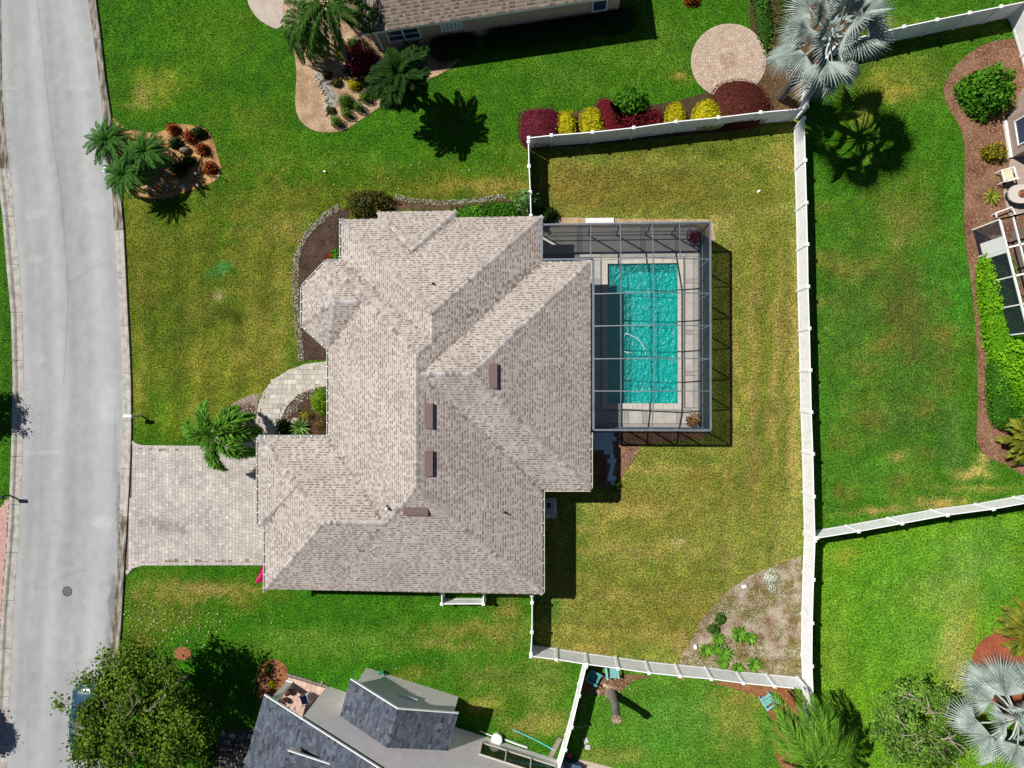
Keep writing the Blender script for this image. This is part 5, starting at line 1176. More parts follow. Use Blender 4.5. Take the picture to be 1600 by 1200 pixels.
m_ptrunk = M('palm_trunk', alb(150, 140, 128, .7), alb(96, 88, 78, .7), 6, rough=.95, bump=.6, bscale=20, fac=(.4, .6), stretch=(1, 1, 3))
m_frond = FM('palm_green', (18, 50, 14), (88, 136, 48)); m_frond2 = FM('foxtail_green', (24, 72, 16), (128, 186, 60), k=.9); m_date = FM('date_palm_green', (14, 50, 14), (88, 146, 56), k=.85); m_silver = FM('silver_fan', (116, 136, 130), (206, 218, 210), trans=.05, k=.7, spec=.3)
m_cyc = FM('cycad_green', (40, 66, 14), (172, 172, 60))
# foxtail palm by the driveway
fx = [frond_mesh('foxtail_frond', 2.55, m_frond2, n=84, leaf=.78, wd=.085, plume=1, droop=.60, arch=.42, seed=s, angle=64, curl=.08) for s in (1, 2, 3)]
palm('big bushy green palm between the front lawn and the paved driveway', P(333, 681, 3.1), P(368, 674), fx, [(114, 10, .86), (170, 2, .98), (66, -12, .92), (33, 14, .92), (6, -6, 1.0), (-31, 2, 1.0), (-97, -6, 1.0), (-86, 44, .5), (140, 60, .36), (20, 62, .36), (-130, 62, .36)], trunk_r=.12)
# three date palms in the bed at the kerb
dt = [frond_mesh('date_frond', 1.4, m_date, n=40, leaf=.38, wd=.048, droop=.55, arch=.5, seed=s, angle=46) for s in (5, 6, 7)]
def ring(n, lo, hi, s0, s1, seed): 
    r = random.Random(seed); return [((i*137.5) % 360+r.uniform(-10, 10), lo+(hi-lo)*(i/n)+r.uniform(-6, 6), r.uniform(s0, s1)) for i in range(n)]
for i, (lb, (x, y), z) in enumerate((('feathery date palm leaning over the kerb, leftmost of three in the kerb bed', (173, 222), 2.2), ('feathery date palm in the middle of the kerb bed, nearest the orange shrubs', (230, 240), 2.1), ('feathery date palm beside the white globe lamp, lowest of three in the kerb bed', (198, 275), 2.2))):
    c = P(x, y, z); palm(lb, c, Vector((c.x+random.uniform(-.1, .2), c.y+.1, 0)), dt, ring(34, -12, 60, .85, 1.12, i), trunk_r=.09, group='date palms in the kerb bed')
# queen palms by the neighbour's house
qn = [frond_mesh('queen_frond', 3.0, m_frond, n=88, leaf=.80, wd=.072, droop=.75, arch=.45, seed=s, angle=56, curl=.5) for s in (8, 9, 10)]
cq = [frond_mesh('clump_frond', 2.2, FM('clump_palm_green', (6, 24, 6), (50, 92, 24)), n=60, leaf=.72, wd=.11, droop=.5, arch=.45, seed=s, angle=54, curl=.3) for s in (11, 12)]
palm('tall dark green palm at the top edge, arching over the gravel and the neighbouring roof', P(512, 6, 4.8), P(546, 102), qn, [(200, 5, .95), (228, -8, .95), (255, -5, .85), (288, 0, .72), (-6, 8, .95), (-28, 2, .78), (170, 15, 1), (140, 15, 1), (100, 15, 1), (60, 15, .9), (20, 20, .95), (215, 30, .75), (330, 40, .6), (120, 50, .6), (240, 12, .9)], trunk_r=.17)
palm('drooping palm above the curved garden path, leaves hanging over the lawn edge', P(470, 34, 2.8), P(496, 78), qn, [(195, 0, .56), (225, -10, .66), (250, -16, .72), (278, -16, .78), (305, -10, .68), (335, 0, .6), (165, 10, .55), (130, 12, .5), (90, 15, .5), (40, 10, .5), (240, 20, .55), (265, 10, .66), (210, -14, .6), (290, 18, .6)], trunk_r=.11)
palm('dark dense clump palm in front of the neighbouring wall, casting a shadow on the lawn', P(628, 122, 3.7), P(648, 158), cq, ring(64, -34, 84, .58, .98, 4), trunk_r=.16)
# silver fan palms
fm_ = [fan_mesh('silver_fan_frond', 1.6, 1.28, m_silver, 28, s) for s in (1, 2, 3)]
m_ftrunk = M('fan_palm_trunk', alb(126, 118, 108, .7), alb(84, 78, 70, .7), 5, rough=.95, bump=.6, bscale=14)
palm('big silvery fan palm at the top, spreading over the white fence corner', P(1297, 58, 7.2), P(1219, 152), fm_, ring(28, -36, 80, .92, 1.3, 9), trunk_r=.24, roll=.8, m_trunk=m_ftrunk)
palm('big silvery fan palm at the bottom right corner', P(1592, 1122, 6.0), P(1532, 1060), fm_, ring(28, -36, 80, .92, 1.25, 10), trunk_r=.24, roll=.8, m_trunk=m_ftrunk)
# feather palm at the bottom
palm('green feather palm at the bottom edge, its leaves over the fence corner', P(1278, 1190, 5.4), P(1232, 1140), [*map(lambda s: frond_mesh('feather_frond', 3.1, FM('feather_palm', (24, 70, 12), (124, 176, 52), k=.9), n=84, leaf=.85, wd=.07, droop=.7, arch=.45, seed=s, angle=52, curl=.4), (14, 15, 16))], [(100, 5, 1.0), (75, 8, 1.0), (52, 6, .9), (128, 3, 1.05), (150, 0, .95), (175, 0, .9), (25, 10, .9), (0, 8, .9), (-40, 8, .9), (-90, 8, .9), (-140, 8, .9), (112, 35, .75), (64, 40, .7), (138, 25, .9), (88, 20, .9)], trunk_r=.16)
# cycads at the right edge
cy = [frond_mesh('cycad_frond', 1.6, m_cyc, n=26, leaf=.5, wd=.12, droop=.35, arch=.35, seed=s, angle=34, curl=.1) for s in (3, 4)]
for lb, (x, y), b in (('yellowing spiky cycad at the right edge, at the end of the mulch bed', (1610, 688), (1600, 684)), ('dark green spiky cycad over the red mulch at the right edge', (1606, 986), (1596, 976))):
    c = P(x, y, .9); palm(lb, c, Vector((c.x, c.y, 0)), cy, ring(34, -6, 62, .9, 1.15, x), trunk_r=.22, m_trunk=m_ftrunk, name='cycad', cat='cycad')
# ---- broadleaf trees
m_bark = M('pale_bark', alb(150, 138, 120, .7), alb(112, 100, 86, .7), 6, rough=.95, bump=.6, bscale=20)
def tree(label, base, crown, R_, h, mat, nclus, nleaf, leaf, tr=.2, bare=.0, name='tree', limbs=9, squash=.6, clus=.55, group=None, sd=1, mbark=None, twigs=0, extra=()):
    """trunk, limbs that fork towards leaf clumps, leaves spread through the clumps with gaps between"""
    rg = np.random.default_rng(sd); t = thing(name, label, 'tree', (base.x, base.y, 0), 0, group); c = np.array(crown-Vector((base.x, base.y, 0)))
    mbk = mbark or m_bark; fork = c*np.array([.4, .4, 0])+np.array([0, 0, max(.8, (c[2]-R_*squash)*.9)])
    mb = MB(); mb.tube([(0, 0, -.05), tuple(fork*.5+np.array([.06, 0, 0])), tuple(fork)], [tr*1.3, tr, tr*.85], 9); mb.build('trunk', mbk, t, world=False, smooth=True)
    ends = []
    for i in range(limbs):
        a = 2*math.pi*(i+rg.uniform(-.3, .3))/limbs; rr = R_*rg.uniform(.45, .75); e = c+np.array([math.cos(a)*rr, math.sin(a)*rr, rg.uniform(-.2, .45)*R_*squash]); mid = fork*.5+e*.5+np.array([0, 0, .15*R_])+rg.normal(0, .08, 3)*R_
        mb = MB(); mb.tube([tuple(fork), tuple(mid), tuple(e)], [tr*.55, tr*.34, tr*.16], 6); 
        for q in range(5):
            s = mid+(e-mid)*rg.uniform(0, 1); f = s+np.array([math.cos(a+rg.normal(0, .8)), math.sin(a+rg.normal(0, .8)), rg.uniform(.0, .7)])*R_*rg.uniform(.2, .42); mb.tube([tuple(s), tuple((s+f)/2+rg.normal(0, .05, 3)), tuple(f)], [tr*.16, tr*.10, tr*.04], 5); ends.append(f)
        mb.build('limb', mbk, t, world=False)
    d = unit(rg.normal(size=(nclus, 3))); d[:, 2] = np.abs(d[:, 2])*.9-.15; rad = rg.uniform(.35, 1.0, nclus)**.6
    th = np.arctan2(d[:, 1], d[:, 0]); lob = .84+.22*np.sin(3*th+sd)+.10*np.sin(7*th+2*sd); cl = c+d*np.array([R_, R_, R_*squash])*rad[:, None]*lob[:, None]
    cl[:len(ends)] = np.array(ends)[:nclus]
    if len(extra): cl = np.concatenate([cl, np.array([tuple(Vector(e)-Vector((base.x, base.y, 0))) for e in extra])]); nclus = len(cl)
    V, A_, T = [], [], []
    p = np.repeat(cl, nleaf, 0)+rg.normal(0, clus*.42, (nclus*nleaf, 3))*np.array([1, 1, .7]); ct = np.repeat(rg.normal(.5, .17, nclus), nleaf); nor = unit((p-c)/np.array([R_, R_, R_*squash])+np.array([0, 0, 1.1])+.6*rg.normal(size=p.shape)); ax = unit(rg.normal(size=p.shape)+np.array([0, 0, .1])); l = leaf*rg.uniform(.6, 1.3, len(p))
    V, F = leafquads(p, ax, nor, l, l*.55); t2 = np.clip(ct+rg.normal(0, .18, len(p)), 0, 1)
    link('crown', npmesh('crown', V, tri(F), mat, tone=np.tile(t2, 2)), t, world=False)
    if twigs:
        mb = MB()
        for i in range(twigs):
            a = rg.uniform(0, 6.28); rr = R_*rg.uniform(.1, .8); s = c+np.array([math.cos(a)*rr, math.sin(a)*rr, R_*squash*(1.02-.5*(rr/R_)**2)]); b = a+rg.normal(0, .5); e = s+np.array([math.cos(b), math.sin(b), -.25])*rg.uniform(.5, 1.2)
            mb.tube([tuple(s), tuple((s+e)/2+np.array([0, 0, .12])), tuple(e)], [.026, .02, .01], 4)
            for q in range(3): f = s+(e-s)*rg.uniform(.2, .8); mb.tube([tuple(f+np.array([0, 0, .06])), tuple(f+np.array([math.cos(b+rg.normal(0, 1)), math.sin(b+rg.normal(0, 1)), .05])*rg.uniform(.25, .5))], [.018, .008], 4)
        mb.build('bare_twigs', mbk, t, world=False, kind='stuff')
    return t
m_oak = FM('street_tree_leaf', (18, 50, 8), (122, 154, 46), k=.9); m_olive = FM('sparse_tree_leaf', (26, 66, 14), (136, 180, 70), k=.9); m_dark = FM('dark_leaf', (16, 38, 14), (58, 96, 30))
tree('broad leafy street tree over the blue car at the bottom left', P(292, 1056), P(222, 1116, 4.6), 4.35, 5, m_oak, 250, 95, .21, tr=.2, sd=3, limbs=11, squash=.5, clus=.66, twigs=14, extra=[P(x, y, z) for x, y, z in ((150, 1100, 3.6), (140, 1118, 3.4), (134, 1136, 3.3), (128, 1150, 3.3), (124, 1164, 3.2), (132, 1178, 3.3), (122, 1190, 3.2), (145, 1150, 3.6), (150, 1170, 3.6), (160, 1090, 3.8), (156, 1130, 3.8), (138, 1160, 3.4), (165, 1078, 3.6), (172, 1062, 3.5), (120, 1176, 3.2), (142, 1195, 3.3), (145, 1130, 3.6))], mbark=M('grey_bark', alb(170, 158, 144, .7), alb(130, 118, 104, .7), 6))
tree('sparse round tree with pale twigs at the bottom right between the palms', P(1392, 1080), P(1432, 1132, 3.4), 2.7, 4, m_olive, 150, 60, .18, tr=.1, sd=5, limbs=18, squash=.6, clus=.44, twigs=16, mbark=M('silvery_bark', alb(190, 178, 160, .7), alb(150, 138, 120, .7), 6))
tree('leafy tree beyond the left edge, seen by the leafy shadow it throws over the kerb', P(-48, 618), P(-48, 618)+Vector((0, 0, 3.6)), 1.45, 4, m_dark, 70, 70, .2, tr=.1, sd=8, clus=.4)
tree('round clipped tree beyond the bottom left edge, seen by its round shadow on the road', P(-66, 1112), P(-66, 1112)+Vector((0, 0, 3.8)), 1.45, 4, m_dark, 160, 110, .2, tr=.12, sd=9, squash=.95, clus=.42)
# dead palm stump leaning in the small yard
b0 = P(955, 1083); t0 = P(963, 1124, 3.4); st = thing('palm_stump', 'dead bare grey palm trunk standing in the small yard beside the teal chairs', 'palm trunk', b0)
mb = MB(); pts = [b0+(t0-b0)*s+Vector((.10*math.sin(s*3), 0, 0)) for s in np.linspace(0, 1, 11)]; mb.tube([tuple(p) for p in pts], [.34, .30, .27, .25, .24, .23, .22, .21, .21, .23, .25], 12); mb.build('trunk', M('grey_palm_trunk', alb(164, 154, 142, .7), alb(118, 108, 98, .7), 5, rough=.95, bump=.7, bscale=18, stretch=(1, 1, 5)), st)
mb = MB()
for i in range(11):
    a = i*.571; e = t0+Vector((math.cos(a)*.26, math.sin(a)*.26, random.uniform(-.1, .18))); mb.bar(tuple(t0), tuple(e), .10, .04)
mb.build('cut_boots', M('dry_boot', alb(150, 110, 92, .7), alb(196, 172, 150, .7), 9), st)
mb = MB()
for i in range(26):
    a = RNG.uniform(0, 6.28); r_ = RNG.uniform(.25, .75); c = b0+Vector((math.cos(a)*r_-.2, math.sin(a)*r_*.6+.2, .05)); mb.bar(tuple(c), tuple(c+Vector((math.cos(a*3)*.25, math.sin(a*3)*.25, .06))), .12, .03, tone=random.random())
tag(mb.build('dry_palm_boots', M('dry_boots', alb(130, 92, 70, .7), alb(214, 196, 176, .7), tone=True)), 'heap of dry brown palm leaf bases round the foot of the dead palm trunk', 'dry leaves')

# ---- shrubs and hedges
m_yel = FM('yellow_shrub', (140, 134, 8), (228, 220, 30), trans=.15); m_mar = FM('maroon_shrub', (62, 16, 28), (160, 56, 76), trans=.15); m_rust = FM('rusty_maroon_shrub', (70, 30, 24), (136, 72, 56), trans=.15); m_red = FM('red_maroon_shrub', (84, 16, 24), (168, 50, 58), trans=.15)
m_lime = FM('lime_hedge', (66, 130, 6), (156, 214, 36), k=.85); m_grn = FM('bright_shrub', (30, 80, 12), (110, 178, 42)); m_mid = FM('mid_green', (30, 68, 16), (96, 140, 44)); m_orange = FM('orange_croton', (70, 40, 16), (216, 100, 44), trans=.15); m_crot = FM('croton', (34, 56, 20), (128, 118, 54)); m_topi = FM('clipped_box', (40, 84, 18), (126, 170, 56)); m_shade = FM('deep_green', (20, 42, 14), (56, 88, 28)); m_pink = FM('burgundy_cordyline', (70, 10, 30), (156, 40, 78), trans=.2); m_whitef = FM('white_flower', (170, 190, 150), (255, 255, 250), k=1)
def ell(cx_, cy_, rx, ry, n=14, rot=0): return [(cx_+rx*math.cos(t)*math.cos(rot)-ry*math.sin(t)*math.sin(rot), cy_+rx*math.cos(t)*math.sin(rot)+ry*math.sin(t)*math.cos(rot)) for t in np.linspace(0, 2*math.pi, n+1)[:-1]]
def rrect(x0, y0, x1, y1, k=.35):
    pts = [(x0, y0), (x1, y0), (x1, y1), (x0, y1)]; return smoothpoly(pts, 2)
hedge('dark maroon mounded shrub at the left end behind the top fence', smoothpoly([(808, 178), (820, 168), (845, 165), (872, 166), (876, 190), (874, 222), (812, 230)], 1), .8, m_mar, 170, .08, lump=.35, name='shrub', cat='shrub')
hedge('rusty brown and maroon shrub, big block below the round brick patio', smoothpoly([(1114, 150), (1116, 136), (1130, 124), (1160, 119), (1190, 128), (1206, 150), (1206, 190), (1130, 200), (1120, 180)], 1), .85, m_rust, 150, .08, lump=.35, name='shrub', cat='shrub')
hedge('red maroon shrub strip round the green bush behind the top fence', smoothpoly([(932, 156), (942, 150), (955, 152), (958, 170), (975, 180), (1010, 172), (1030, 164), (1037, 178), (1037, 205), (945, 214), (940, 180)], 1), .65, m_red, 170, .08, lump=.35, name='shrub', cat='shrub')
for lb, q in (('yellow clipped shrub, leftmost yellow one beside the dark maroon mound', smoothpoly([(872, 172), (885, 168), (898, 174), (899, 205), (893, 215), (868, 216)], 1)), ('yellow clipped shrub, second yellow one from the left behind the top fence', smoothpoly([(908, 172), (920, 164), (936, 167), (941, 185), (945, 208), (912, 212), (905, 190)], 1)),
              ('yellow clipped shrub right of the red strip, narrow and upright', smoothpoly([(1043, 164), (1055, 155), (1068, 160), (1073, 178), (1070, 196), (1040, 198)], 1)), ('yellow clipped shrub, widest and nearest the rusty brown block', smoothpoly([(1083, 170), (1095, 156), (1112, 151), (1126, 160), (1130, 182), (1126, 196), (1084, 198)], 1))):
    hedge(lb, q, .8, m_yel, 220, .095, lump=.3, name='shrub', cat='shrub', group='yellow shrubs behind the top fence')
shrub('glossy green round bush among the red strip behind the top fence', 986, 156, 1.1, .9, 1.25, m_grn, 700, .2, lump=.3)
hedge('brown and green ground cover bed beside the round brick patio', smoothpoly([(1173, -10), (1203, -10), (1214, 40), (1206, 70), (1200, 92), (1186, 60), (1180, 30)], 1), .22, m_mid, 60, .17, lump=.7, round_=.1, name='ground_cover', cat='ground cover')
hedge('rusty ground cover under the silver fan palm', smoothpoly([(1206, -10), (1240, -10), (1246, 50), (1226, 90), (1208, 92), (1216, 40)], 1), .2, m_crot, 40, .16, lump=.8, round_=.1, name='ground_cover', cat='ground cover')
shrub('small orange leaved shrub cut by the top edge right of the neighbouring house', 1082, -2, .5, .35, .6, m_orange, 160, .14)
# round the house
shrub('speckled green and red bush at the top left corner of the large house', 574, 316, 1.5, .95, 1.3, m_crot, 1200, .17, lump=.3)
hedge('low green hedge along the top wall of the large house', smoothpoly([(618, 330), (640, 326), (690, 329), (720, 322), (760, 316), (800, 312), (815, 326), (815, 350), (618, 350)], 1), .75, m_grn, 120, .15, lump=.3)
shrub('pale big leaved shrub against the short white fence by the house corner', 822, 312, .85, .85, 1.7, FM('pale_leaf', (54, 96, 40), (150, 190, 110)), 420, .28, lump=.35, wl=.35)
shrub('dark leaved shrub right of the short white fence at the cage corner', 858, 334, .55, .5, 1.0, m_shade, 160, .26, lump=.35, wl=.35)
shrub('ferny green plant beside the bay roof in the dark mulch', 527, 398, .4, .5, .7, m_grn, 160, .2)
shrub('reddish low plant in the dark mulch beside the bay roof', 516, 402, .4, .35, .35, m_orange, 130, .12, core=False)
shrub('round bright green shrub beside the curved walkway', 500, 627, .72, .92, 1.5, FM('round_lime', (78, 116, 10), (160, 196, 50)), 1100, .11, lump=.12)
shrub('yellowish low plant below the round bright shrub', 478, 649, .45, .3, .4, FM('yellow_low', (120, 110, 30), (196, 180, 76)), 160, .12)
shrub('dark bluish shrub at the end of the curved walkway', 438, 668, .35, .65, 1.1, m_shade, 260, .16)
shrub('brown stemmed low plant against the house wall by the walkway bed', 500, 662, .5, .4, .35, FM('brown_low', (84, 70, 34), (140, 124, 66)), 150, .12)
shrub('low twiggy mound under the foxtail palm beside the walkway', 384, 640, .55, .4, .35, FM('twig', (70, 40, 40), (124, 84, 76)), 150, .1, core=False)
def rosette(label, px, py, n, L, wd, mat, h=.5, name='agave', cat='agave', group=None, lo=8, hi=75):
    g = P(px, py, h*.5); mb = MB(); rr = random.Random(px*7+py)
    for i in range(n):
        a = i*2.39996+rr.uniform(-.2, .2); el = math.radians(lo+(hi-lo)*(i/n)); l = L*rr.uniform(.8, 1.1); t = max(0, min(1, rr.gauss(.5, .2))); dx, dy = math.cos(a), math.sin(a); b0 = len(mb.v)
        pts = []
        for s, k in ((0, .6), (.4, 1), (.75, .7), (1, 0)):
            r_ = l*s*math.cos(el*(1-.3*s)); z_ = l*s*math.sin(el)*(1-.25*s); 
            if k: pts += [(dx*r_-dy*wd*k/2, dy*r_+dx*wd*k/2, z_+.03), (dx*r_+dy*wd*k/2, dy*r_-dx*wd*k/2, z_+.03)]
            else: pts.append((dx*r_, dy*r_, z_))
        mb.v += pts; mb.f += [(b0, b0+1, b0+3, b0+2), (b0+2, b0+3, b0+5, b0+4), (b0+4, b0+5, b0+6)]; mb.t += [t]*3
    o = mb.build(name, mat); o.location = (g.x, g.y, .01); return tag(o, label, cat, group)
m_aga = FM('agave_green', (36, 86, 24), (140, 190, 92)); m_ros = FM('rosette_green', (30, 80, 14), (140, 200, 64))
rosette('spiky bright green agave between the walkway bed boulder and the garage roof', 468, 668, 34, .85, .09, m_aga)
rosette('small grey green rosette on the mulch beside the curved walkway', 461, 640, 14, .3, .06, FM('grey_rosette', (70, 84, 60), (150, 160, 130)), name='small_rosette', cat='rosette plant')
# beds by the kerb
for i, (lb, x, y, r_) in enumerate((('orange red croton at the upper tip of the kerb bed', 268, 200, .38), ('orange red croton behind the long bare mulch stripe in the kerb bed', 295, 212, .46), ('orange red croton at the right of the kerb bed, above the round one', 314, 232, .40), ('round orange red croton beside the right path light of the kerb bed', 325, 261, .48))):
    shrub(lb, x, y, r_, r_, .8, m_orange, 320, .13, lump=.3, group='orange crotons in the kerb bed')
for lb, x, y, r_ in (('dark shrub at the top right of the kerb bed between two crotons', 309, 206, .55), ('dark shrub in the shade below the boulder in the kerb bed', 291, 250, .5), ('dark shrub at the right of the date palms in the kerb bed', 272, 222, .5), ('dark low shrub at the lower middle of the kerb bed', 276, 262, .6)):
    shrub(lb, x, y, r_, r_*.85, .75, m_dark, 260, .13, lump=.3)
# neighbour's corner garden
shrub('burgundy spiky shrub at the corner of the neighbouring house', 564, 92, .95, 1.0, 1.5, m_pink, 420, .38, lump=.3, wl=.22, spike=.4)
shrub('yellow flowering bush beside the clipped cubes of the corner garden', 553, 130, .5, .42, .75, m_yel, 420, .09)
shrub('yellow bush half hidden under the tall palm trunk', 534, 78, .45, .6, .6, m_yel, 260, .12)
for i, (lb, x, y, s) in enumerate((('small clipped green cube at the lawn edge, lowest of the corner garden cubes', 522, 186, .52), ('small clipped green cube just below the round clipped ball', 538, 173, .46), ('small clipped green cube right of the round clipped ball', 557, 163, .44), ('small clipped green cube below the yellow flowering bush', 567, 147, .52))):
    q = s*PXM*1.05/2; hedge(lb, [(x-q, y-q*.8), (x+q*.8, y-q), (x+q, y+q*.8), (x-q*.8, y+q)], .75, m_topi, 700, .06, name='clipped_cube', cat='clipped shrub', group='clipped cubes in the corner garden', round_=.06, lump=.03)
shrub('large round clipped green ball among the corner garden cubes', 539, 156, .52, .52, .95, m_topi, 900, .07, lump=.05, name='clipped_ball', cat='clipped shrub')
for i, (lb, x, y, r_, m) in enumerate((('tiny yellow green plant beside the dry creek stones, upper one', 510, 116, .3, m_crot), ('yellow green tuft with brown grass beside the dry creek', 526, 128, .38, m_crot), ('low green tuft right of the yellow flowering bush', 576, 134, .32, m_mid), ('low yellowish plant above the lowest clipped cube', 517, 172, .3, m_crot), ('pale green leafy plant between tall palm trunk and burgundy shrub', 552, 66, .55, m_mid), ('leafy green plant beside the path end under the drooping palm', 452, 48, .45, m_grn), ('dark green tuft under the tall palm trunk', 548, 108, .5, m_shade), ('yellow green tuft at the foot of the drooping palm', 500, 60, .4, m_crot))):
    shrub(lb, x, y, r_, r_*.8, r_*1.2, m, 150, .13)
shrub('broad leaved dark plant beside the utility box, banana like leaves', 640, 84, .85, .6, 1.6, FM('banana_leaf', (20, 60, 30), (80, 140, 70)), 70, .7, lump=.3, wl=.4, core=False)
shrub('dark bush below the clump palm at the corner of the gravel', 612, 152, .8, .5, .9, m_shade, 320, .18, lump=.35)
shrub('yellow green fern at the edge of the dark clump palm', 606, 147, .3, .25, .95, FM('fern', (60, 100, 20), (150, 180, 60)), 60, .2, core=False)
hedge('dark clipped hedge along the beige neighbouring wall, left piece with rounded end', smoothpoly([(668, 70), (676, 56), (700, 49), (735, 44), (746, 54), (742, 72), (715, 84), (680, 92)], 1), .9, m_shade, 110, .11)
hedge('dark clipped hedge along the beige neighbouring wall, longer right piece', smoothpoly([(757, 46), (775, 40), (860, 28), (950, 12), (992, 4), (1000, 20), (990, 40), (940, 46), (860, 58), (775, 70), (757, 66)], 1), .9, m_shade, 100, .11)
# east bed
shrub('large bright green leafy shrub in the upper mulch bed by the beige house', 1549, 138, 1.55, 1.55, 1.9, m_grn, 1900, .26, lump=.35, wl=.45)
shrub('yellow green croton below the large shrub in the mulch bed', 1556, 236, .72, .6, .9, FM('gold_croton', (84, 96, 16), (198, 178, 50)), 420, .18, lump=.3)
rosette('yellow green spiky rosette beside the white bench frame', 1552, 307, 44, .62, .06, FM('gold_rosette', (70, 96, 16), (196, 204, 70)), lo=0, name='spiky_plant', cat='spiky plant')
hedge('long lime green hedge along the right edge beside the white screen enclosure', smoothpoly([(1545, 395), (1560, 388), (1574, 386), (1586, 400), (1594, 440), (1602, 500), (1640, 620), (1620, 660), (1580, 610), (1552, 545), (1543, 470), (1540, 420)], 1), 1.1, m_lime, 120, .15, lump=.35)
hedge('mid green hedge end below the long lime hedge at the right edge', smoothpoly([(1553, 560), (1575, 556), (1600, 600), (1640, 680), (1590, 672), (1562, 668), (1552, 630)], 1), .9, m_grn, 130, .14, lump=.3)
shrub('clump of lime leaves at the right edge beside the cut end of the hedge', 1597, 570, .5, .6, 1.2, m_lime, 300, .16)
# bottom right
shrub('yellow flowering tuft beside the lower silver fan palm', 1528, 1122, .55, .4, .7, m_yel, 220, .13)
shrub('yellow green tuft on the upper left of the lower silver fan palm', 1524, 1082, .3, .5, .6, FM('pale_yellow', (120, 130, 20), (214, 210, 70)), 160, .13)
# sandy garden bed
for i, (lb, x, y, r_) in enumerate((('leafy green rosette at the left of the sandy garden bed beside the white stake', 1102, 1016, .5), ('leafy green rosette in the middle of the lower row of the sandy bed', 1118, 1014, .46), ('leafy green rosette just right of the lower row middle in the sandy bed', 1132, 1020, .55), ('leafy green rosette below the longer weedy shrub in the sandy bed', 1122, 998, .5), ('leafy green rosette in the centre of the sandy bed, the larger of a pair', 1154, 990, .62), ('leafy green rosette in the centre of the sandy bed, the smaller of a pair', 1172, 997, .45), ('leafy green rosette close to the bottom fence in the sandy bed', 1152, 1044, .46), ('leafy green rosette on the right of the lower row in the sandy bed', 1178, 1038, .55), ('leafy green rosette at the foot of the lower row, touching the fence', 1129, 1036, .42))):
    rosette(lb, x, y, 36, r_, .11, m_ros, lo=5, hi=60, name='rosette_plant', cat='rosette plant', group='rosette plants in the sandy garden bed', h=.2)
shrub('low weedy green shrub, upper of two in the sandy garden bed', 1126, 968, .36, .40, .35, FM('weed', (40, 80, 26), (110, 150, 60)), 300, .10)
shrub('low weedy green shrub, lower of two in the sandy garden bed', 1116, 984, .40, .36, .32, FM('weed', (40, 80, 26), (110, 150, 60)), 300, .10)
shrub('white flowering plant at the upper edge of the sandy garden bed', 1206, 902, .40, .46, .35, m_whitef, 420, .11, core=False)
shrub('white flowering plant just below another at the upper edge of the sandy bed', 1207, 920, .28, .26, .28, m_whitef, 150, .09, core=False)
mbw = np.random.default_rng(3); W = [tuple(v[:2]) for v in PL(GARDEN_BED)]; x = mbw.uniform(min(p[0] for p in W), max(p[0] for p in W), 22000); y = mbw.uniform(min(p[1] for p in W), max(p[1] for p in W), 22000); k = inside(x, y, W) & (fbm(x, y, .9, 77) > .41+.1*mbw.random(22000)); x, y = x[k], y[k]; m = len(x); ax = unit(mbw.normal(size=(m, 3))+np.array([0, 0, .5])); l = mbw.uniform(.05, .13, m)
Vv, Ff = leafquads(np.stack([x, y, np.full(m, .012)], -1), ax, np.tile([0, 0, 1.], (m, 1))+.3*mbw.normal(size=(m, 3)), l, l*.5); wo = link('weeds', npmesh('weeds', Vv, tri(Ff), FM('weeds', (96, 110, 36), (158, 160, 72)), tone=np.tile(mbw.random(m), 2))); wo['kind'] = 'stuff'
# by the southern neighbour
shrub('bright green shrub under the street tree at the bottom edge', 312, 1185, 1.0, .8, .8, m_grn, 700, .12)
shrub('small yellow shrub at the left of the tiled porch', 424, 1070, .28, .25, .35, m_yel, 110, .1)
shrub('small green shrub at the edge of the porch mulch bed', 418, 1046, .28, .4, .4, m_mid, 140, .1)
shrub('small dark plant at the end of the blue shaded side walk', 962, 758, .35, .3, .5, m_mid, 90, .17, core=False, wl=.35)
for lb, x, y in (('potted style red croton inside the upper right corner of the pool cage', 1083, 369), ('red and yellow croton inside the lower right corner of the pool cage', 1083, 656)):
    g = P(x, y, .45); t = thing('potted_plant', lb, 'potted plant', (g.x, g.y, DZ)); mb = MB(); mb.lathe((0, 0, 0), [(.14, 0), (.2, .34), (.2, .38), (.16, .36), (0, .34)], 14); mb.build('pot', M('dark_pot', (.03, .03, .035), rough=.6), t, world=False)
    V, F, tn = dome(.42, .42, .55, 130, .26, core=False, wl=.32, spike=.3); V[:, 2] += .34; link('leaves', npmesh('leaves', V, F, FM('red_croton', (96, 14, 18), (190, 60, 50)) if y < 500 else FM('redgold_croton', (110, 24, 16), (180, 140, 60)), tone=tn), t, world=False)
# ================================================================ SMALL THINGS
m_black = M('black_metal', (.02, .02, .022), rough=.5); m_wht = M('white_paint', (.78, .78, .77), rough=.5); m_teal = M('teal_plastic', alb(70, 150, 150, .8), alb(90, 168, 165, .8), 6, rough=.5); m_rub = M('rubber', (.018, .018, .02), rough=.85)
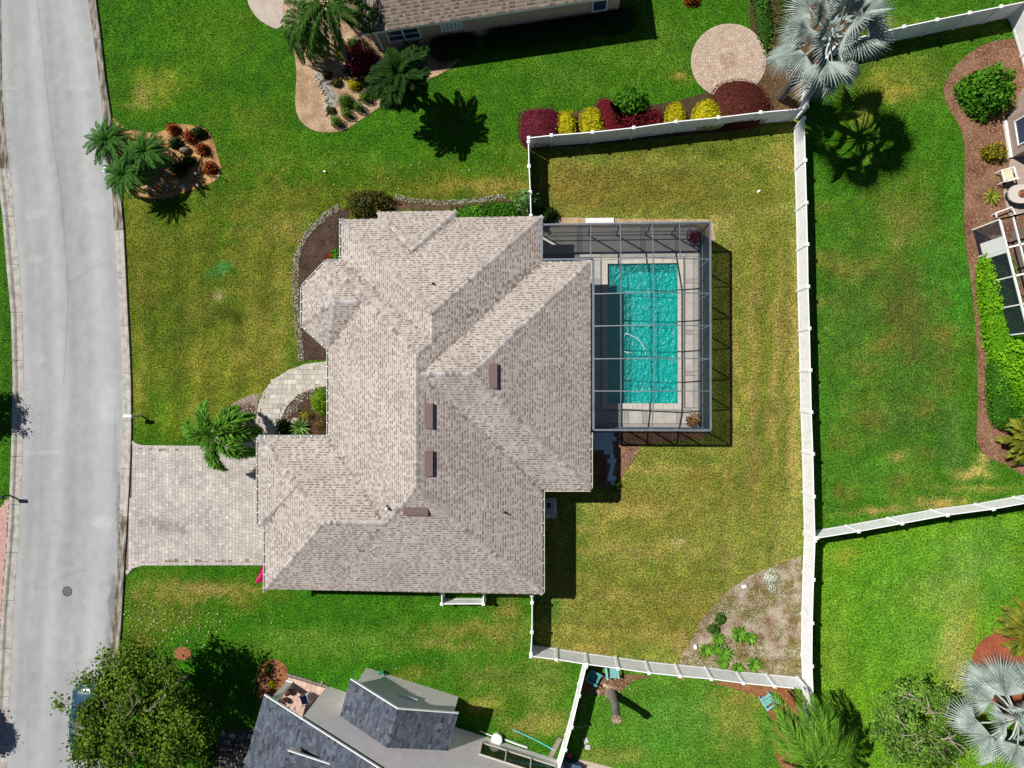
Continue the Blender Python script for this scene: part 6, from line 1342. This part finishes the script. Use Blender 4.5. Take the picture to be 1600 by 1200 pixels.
# parked car under the tree
cx0, cy0 = P(141, 1062), P(137, 1180)
car = thing('parked_car', 'dark teal blue car parked at the kerb, half hidden under the street tree', 'car', P(146, 1119), rz=math.radians(2.0))
m_car = M('car_paint', (.008, .045, .085), rough=.22, spec=.7); m_cglass = M('car_glass', (.02, .08, .11), rough=.08, spec=.8)
def loft(mb, secs, closed=True):
    n = len(secs[0]); i0 = len(mb.v)
    for s in secs: mb.v += [tuple(p) for p in s]
    for k in range(len(secs)-1):
        for j in range(n-1): mb.f.append((i0+k*n+j, i0+k*n+j+1, i0+(k+1)*n+j+1, i0+(k+1)*n+j)); mb.t.append(.5)
    mb.f.append(tuple(i0+j for j in range(n))); mb.t.append(.5); mb.f.append(tuple(i0+(len(secs)-1)*n+j for j in reversed(range(n)))); mb.t.append(.5)
def csec(y, hw, z0, zs, zt, rnd_=.16): return [(-hw*.94, y, z0), (-hw, y, z0+.15), (-hw, y, zs), (-hw+rnd_, y, zt), (-hw*.4, y, zt+.03), (0, y, zt+.04), (hw*.4, y, zt+.03), (hw-rnd_, y, zt), (hw, y, zs), (hw, y, z0+.15), (hw*.94, y, z0)]
mb = MB(); loft(mb, [csec(y, hw, .28, zs, zt) for y, hw, zs, zt in ((2.28, .45, .5, .58), (2.2, .68, .55, .68), (2.0, .83, .62, .78), (1.7, .88, .68, .86), (1.1, .90, .74, .95), (.8, .91, .76, 1.0), (-1.6, .91, .8, 1.0), (-2.0, .88, .8, 1.0), (-2.25, .74, .7, .9), (-2.32, .5, .5, .6))]); mb.build('body', m_car, car, world=False, smooth=True)
mb = MB(); loft(mb, [[(-h1, y, z), (-h1*.9, y, z+.02), (0, y, z+.05), (h1*.9, y, z+.02), (h1, y, z)] for y, h1, z in ((.95, .76, .98), (.30, .66, 1.34), (-.9, .66, 1.40), (-1.5, .66, 1.30), (-2.0, .74, 1.0))]); mb.build('roof', m_car, car, world=False, smooth=True)
mb = MB(); mb.face([(-.74, .97, 1.0), (.74, .97, 1.0), (.64, .28, 1.375), (-.64, .28, 1.375)]); mb.build('windscreen', m_cglass, car, world=False)
for s in (-1, 1):
    mb = MB(); q = [(s*.80, .85, 1.0), (s*.80, -1.7, 1.0), (s*.70, -1.3, 1.3), (s*.69, .25, 1.3)]; mb.face(q if s < 0 else q[::-1]); mb.build('side_window', m_cglass, car, world=False)
    mb = MB(); mb.box((s*1.02, .72, .98), (.2, .12, .14), taper=.7); mb.build('mirror', m_car, car, world=False)
    mb = MB(); mb.box((s*.58, 2.13, .62), (.32, .22, .12), taper=.7); mb.build('headlight', M('headlight', (.10, .12, .14), rough=.15, spec=.6), car, world=False)
    mb = MB(); mb.box((s*.62, -2.24, .8), (.3, .14, .14), taper=.7); mb.build('tail_light', M('tail_light', (.3, .01, .01), rough=.2), car, world=False)
    for y in (1.42, -1.42):
        mb = MB(); mb.tube([(s*.72, y, .33), (s*.92, y, .33)], .33, 18); wh = mb.build('wheel', m_rub, car, world=False)
        mb = MB(); mb.tube([(s*.9, y, .33), (s*.93, y, .33)], .21, 12); mb.build('rim', M('rim', (.45, .45, .46), rough=.3, metal=.6), wh, world=False)
mb = MB(); mb.bar((-.62, 1.02, 1.0), (-.05, .86, 1.06), .025, .02); mb.bar((.1, 1.02, 1.0), (.62, .86, 1.06), .025, .02); mb.build('wiper', m_black, car, world=False)
# globe lamp at the kerb bed
g = P(203, 284); lamp = thing('street_lamp', 'white globe lamp post at the kerb beside the three date palms', 'lamp post', g)
mb = MB(); mb.tube([(g.x, g.y, 0), (g.x, g.y, 2.15)], .045, 8); mb.build('post', m_black, lamp)
mb = MB(); mb.lathe((g.x, g.y, 2.1), [(.05, 0), (.10, .05), (.11, .10), (.08, .12)], 12); mb.build('collar', m_black, lamp)
mb = MB(); mb.lathe((g.x, g.y, 2.2), [(.09, 0), (.17, .08), (.2, .2), (.17, .33), (.09, .40), (.0, .42)], 16); mb.build('globe', M('lamp_globe', (.82, .84, .84), rough=.3), lamp, smooth=True)
# mailboxes
def mailbox(label, base, d, mat, mpost):
    t = thing('mailbox', label, 'mailbox', base); d = Vector(d).normalized(); mb = MB(); mb.tube([tuple(base), tuple(base+Vector((0, 0, 1.05)))], .05, 8); mb.build('post', mpost, t)
    mb = MB(); rz = math.atan2(d.y, d.x); c = base+d*.16+Vector((0, 0, 1.16)); n = 8; i0 = len(mb.v); pr = [(-.1, 0), (.1, 0), (.1, .12)]+[(.1*math.cos(a), .12+.1*math.sin(a)) for a in np.linspace(.3, 2.84, 6)]+[(-.1, .12)]; sd = Vector((-d.y, d.x, 0))
    for s in (-.26, .26): mb.v += [tuple(c+d*s+sd*a+Vector((0, 0, b-.1))) for a, b in pr]
    k = len(pr)
    for j in range(k): mb.f.append((i0+j, i0+(j+1) % k, i0+k+(j+1) % k, i0+k+j)); mb.t.append(.5)
    mb.f.append(tuple(i0+j for j in range(k))); mb.f.append(tuple(i0+k+j for j in reversed(range(k)))); mb.t += [.5, .5]; mb.build('box', mat, t)
    mb = MB(); mb.box(tuple(c+sd*.12+Vector((0, 0, .06))), (.16, .015, .06), rz=rz); mb.build('flag', M('red_flag', (.5, .02, .02)), t)
    mb = MB(); mb.bar(tuple(base+Vector((0, 0, .95))), tuple(base+d*.36+Vector((0, 0, 1.03))), .06, .05); mb.build('arm', mpost, t)
mailbox('white mailbox on a post at the kerb beside the front lawn', P(221, 649.5), (-1, 0, 0), m_wht, M('grey_post', (.4, .4, .4), rough=.6))
mailbox('black mailbox on a post at the left edge by the pink neighbouring driveway', P(17, 773), (1, 0, 0), m_black, m_black)
# path lights and spot lights in the kerb bed
m_steel = M('brushed_steel', (.62, .66, .70), rough=.35, metal=.2)
for lb, x, y, hgt, r_ in (('silver path light right of the round croton in the kerb bed', 341, 275, .5, .07), ('pale green glass path light in the middle of the kerb bed', 305, 271, .4, .09), ('bluish path light at the lower lawn edge of the kerb bed', 308, 289, .35, .10), ('small white spot light in the shade of the middle date palm', 258, 274, .3, .04), ('small white spot light in the star shaped palm shadow, upper of two', 261, 297, .3, .04), ('small white spot light in the star shaped palm shadow, lower of two', 260, 306, .3, .04)):
    q = P(x, y, hgt); t = thing('path_light', lb, 'garden light', (q.x, q.y, 0), group='lights in the kerb bed'); mb = MB(); mb.tube([(0, 0, 0), (0, 0, hgt)], .02, 6); mb.build('stake', m_black, t, world=False); mb = MB(); mb.lathe((0, 0, hgt-.05), [(r_*.6, 0), (r_, .04), (r_*.95, .07), (r_*.3, .12), (0, .13)], 12); mb.build('lamp_head', m_steel if r_ != .09 else M('green_glass', (.35, .5, .42), rough=.2), t, world=False)
# boulders
def boulder(label, px, py, rx, ry, h, mat, name='boulder', cat='boulder', group=None, sd=1):
    g = P(px, py, h*.4); V = []; F = []; n, m = 12, 6; r = np.random.default_rng(sd)
    for j in range(m+1):
        f = -.3+j/m*(math.pi/2+.3)
        for i in range(n):
            t = 2*math.pi*i/n; k = .82+.3*vnoise(np.array([math.cos(t)*1.5+3+sd]), np.array([math.sin(t)*1.5+f+5]), 1.3, sd)[0]; V.append((rx*k*math.cos(f)*math.cos(t), ry*k*math.cos(f)*math.sin(t), h*k*math.sin(f)))
    for j in range(m):
        for i in range(n): F.append((j*n+i, j*n+(i+1) % n, (j+1)*n+(i+1) % n, (j+1)*n+i))
    o = link(name, npmesh(name, V, F, mat)); o.location = (g.x, g.y, 0); return tag(o, label, cat, group)
m_rock = M('grey_rock', A(150, 140, 124), A(104, 96, 84), 5, bump=.6, bscale=16, fac=(.4, .6)); m_pale = M('pale_rock', A(214, 204, 184), A(170, 156, 132), 6, bump=.5, bscale=18)
boulder('big grey boulder in the middle of the kerb bed', 289, 235, .42, .26, .45, m_rock, sd=2)
boulder('pale round stone at the edge of the bare mulch in the kerb bed', 256, 241, .2, .17, .2, m_pale, sd=3)
boulder('pale rounded boulder between the agave and the yellowish plant by the walkway', 461, 658, .28, .24, .3, m_pale, sd=4)
for i, (x, y, a, b) in enumerate(((250, 287, .22, .12), (232, 292, .2, .14), (262, 290, .18, .12), (276, 283, .2, .16), (284, 291, .2, .18))): boulder('pale weathered stone on the lower edge of the kerb bed among palm shadows', x, y, a, b, .14, m_pale, 'stone', 'stone', 'stones at the lower edge of the kerb bed', 5+i)
# dry creek: each larger stone its own
for i in range(15):
    f = i/14; x = 490+20*f+6*math.sin(i*1.7)+(3 if i % 2 else 0); y = 120+58*f; x = np.interp(y, [118, 140, 158, 176], [492, 503, 510, 508])+(i % 3-1)*1.6
    boulder('pale stone in the row edging the dry creek of the corner garden', x, y, random.uniform(.10, .2), random.uniform(.09, .16), .14, m_pale, 'stone', 'stone', 'row of stones along the dry creek', 20+i)
mb = MB(); Wc = [tuple(v[:2]) for v in PL(smoothpoly([(492, 108), (502, 112), (516, 132), (526, 148), (530, 160), (522, 170), (512, 166), (508, 146), (498, 130)], 1))]; mb.prism(Wc, -.03, .03); struct('dry_creek', mb, M('creek_gravel', A(176, 170, 164), A(120, 112, 104), 5, var=.4, vscale=20, bump=.8, bscale=22, fac=(.4, .6)))
for i in range(26):
    x, y = 346+random.random()*46, 1146+random.random()*54; boulder('smooth pale river rock in the bed below the street tree', x, y, random.uniform(.10, .26), random.uniform(.09, .18), .16, m_pale if i % 3 else m_rock, 'river_rock', 'stone', 'river rocks at the bottom edge', 60+i)
# stepping stones at the right
poly6 = [[(97, 30), (106, 30), (107.5, 35), (104, 42), (100, 41), (98.5, 36)], [(107, 31), (112, 27), (116, 29), (116.5, 39), (109, 39.5), (108.5, 35)], [(117, 27.5), (124, 27), (126, 34), (120.5, 39), (117.5, 36)], [(100, 48), (107, 43), (110, 47), (109.5, 54), (103, 55)], [(110.5, 44), (117, 42), (120, 48), (113.5, 54), (111, 51)], [(119.5, 43.5), (126, 38.5), (128.5, 44), (122, 47.5)]]
for i, pl_ in enumerate(poly6):
    W = [tuple(v[:2]) for v in PL([(1440+a, 340+b) for a, b in pl_])]; mb = MB(); mb.prism(W, -.02, .045); tag(mb.build('stepping_stone', M('cream_stone', A(226, 196, 160), A(206, 176, 140), 4, bump=.3)), ('cream stepping stone, upper left of six in the mulch by the lime hedge', 'cream stepping stone, upper middle of six in the mulch by the lime hedge', 'cream stepping stone, upper right of six by the white enclosure door', 'cream stepping stone, lower left of six in the mulch by the lime hedge', 'cream stepping stone, lower middle of six touching the lime hedge', 'cream stepping stone, lower right of six between hedge and enclosure door')[i], 'stepping stone', 'stepping stones by the white screen enclosure')
# equipment on a slab by the east wall
g = P(860, 793.5); t = thing('utility_unit', 'grey utility unit on a slab against the shaded right wall of the house', 'utility unit', g)
mb = MB(); mb.box((g.x, g.y, .05), (.8, 1.25, .1)); mb.build('pad', M('pad_concrete', (.46, .47, .48), (.4, .41, .42), 4), t)
mb = MB(); mb.tube([(g.x-.2, g.y+.4, .3), (g.x+.28, g.y+.4, .3), (g.x+.28, g.y-.25, .3)], .035, 8); mb.tube([(g.x-.28, g.y+.28, .1), (g.x-.28, g.y-.1, .4), (g.x-.28, g.y-.3, .25)], .03, 8); mb.build('pipe', m_wht, t)
mb = MB(); mb.lathe((g.x-.2, g.y-.42, .1), [(.13, 0), (.15, .1), (.15, .4), (.12, .47), (.04, .5), (0, .5)], 14); mb.build('filter_tank', M('filter_grey', (.45, .46, .47), rough=.4), t)
mb = MB(); mb.tube([(g.x-.1, g.y+.05, .24), (g.x-.1, g.y+.38, .24)], .11, 12); mb.build('pump', m_black, t)
# pink flag at the garage corner
g = P(416, 884); t = thing('flag', 'bright pink pennant flag at the corner of the garage by the driveway', 'flag', g); tp = P(411, 880, 1.9)
mb = MB(); mb.tube([tuple(g), tuple(tp)], .018, 6); mb.build('flag_pole', m_black, t)
mb = MB(); n = 8; a, b, c = tp, P(398, 911, 1.75), P(412, 909, 1.6)
for i in range(n):
    for j in range(4):
        def fp(u, v): p = a*(1-u)+(b*(1-v)+c*v)*u; return tuple(p+Vector((0, 0, .05*math.sin(u*7+v*5))))
        mb.face([fp(i/n, j/4), fp((i+1)/n, j/4), fp((i+1)/n, (j+1)/4), fp(i/n, (j+1)/4)])
mb.build('cloth', M('pink_cloth', alb(245, 50, 125, 1), alb(235, 40, 110, 1), 5, rough=.8, trans=.45), t, smooth=True)
# adirondack chairs
def adirondack(label, px, py, rz, mat, group='teal garden chairs by the bottom fence'):
    g = P(px, py, .3); t = thing('garden_chair', label, 'chair', (g.x, g.y, 0), rz, group)
    for i in range(6): mb = MB(); mb.box((0, -.30+i*.105, .36-.02*i), (.54, .09, .025)); mb.build('seat_slat', mat, t, world=False)
    for i in range(5): 
        x = -.22+i*.11; mb = MB(); mb.bar((x*.9, .22, .27), (x*1.15, .52, .98-.05*abs(i-2)), .095, .022); mb.build('back_slat', mat, t, world=False)
    for s in (-1, 1):
        mb = MB(); mb.box((s*.34, -.02, .57), (.13, .72, .028)); mb.build('armrest', mat, t, world=False)
        for y in (-.32, .28): mb = MB(); mb.box((s*.31, y, .28), (.05, .1, .56)); mb.build('leg', mat, t, world=False)
    mb = MB(); mb.box((0, -.36, .3), (.58, .03, .12)); mb.build('apron', mat, t, world=False)
m_tealp = M('pale_teal_plastic', alb(140, 196, 194, .8), alb(122, 180, 178, .8), 6, rough=.5)
adirondack('deep teal garden chair in the fence shade, leftmost of three', 928, 1057, math.radians(62), m_teal); adirondack('pale teal garden chair half behind the bottom fence, middle of three', 956, 1049, math.radians(8), m_tealp); adirondack('pale teal garden chair on the orange mulch beside the feather palm, rightmost of three', 1199, 1094, math.radians(-58), m_tealp)
# hammock post rope in the fence shade
p0, p1 = P(899, 1122), P(920, 1133); mb = MB(); mb.tube([(p0.x, p0.y, 1.2), (p1.x, p1.y, .05)], .015, 5); tag(mb.build('rope', M('pale_rope', (.4, .4, .3))), 'thin pale guy rope slanting from the slanting fence to the lawn', 'rope')
for lb, x, y in (('pale stepping slab in the fence shade, upper of two by the little yard', 915, 1157), ('pale stepping slab at the edge of the fence shade, lower of two', 918, 1167)):
    q = P(x, y); mb = MB(); mb.box((q.x, q.y, .02), (.32, .28, .05), rz=.5 if y < 1160 else -.1); tag(mb.build('stepping_slab', M('pale_slab', A(206, 204, 200))), lb, 'slab', 'stepping slabs in the little yard')
q = P(893, 1196); t = thing('storage_box', 'dark blue storage box at the bottom edge beside the slanting fence', 'storage box', q); mb = MB(); mb.box((q.x, q.y, .3), (.95, .8, .6), rz=-.25); mb.build('body', M('blue_plastic', (.04, .07, .13), rough=.5), t); mb = MB(); mb.box((q.x, q.y, .62), (1.0, .85, .05), rz=-.25); lid = mb.build('lid', M('blue_lid', (.05, .09, .16), rough=.45), t); mb = MB(); mb.box((q.x+.05, q.y+.08, .66), (.28, .04, .03), rz=-.6); mb.build('handle', m_wht, lid)
q = P(890, 1181, .15); mb = MB(); mb.lathe((q.x, q.y, 0), [(.03, .01), (.11, .05), (.15, .15), (.11, .25), (.03, .29), (0, .3)], 14); tag(mb.build('ball', M('pink_ball', alb(226, 40, 130, .8), rough=.4), smooth=True), 'pink ball lying in the fence shade above the blue storage box', 'ball')
slab('yard_paving', [(903, 1186), (922, 1190), (945, 1196), (980, 1205), (980, 1240), (895, 1240)], .03, M('yard_paving', A(206, 192, 176), A(186, 170, 152), 3, var=.1), kind='structure')
# hose reel, pipe, pole by the southern neighbour
q = P(777, 1151); t = thing('hose_reel', 'round hose reel with dark blue hose at the corner of the grey wall', 'hose reel', q)
mb = MB(); mb.lathe((q.x, q.y, .0), [(.32, .1), (.34, .4), (.30, .44)], 20); mb.lathe((q.x, q.y, .0), [(.12, .1), (.13, .46), (0, .47)], 14); mb.build('drum', m_wht, t)
mb = MB(); 
for k in range(3): mb.tube([(q.x+(.16+.05*k)*math.cos(a), q.y+(.16+.05*k)*math.sin(a), .40) for a in np.linspace(0, 6.28, 20)], .03, 6)
mb.build('hose', M('navy_hose', (.02, .03, .10), rough=.5), t); mb = MB(); mb.box((q.x+.25, q.y-.42, .5), (.14, .14, 1.0)); mb.build('stand', m_wht, t)
p0, p1 = P(750, 1141), P(772, 1150); mb = MB(); mb.tube([(p0.x, p0.y, .1), (p1.x, p1.y, .1)], .03, 6); tag(mb.build('pipe', m_wht), 'thin white pipe on the ground leading to the hose reel', 'pipe')
p0, p1, p2 = P(788, 1154), P(806, 1161), P(824, 1167); mb = MB(); mb.bar((p0.x, p0.y, .06), (p1.x, p1.y, .06), .07, .12); mb.bar((p1.x, p1.y, .06), (p2.x, p2.y, .06), .07, .12); tag(mb.build('edging_strip', m_wht), 'white edging strip along the lawn below the hose reel', 'edging')
p0, p1 = P(801, 1139), P(866, 1171); mb = MB(); pm = (p0+p1)/2; mb.tube([(p0.x, p0.y, .05), (pm.x+.02, pm.y+.03, .05), (p1.x, p1.y, .05)], .045, 8); tag(mb.build('pole', M('teal_pole', alb(60, 176, 150, .8), alb(120, 200, 190, .8), 2, rough=.4)), 'long teal pole lying on the grass beside the grey wall', 'pole')
q = P(598, 1050); t = thing('hose_bib', 'green garden hose bundle by the grey gable wall', 'garden hose', q); mb = MB()
for k in range(4): mb.tube([(q.x+(.12+.05*(k % 2))*math.cos(a), q.y+.12*math.sin(a), .12+.09*k) for a in np.linspace(0, 6.28, 16)], .035, 6)
mb.build('hose', M('green_hose', (.02, .22, .10), rough=.5), t); mb = MB(); mb.tube([(q.x-.1, q.y-.1, 0), (q.x-.1, q.y-.1, .6)], .03, 6); mb.build('stand', m_black, t)
# porch chair with blue cushion and two pots
q = P(478, 1091, .4); t = thing('porch_chair', 'white porch chair with a blue cushion on the pink tiled porch', 'chair', (q.x, q.y, .09), math.radians(20)); 
mb = MB(); mb.box((0, 0, .44), (.54, .54, .1)); mb.build('cushion', M('blue_cushion', alb(60, 84, 150, .8), alb(84, 106, 170, .8), 8, rough=.9), t, world=False)
mb = MB(); mb.box((0, 0, .37), (.6, .6, .04)); mb.build('seat', m_wht, t, world=False); mb = MB(); mb.tube([(.30, -.3, .4), (.36, -.25, .85), (.38, 0, 1.0), (.36, .25, .85), (.30, .3, .4)], .025, 6); mb.bar((.34, -.2, .8), (.34, .2, .8), .03, .12); mb.build('backrest', m_wht, t, world=False)
for a in (-1, 1):
    mb = MB(); mb.bar((-.28, a*.3, .62), (.3, a*.3, .66), .05, .03); mb.build('armrest', m_wht, t, world=False)
    for b in (-1, 1): mb = MB(); mb.tube([(a*.27, b*.27, 0), (a*.27, b*.27, .38)], .02, 6); mb.build('leg', m_wht, t, world=False)
for lb, x, y, r_ in (('dark round pot beside the white column on the tiled porch, larger of two', 451, 1081, .2), ('reddish potted plant on the tiled porch under the roof edge, smaller of two', 445, 1094, .17)):
    q = P(x, y, .3); t = thing('potted_plant', lb, 'potted plant', (q.x, q.y, .09)); mb = MB(); mb.lathe((0, 0, 0), [(r_*.7, 0), (r_, .3), (r_, .34), (r_*.85, .32), (0, .3)], 12); mb.build('pot', M('terracotta_dark', (.10, .05, .04), rough=.7), t, world=False); V, F, tn = dome(r_, r_, .3, 60, .13, core=False); V[:, 2] += .3; link('leaves', npmesh('leaves', V, F, M('redbrown_leaf', alb(80, 40, 36), alb(120, 70, 60), tone=True), tone=tn), t, world=False)
# eastern neighbour's terrace: slab, chair, fire table, bench frame, screen enclosure
slab('terrace', [(1578, 249), (1700, 200), (1700, 340), (1575, 335), (1567, 300), (1570, 290)], .05, M('terrace_slab', A(196, 176, 160), A(180, 160, 146), 2, var=.08), kind='structure')
q = P(1571, 274, .4); t = thing('patio_chair', 'white metal patio chair with cream cushions on the terrace at the right edge', 'chair', (q.x, q.y, .05), math.radians(15))
mb = MB(); mb.box((.05, 0, .42), (.6, .55, .12)); mb.build('seat_cushion', M('cream_cushion', alb(214, 204, 176, .8), rough=.9), t, world=False); mb = MB(); mb.box((.05, -.36, .62), (.6, .12, .4)); mb.build('back_cushion', M('cream_cushion', alb(214, 204, 176, .8)), t, world=False)
for s in (-1, 1):
    mb = MB(); mb.bar((.05+s*.36, -.4, .62), (.05+s*.36, .34, .62), .07, .05); mb.build('armrest', m_wht, t, world=False)
    for y in (-.36, .32): mb = MB(); mb.box((.05+s*.36, y, .31), (.06, .06, .62)); mb.build('leg', m_wht, t, world=False)
mb = MB(); mb.bar((-.31, -.42, .8), (.41, -.42, .8), .05, .05); mb.bar((-.31, .34, .4), (.41, .34, .4), .05, .05); mb.build('frame', m_wht, t, world=False)
q = P(1596, 303, .6); t = thing('fire_table', 'rounded white topped table with an orange centre at the right edge', 'table', (q.x, q.y, .05)); mb = MB(); mb.prism(smoothpoly([(-.75, -.55), (.75, -.55), (.75, .55), (-.75, .55)], 2), .5, .6, bottom=True); mb.build('tabletop', M('pale_stone_top', alb(206, 196, 188, .8), rough=.6), t, world=False); mb = MB(); mb.prism(smoothpoly([(-.6, -.4), (.6, -.4), (.6, .4), (-.6, .4)], 2), 0, .5); mb.build('base', M('navy_base', (.02, .03, .05), rough=.6), t, world=False); mb = MB(); mb.lathe((.0, 0, .6), [(.22, 0), (.24, .05), (.16, .10), (0, .12)], 14); mb.build('fire_bowl', M('copper_bowl', alb(170, 100, 70, .8), alb(90, 50, 36, .8), 9, rough=.5), t, world=False)
q = P(1571, 332, .45); t = thing('bench_frame', 'white tubular bench frame in the mulch beside the white screen enclosure', 'bench', (q.x, q.y, 0), math.radians(20)); mb = MB(); mb.tube([(-.55, -.1, .42), (-.5, .16, .44), (.45, .16, .44), (.5, -.3, .44)], .045, 8); mb.build('top_rail', m_wht, t, world=False)
for x, y in ((-.5, .14), (.45, .14), (.5, -.28)): mb = MB(); mb.tube([(x, y, 0), (x, y, .42)], .04, 8); mb.build('leg', m_wht, t, world=False)
t = thing('screen_enclosure', 'white framed screen enclosure of the neighbour at the right edge by the lime hedge', 'screen enclosure', P(1570, 400))
ze_ = 2.6; A0 = P(1562, 343, ze_); B0 = P(1607, 520, ze_); dd = (B0-A0).normalized(); nn = Vector((-dd.y, dd.x, 0)); nn = nn if nn.x > 0 else -nn; Ln = (B0-A0).length
def wbar(a, b, w_=.09, h_=.1, nm='beam'): mb = MB(); mb.bar(tuple(a), tuple(b), w_, h_); mb.build(nm, m_wht, t)
wbar(A0, B0); wbar(A0+nn*.72, B0+nn*.72, .06)
for k in range(5):
    p = A0+dd*(Ln*k/4); wbar(p, p+nn*4); wbar(p, Vector((p.x, p.y, 0)), .07, .07, 'post')
wbar(A0, A0+nn*4)
p = A0+dd*(Ln*.14); mb = MB(); q = [p, p+dd*1.0, p+dd*1.0-Vector((0, 0, 2.2)), p-Vector((0, 0, 2.2))]; mb.box(tuple((q[0]+q[2])/2+Vector((0, 0, .0))), (.95, .05, 2.2), rz=math.atan2(dd.y, dd.x)); mb.build('door', m_wht, t)
mb = MB(); mb.face([tuple(x) for x in (A0, B0, B0+nn*4, A0+nn*4)]); mb.build('screen_panel', m_scr, t); mb = MB(); mb.face([(A0.x, A0.y, 0), (B0.x, B0.y, 0), tuple(B0), tuple(A0)]); mb.build('screen_panel', m_scrw, t)
slab('enclosure_floor', [(1578, 362), (1700, 320), (1700, 560), (1618, 520)], .06, M('brown_floor', A(128, 112, 98), A(112, 96, 84), 2), kind='structure')
# little things on the lawns
q = P(508.5, 269); t = thing('sprinkler', 'small pale sprinkler head in the lawn above the large house', 'sprinkler', q); mb = MB(); mb.tube([tuple(q), (q.x, q.y, .14)], .025, 8); mb.build('riser', m_black, t); mb = MB(); mb.lathe((q.x, q.y, .14), [(.05, 0), (.06, .04), (0, .05)], 10); mb.build('nozzle', m_steel, t)
q = P(1085.5, 1010); t = thing('garden_stake', 'white marker stake at the left of the sandy garden bed', 'stake', q); mb = MB(); mb.box((q.x, q.y, .1), (.16, .22, .2)); mb.build('block', m_wht, t); mb = MB(); mb.tube([(q.x, q.y+.1, 0), (q.x, q.y+.25, .4)], .02, 6); mb.build('rod', m_wht, t)
q = P(1162, 916); mb = MB(); mb.box((q.x, q.y, .05), (.26, .18, .1), rz=.1); tag(mb.build('paver_block', m_wht), 'small white block on the upper edge of the sandy garden bed', 'block')
q = P(525.5, 568); mb = MB(); mb.box((q.x-.35, q.y+.35, .12), (.07, .07, .24)); tag(mb.build('marker_peg', m_wht), 'tiny white peg in the mulch beside the entrance walkway', 'peg')
q = P(1185, 299); mb = MB(); mb.box((q.x, q.y, .03), (.22, .1, .05), rz=.6); tag(mb.build('white_scrap', m_wht), 'small white scrap lying on the upper back yard lawn', 'scrap')
q = P(503.5, 1066); mb = MB(); mb.box((q.x, q.y, .05), (.16, .12, .1), rz=.4, taper=.6); tag(mb.build('white_rock', m_pale), 'small white rock on the lawn edge right of the tiled porch', 'stone')
for lb, pts in (('utility black riser beside the mulch of the porch bed', [(404, 1055), (400, 1078)]),):
    a, b = P(*pts[0]), P(*pts[1]); mb = MB(); mb.tube([(a.x, a.y, .3), (b.x, b.y, .3)], .03, 6); tag(mb.build('rail', M('rusty_rail', (.12, .08, .06))), 'thin dark rail between the tree shadow and the porch mulch bed', 'rail')
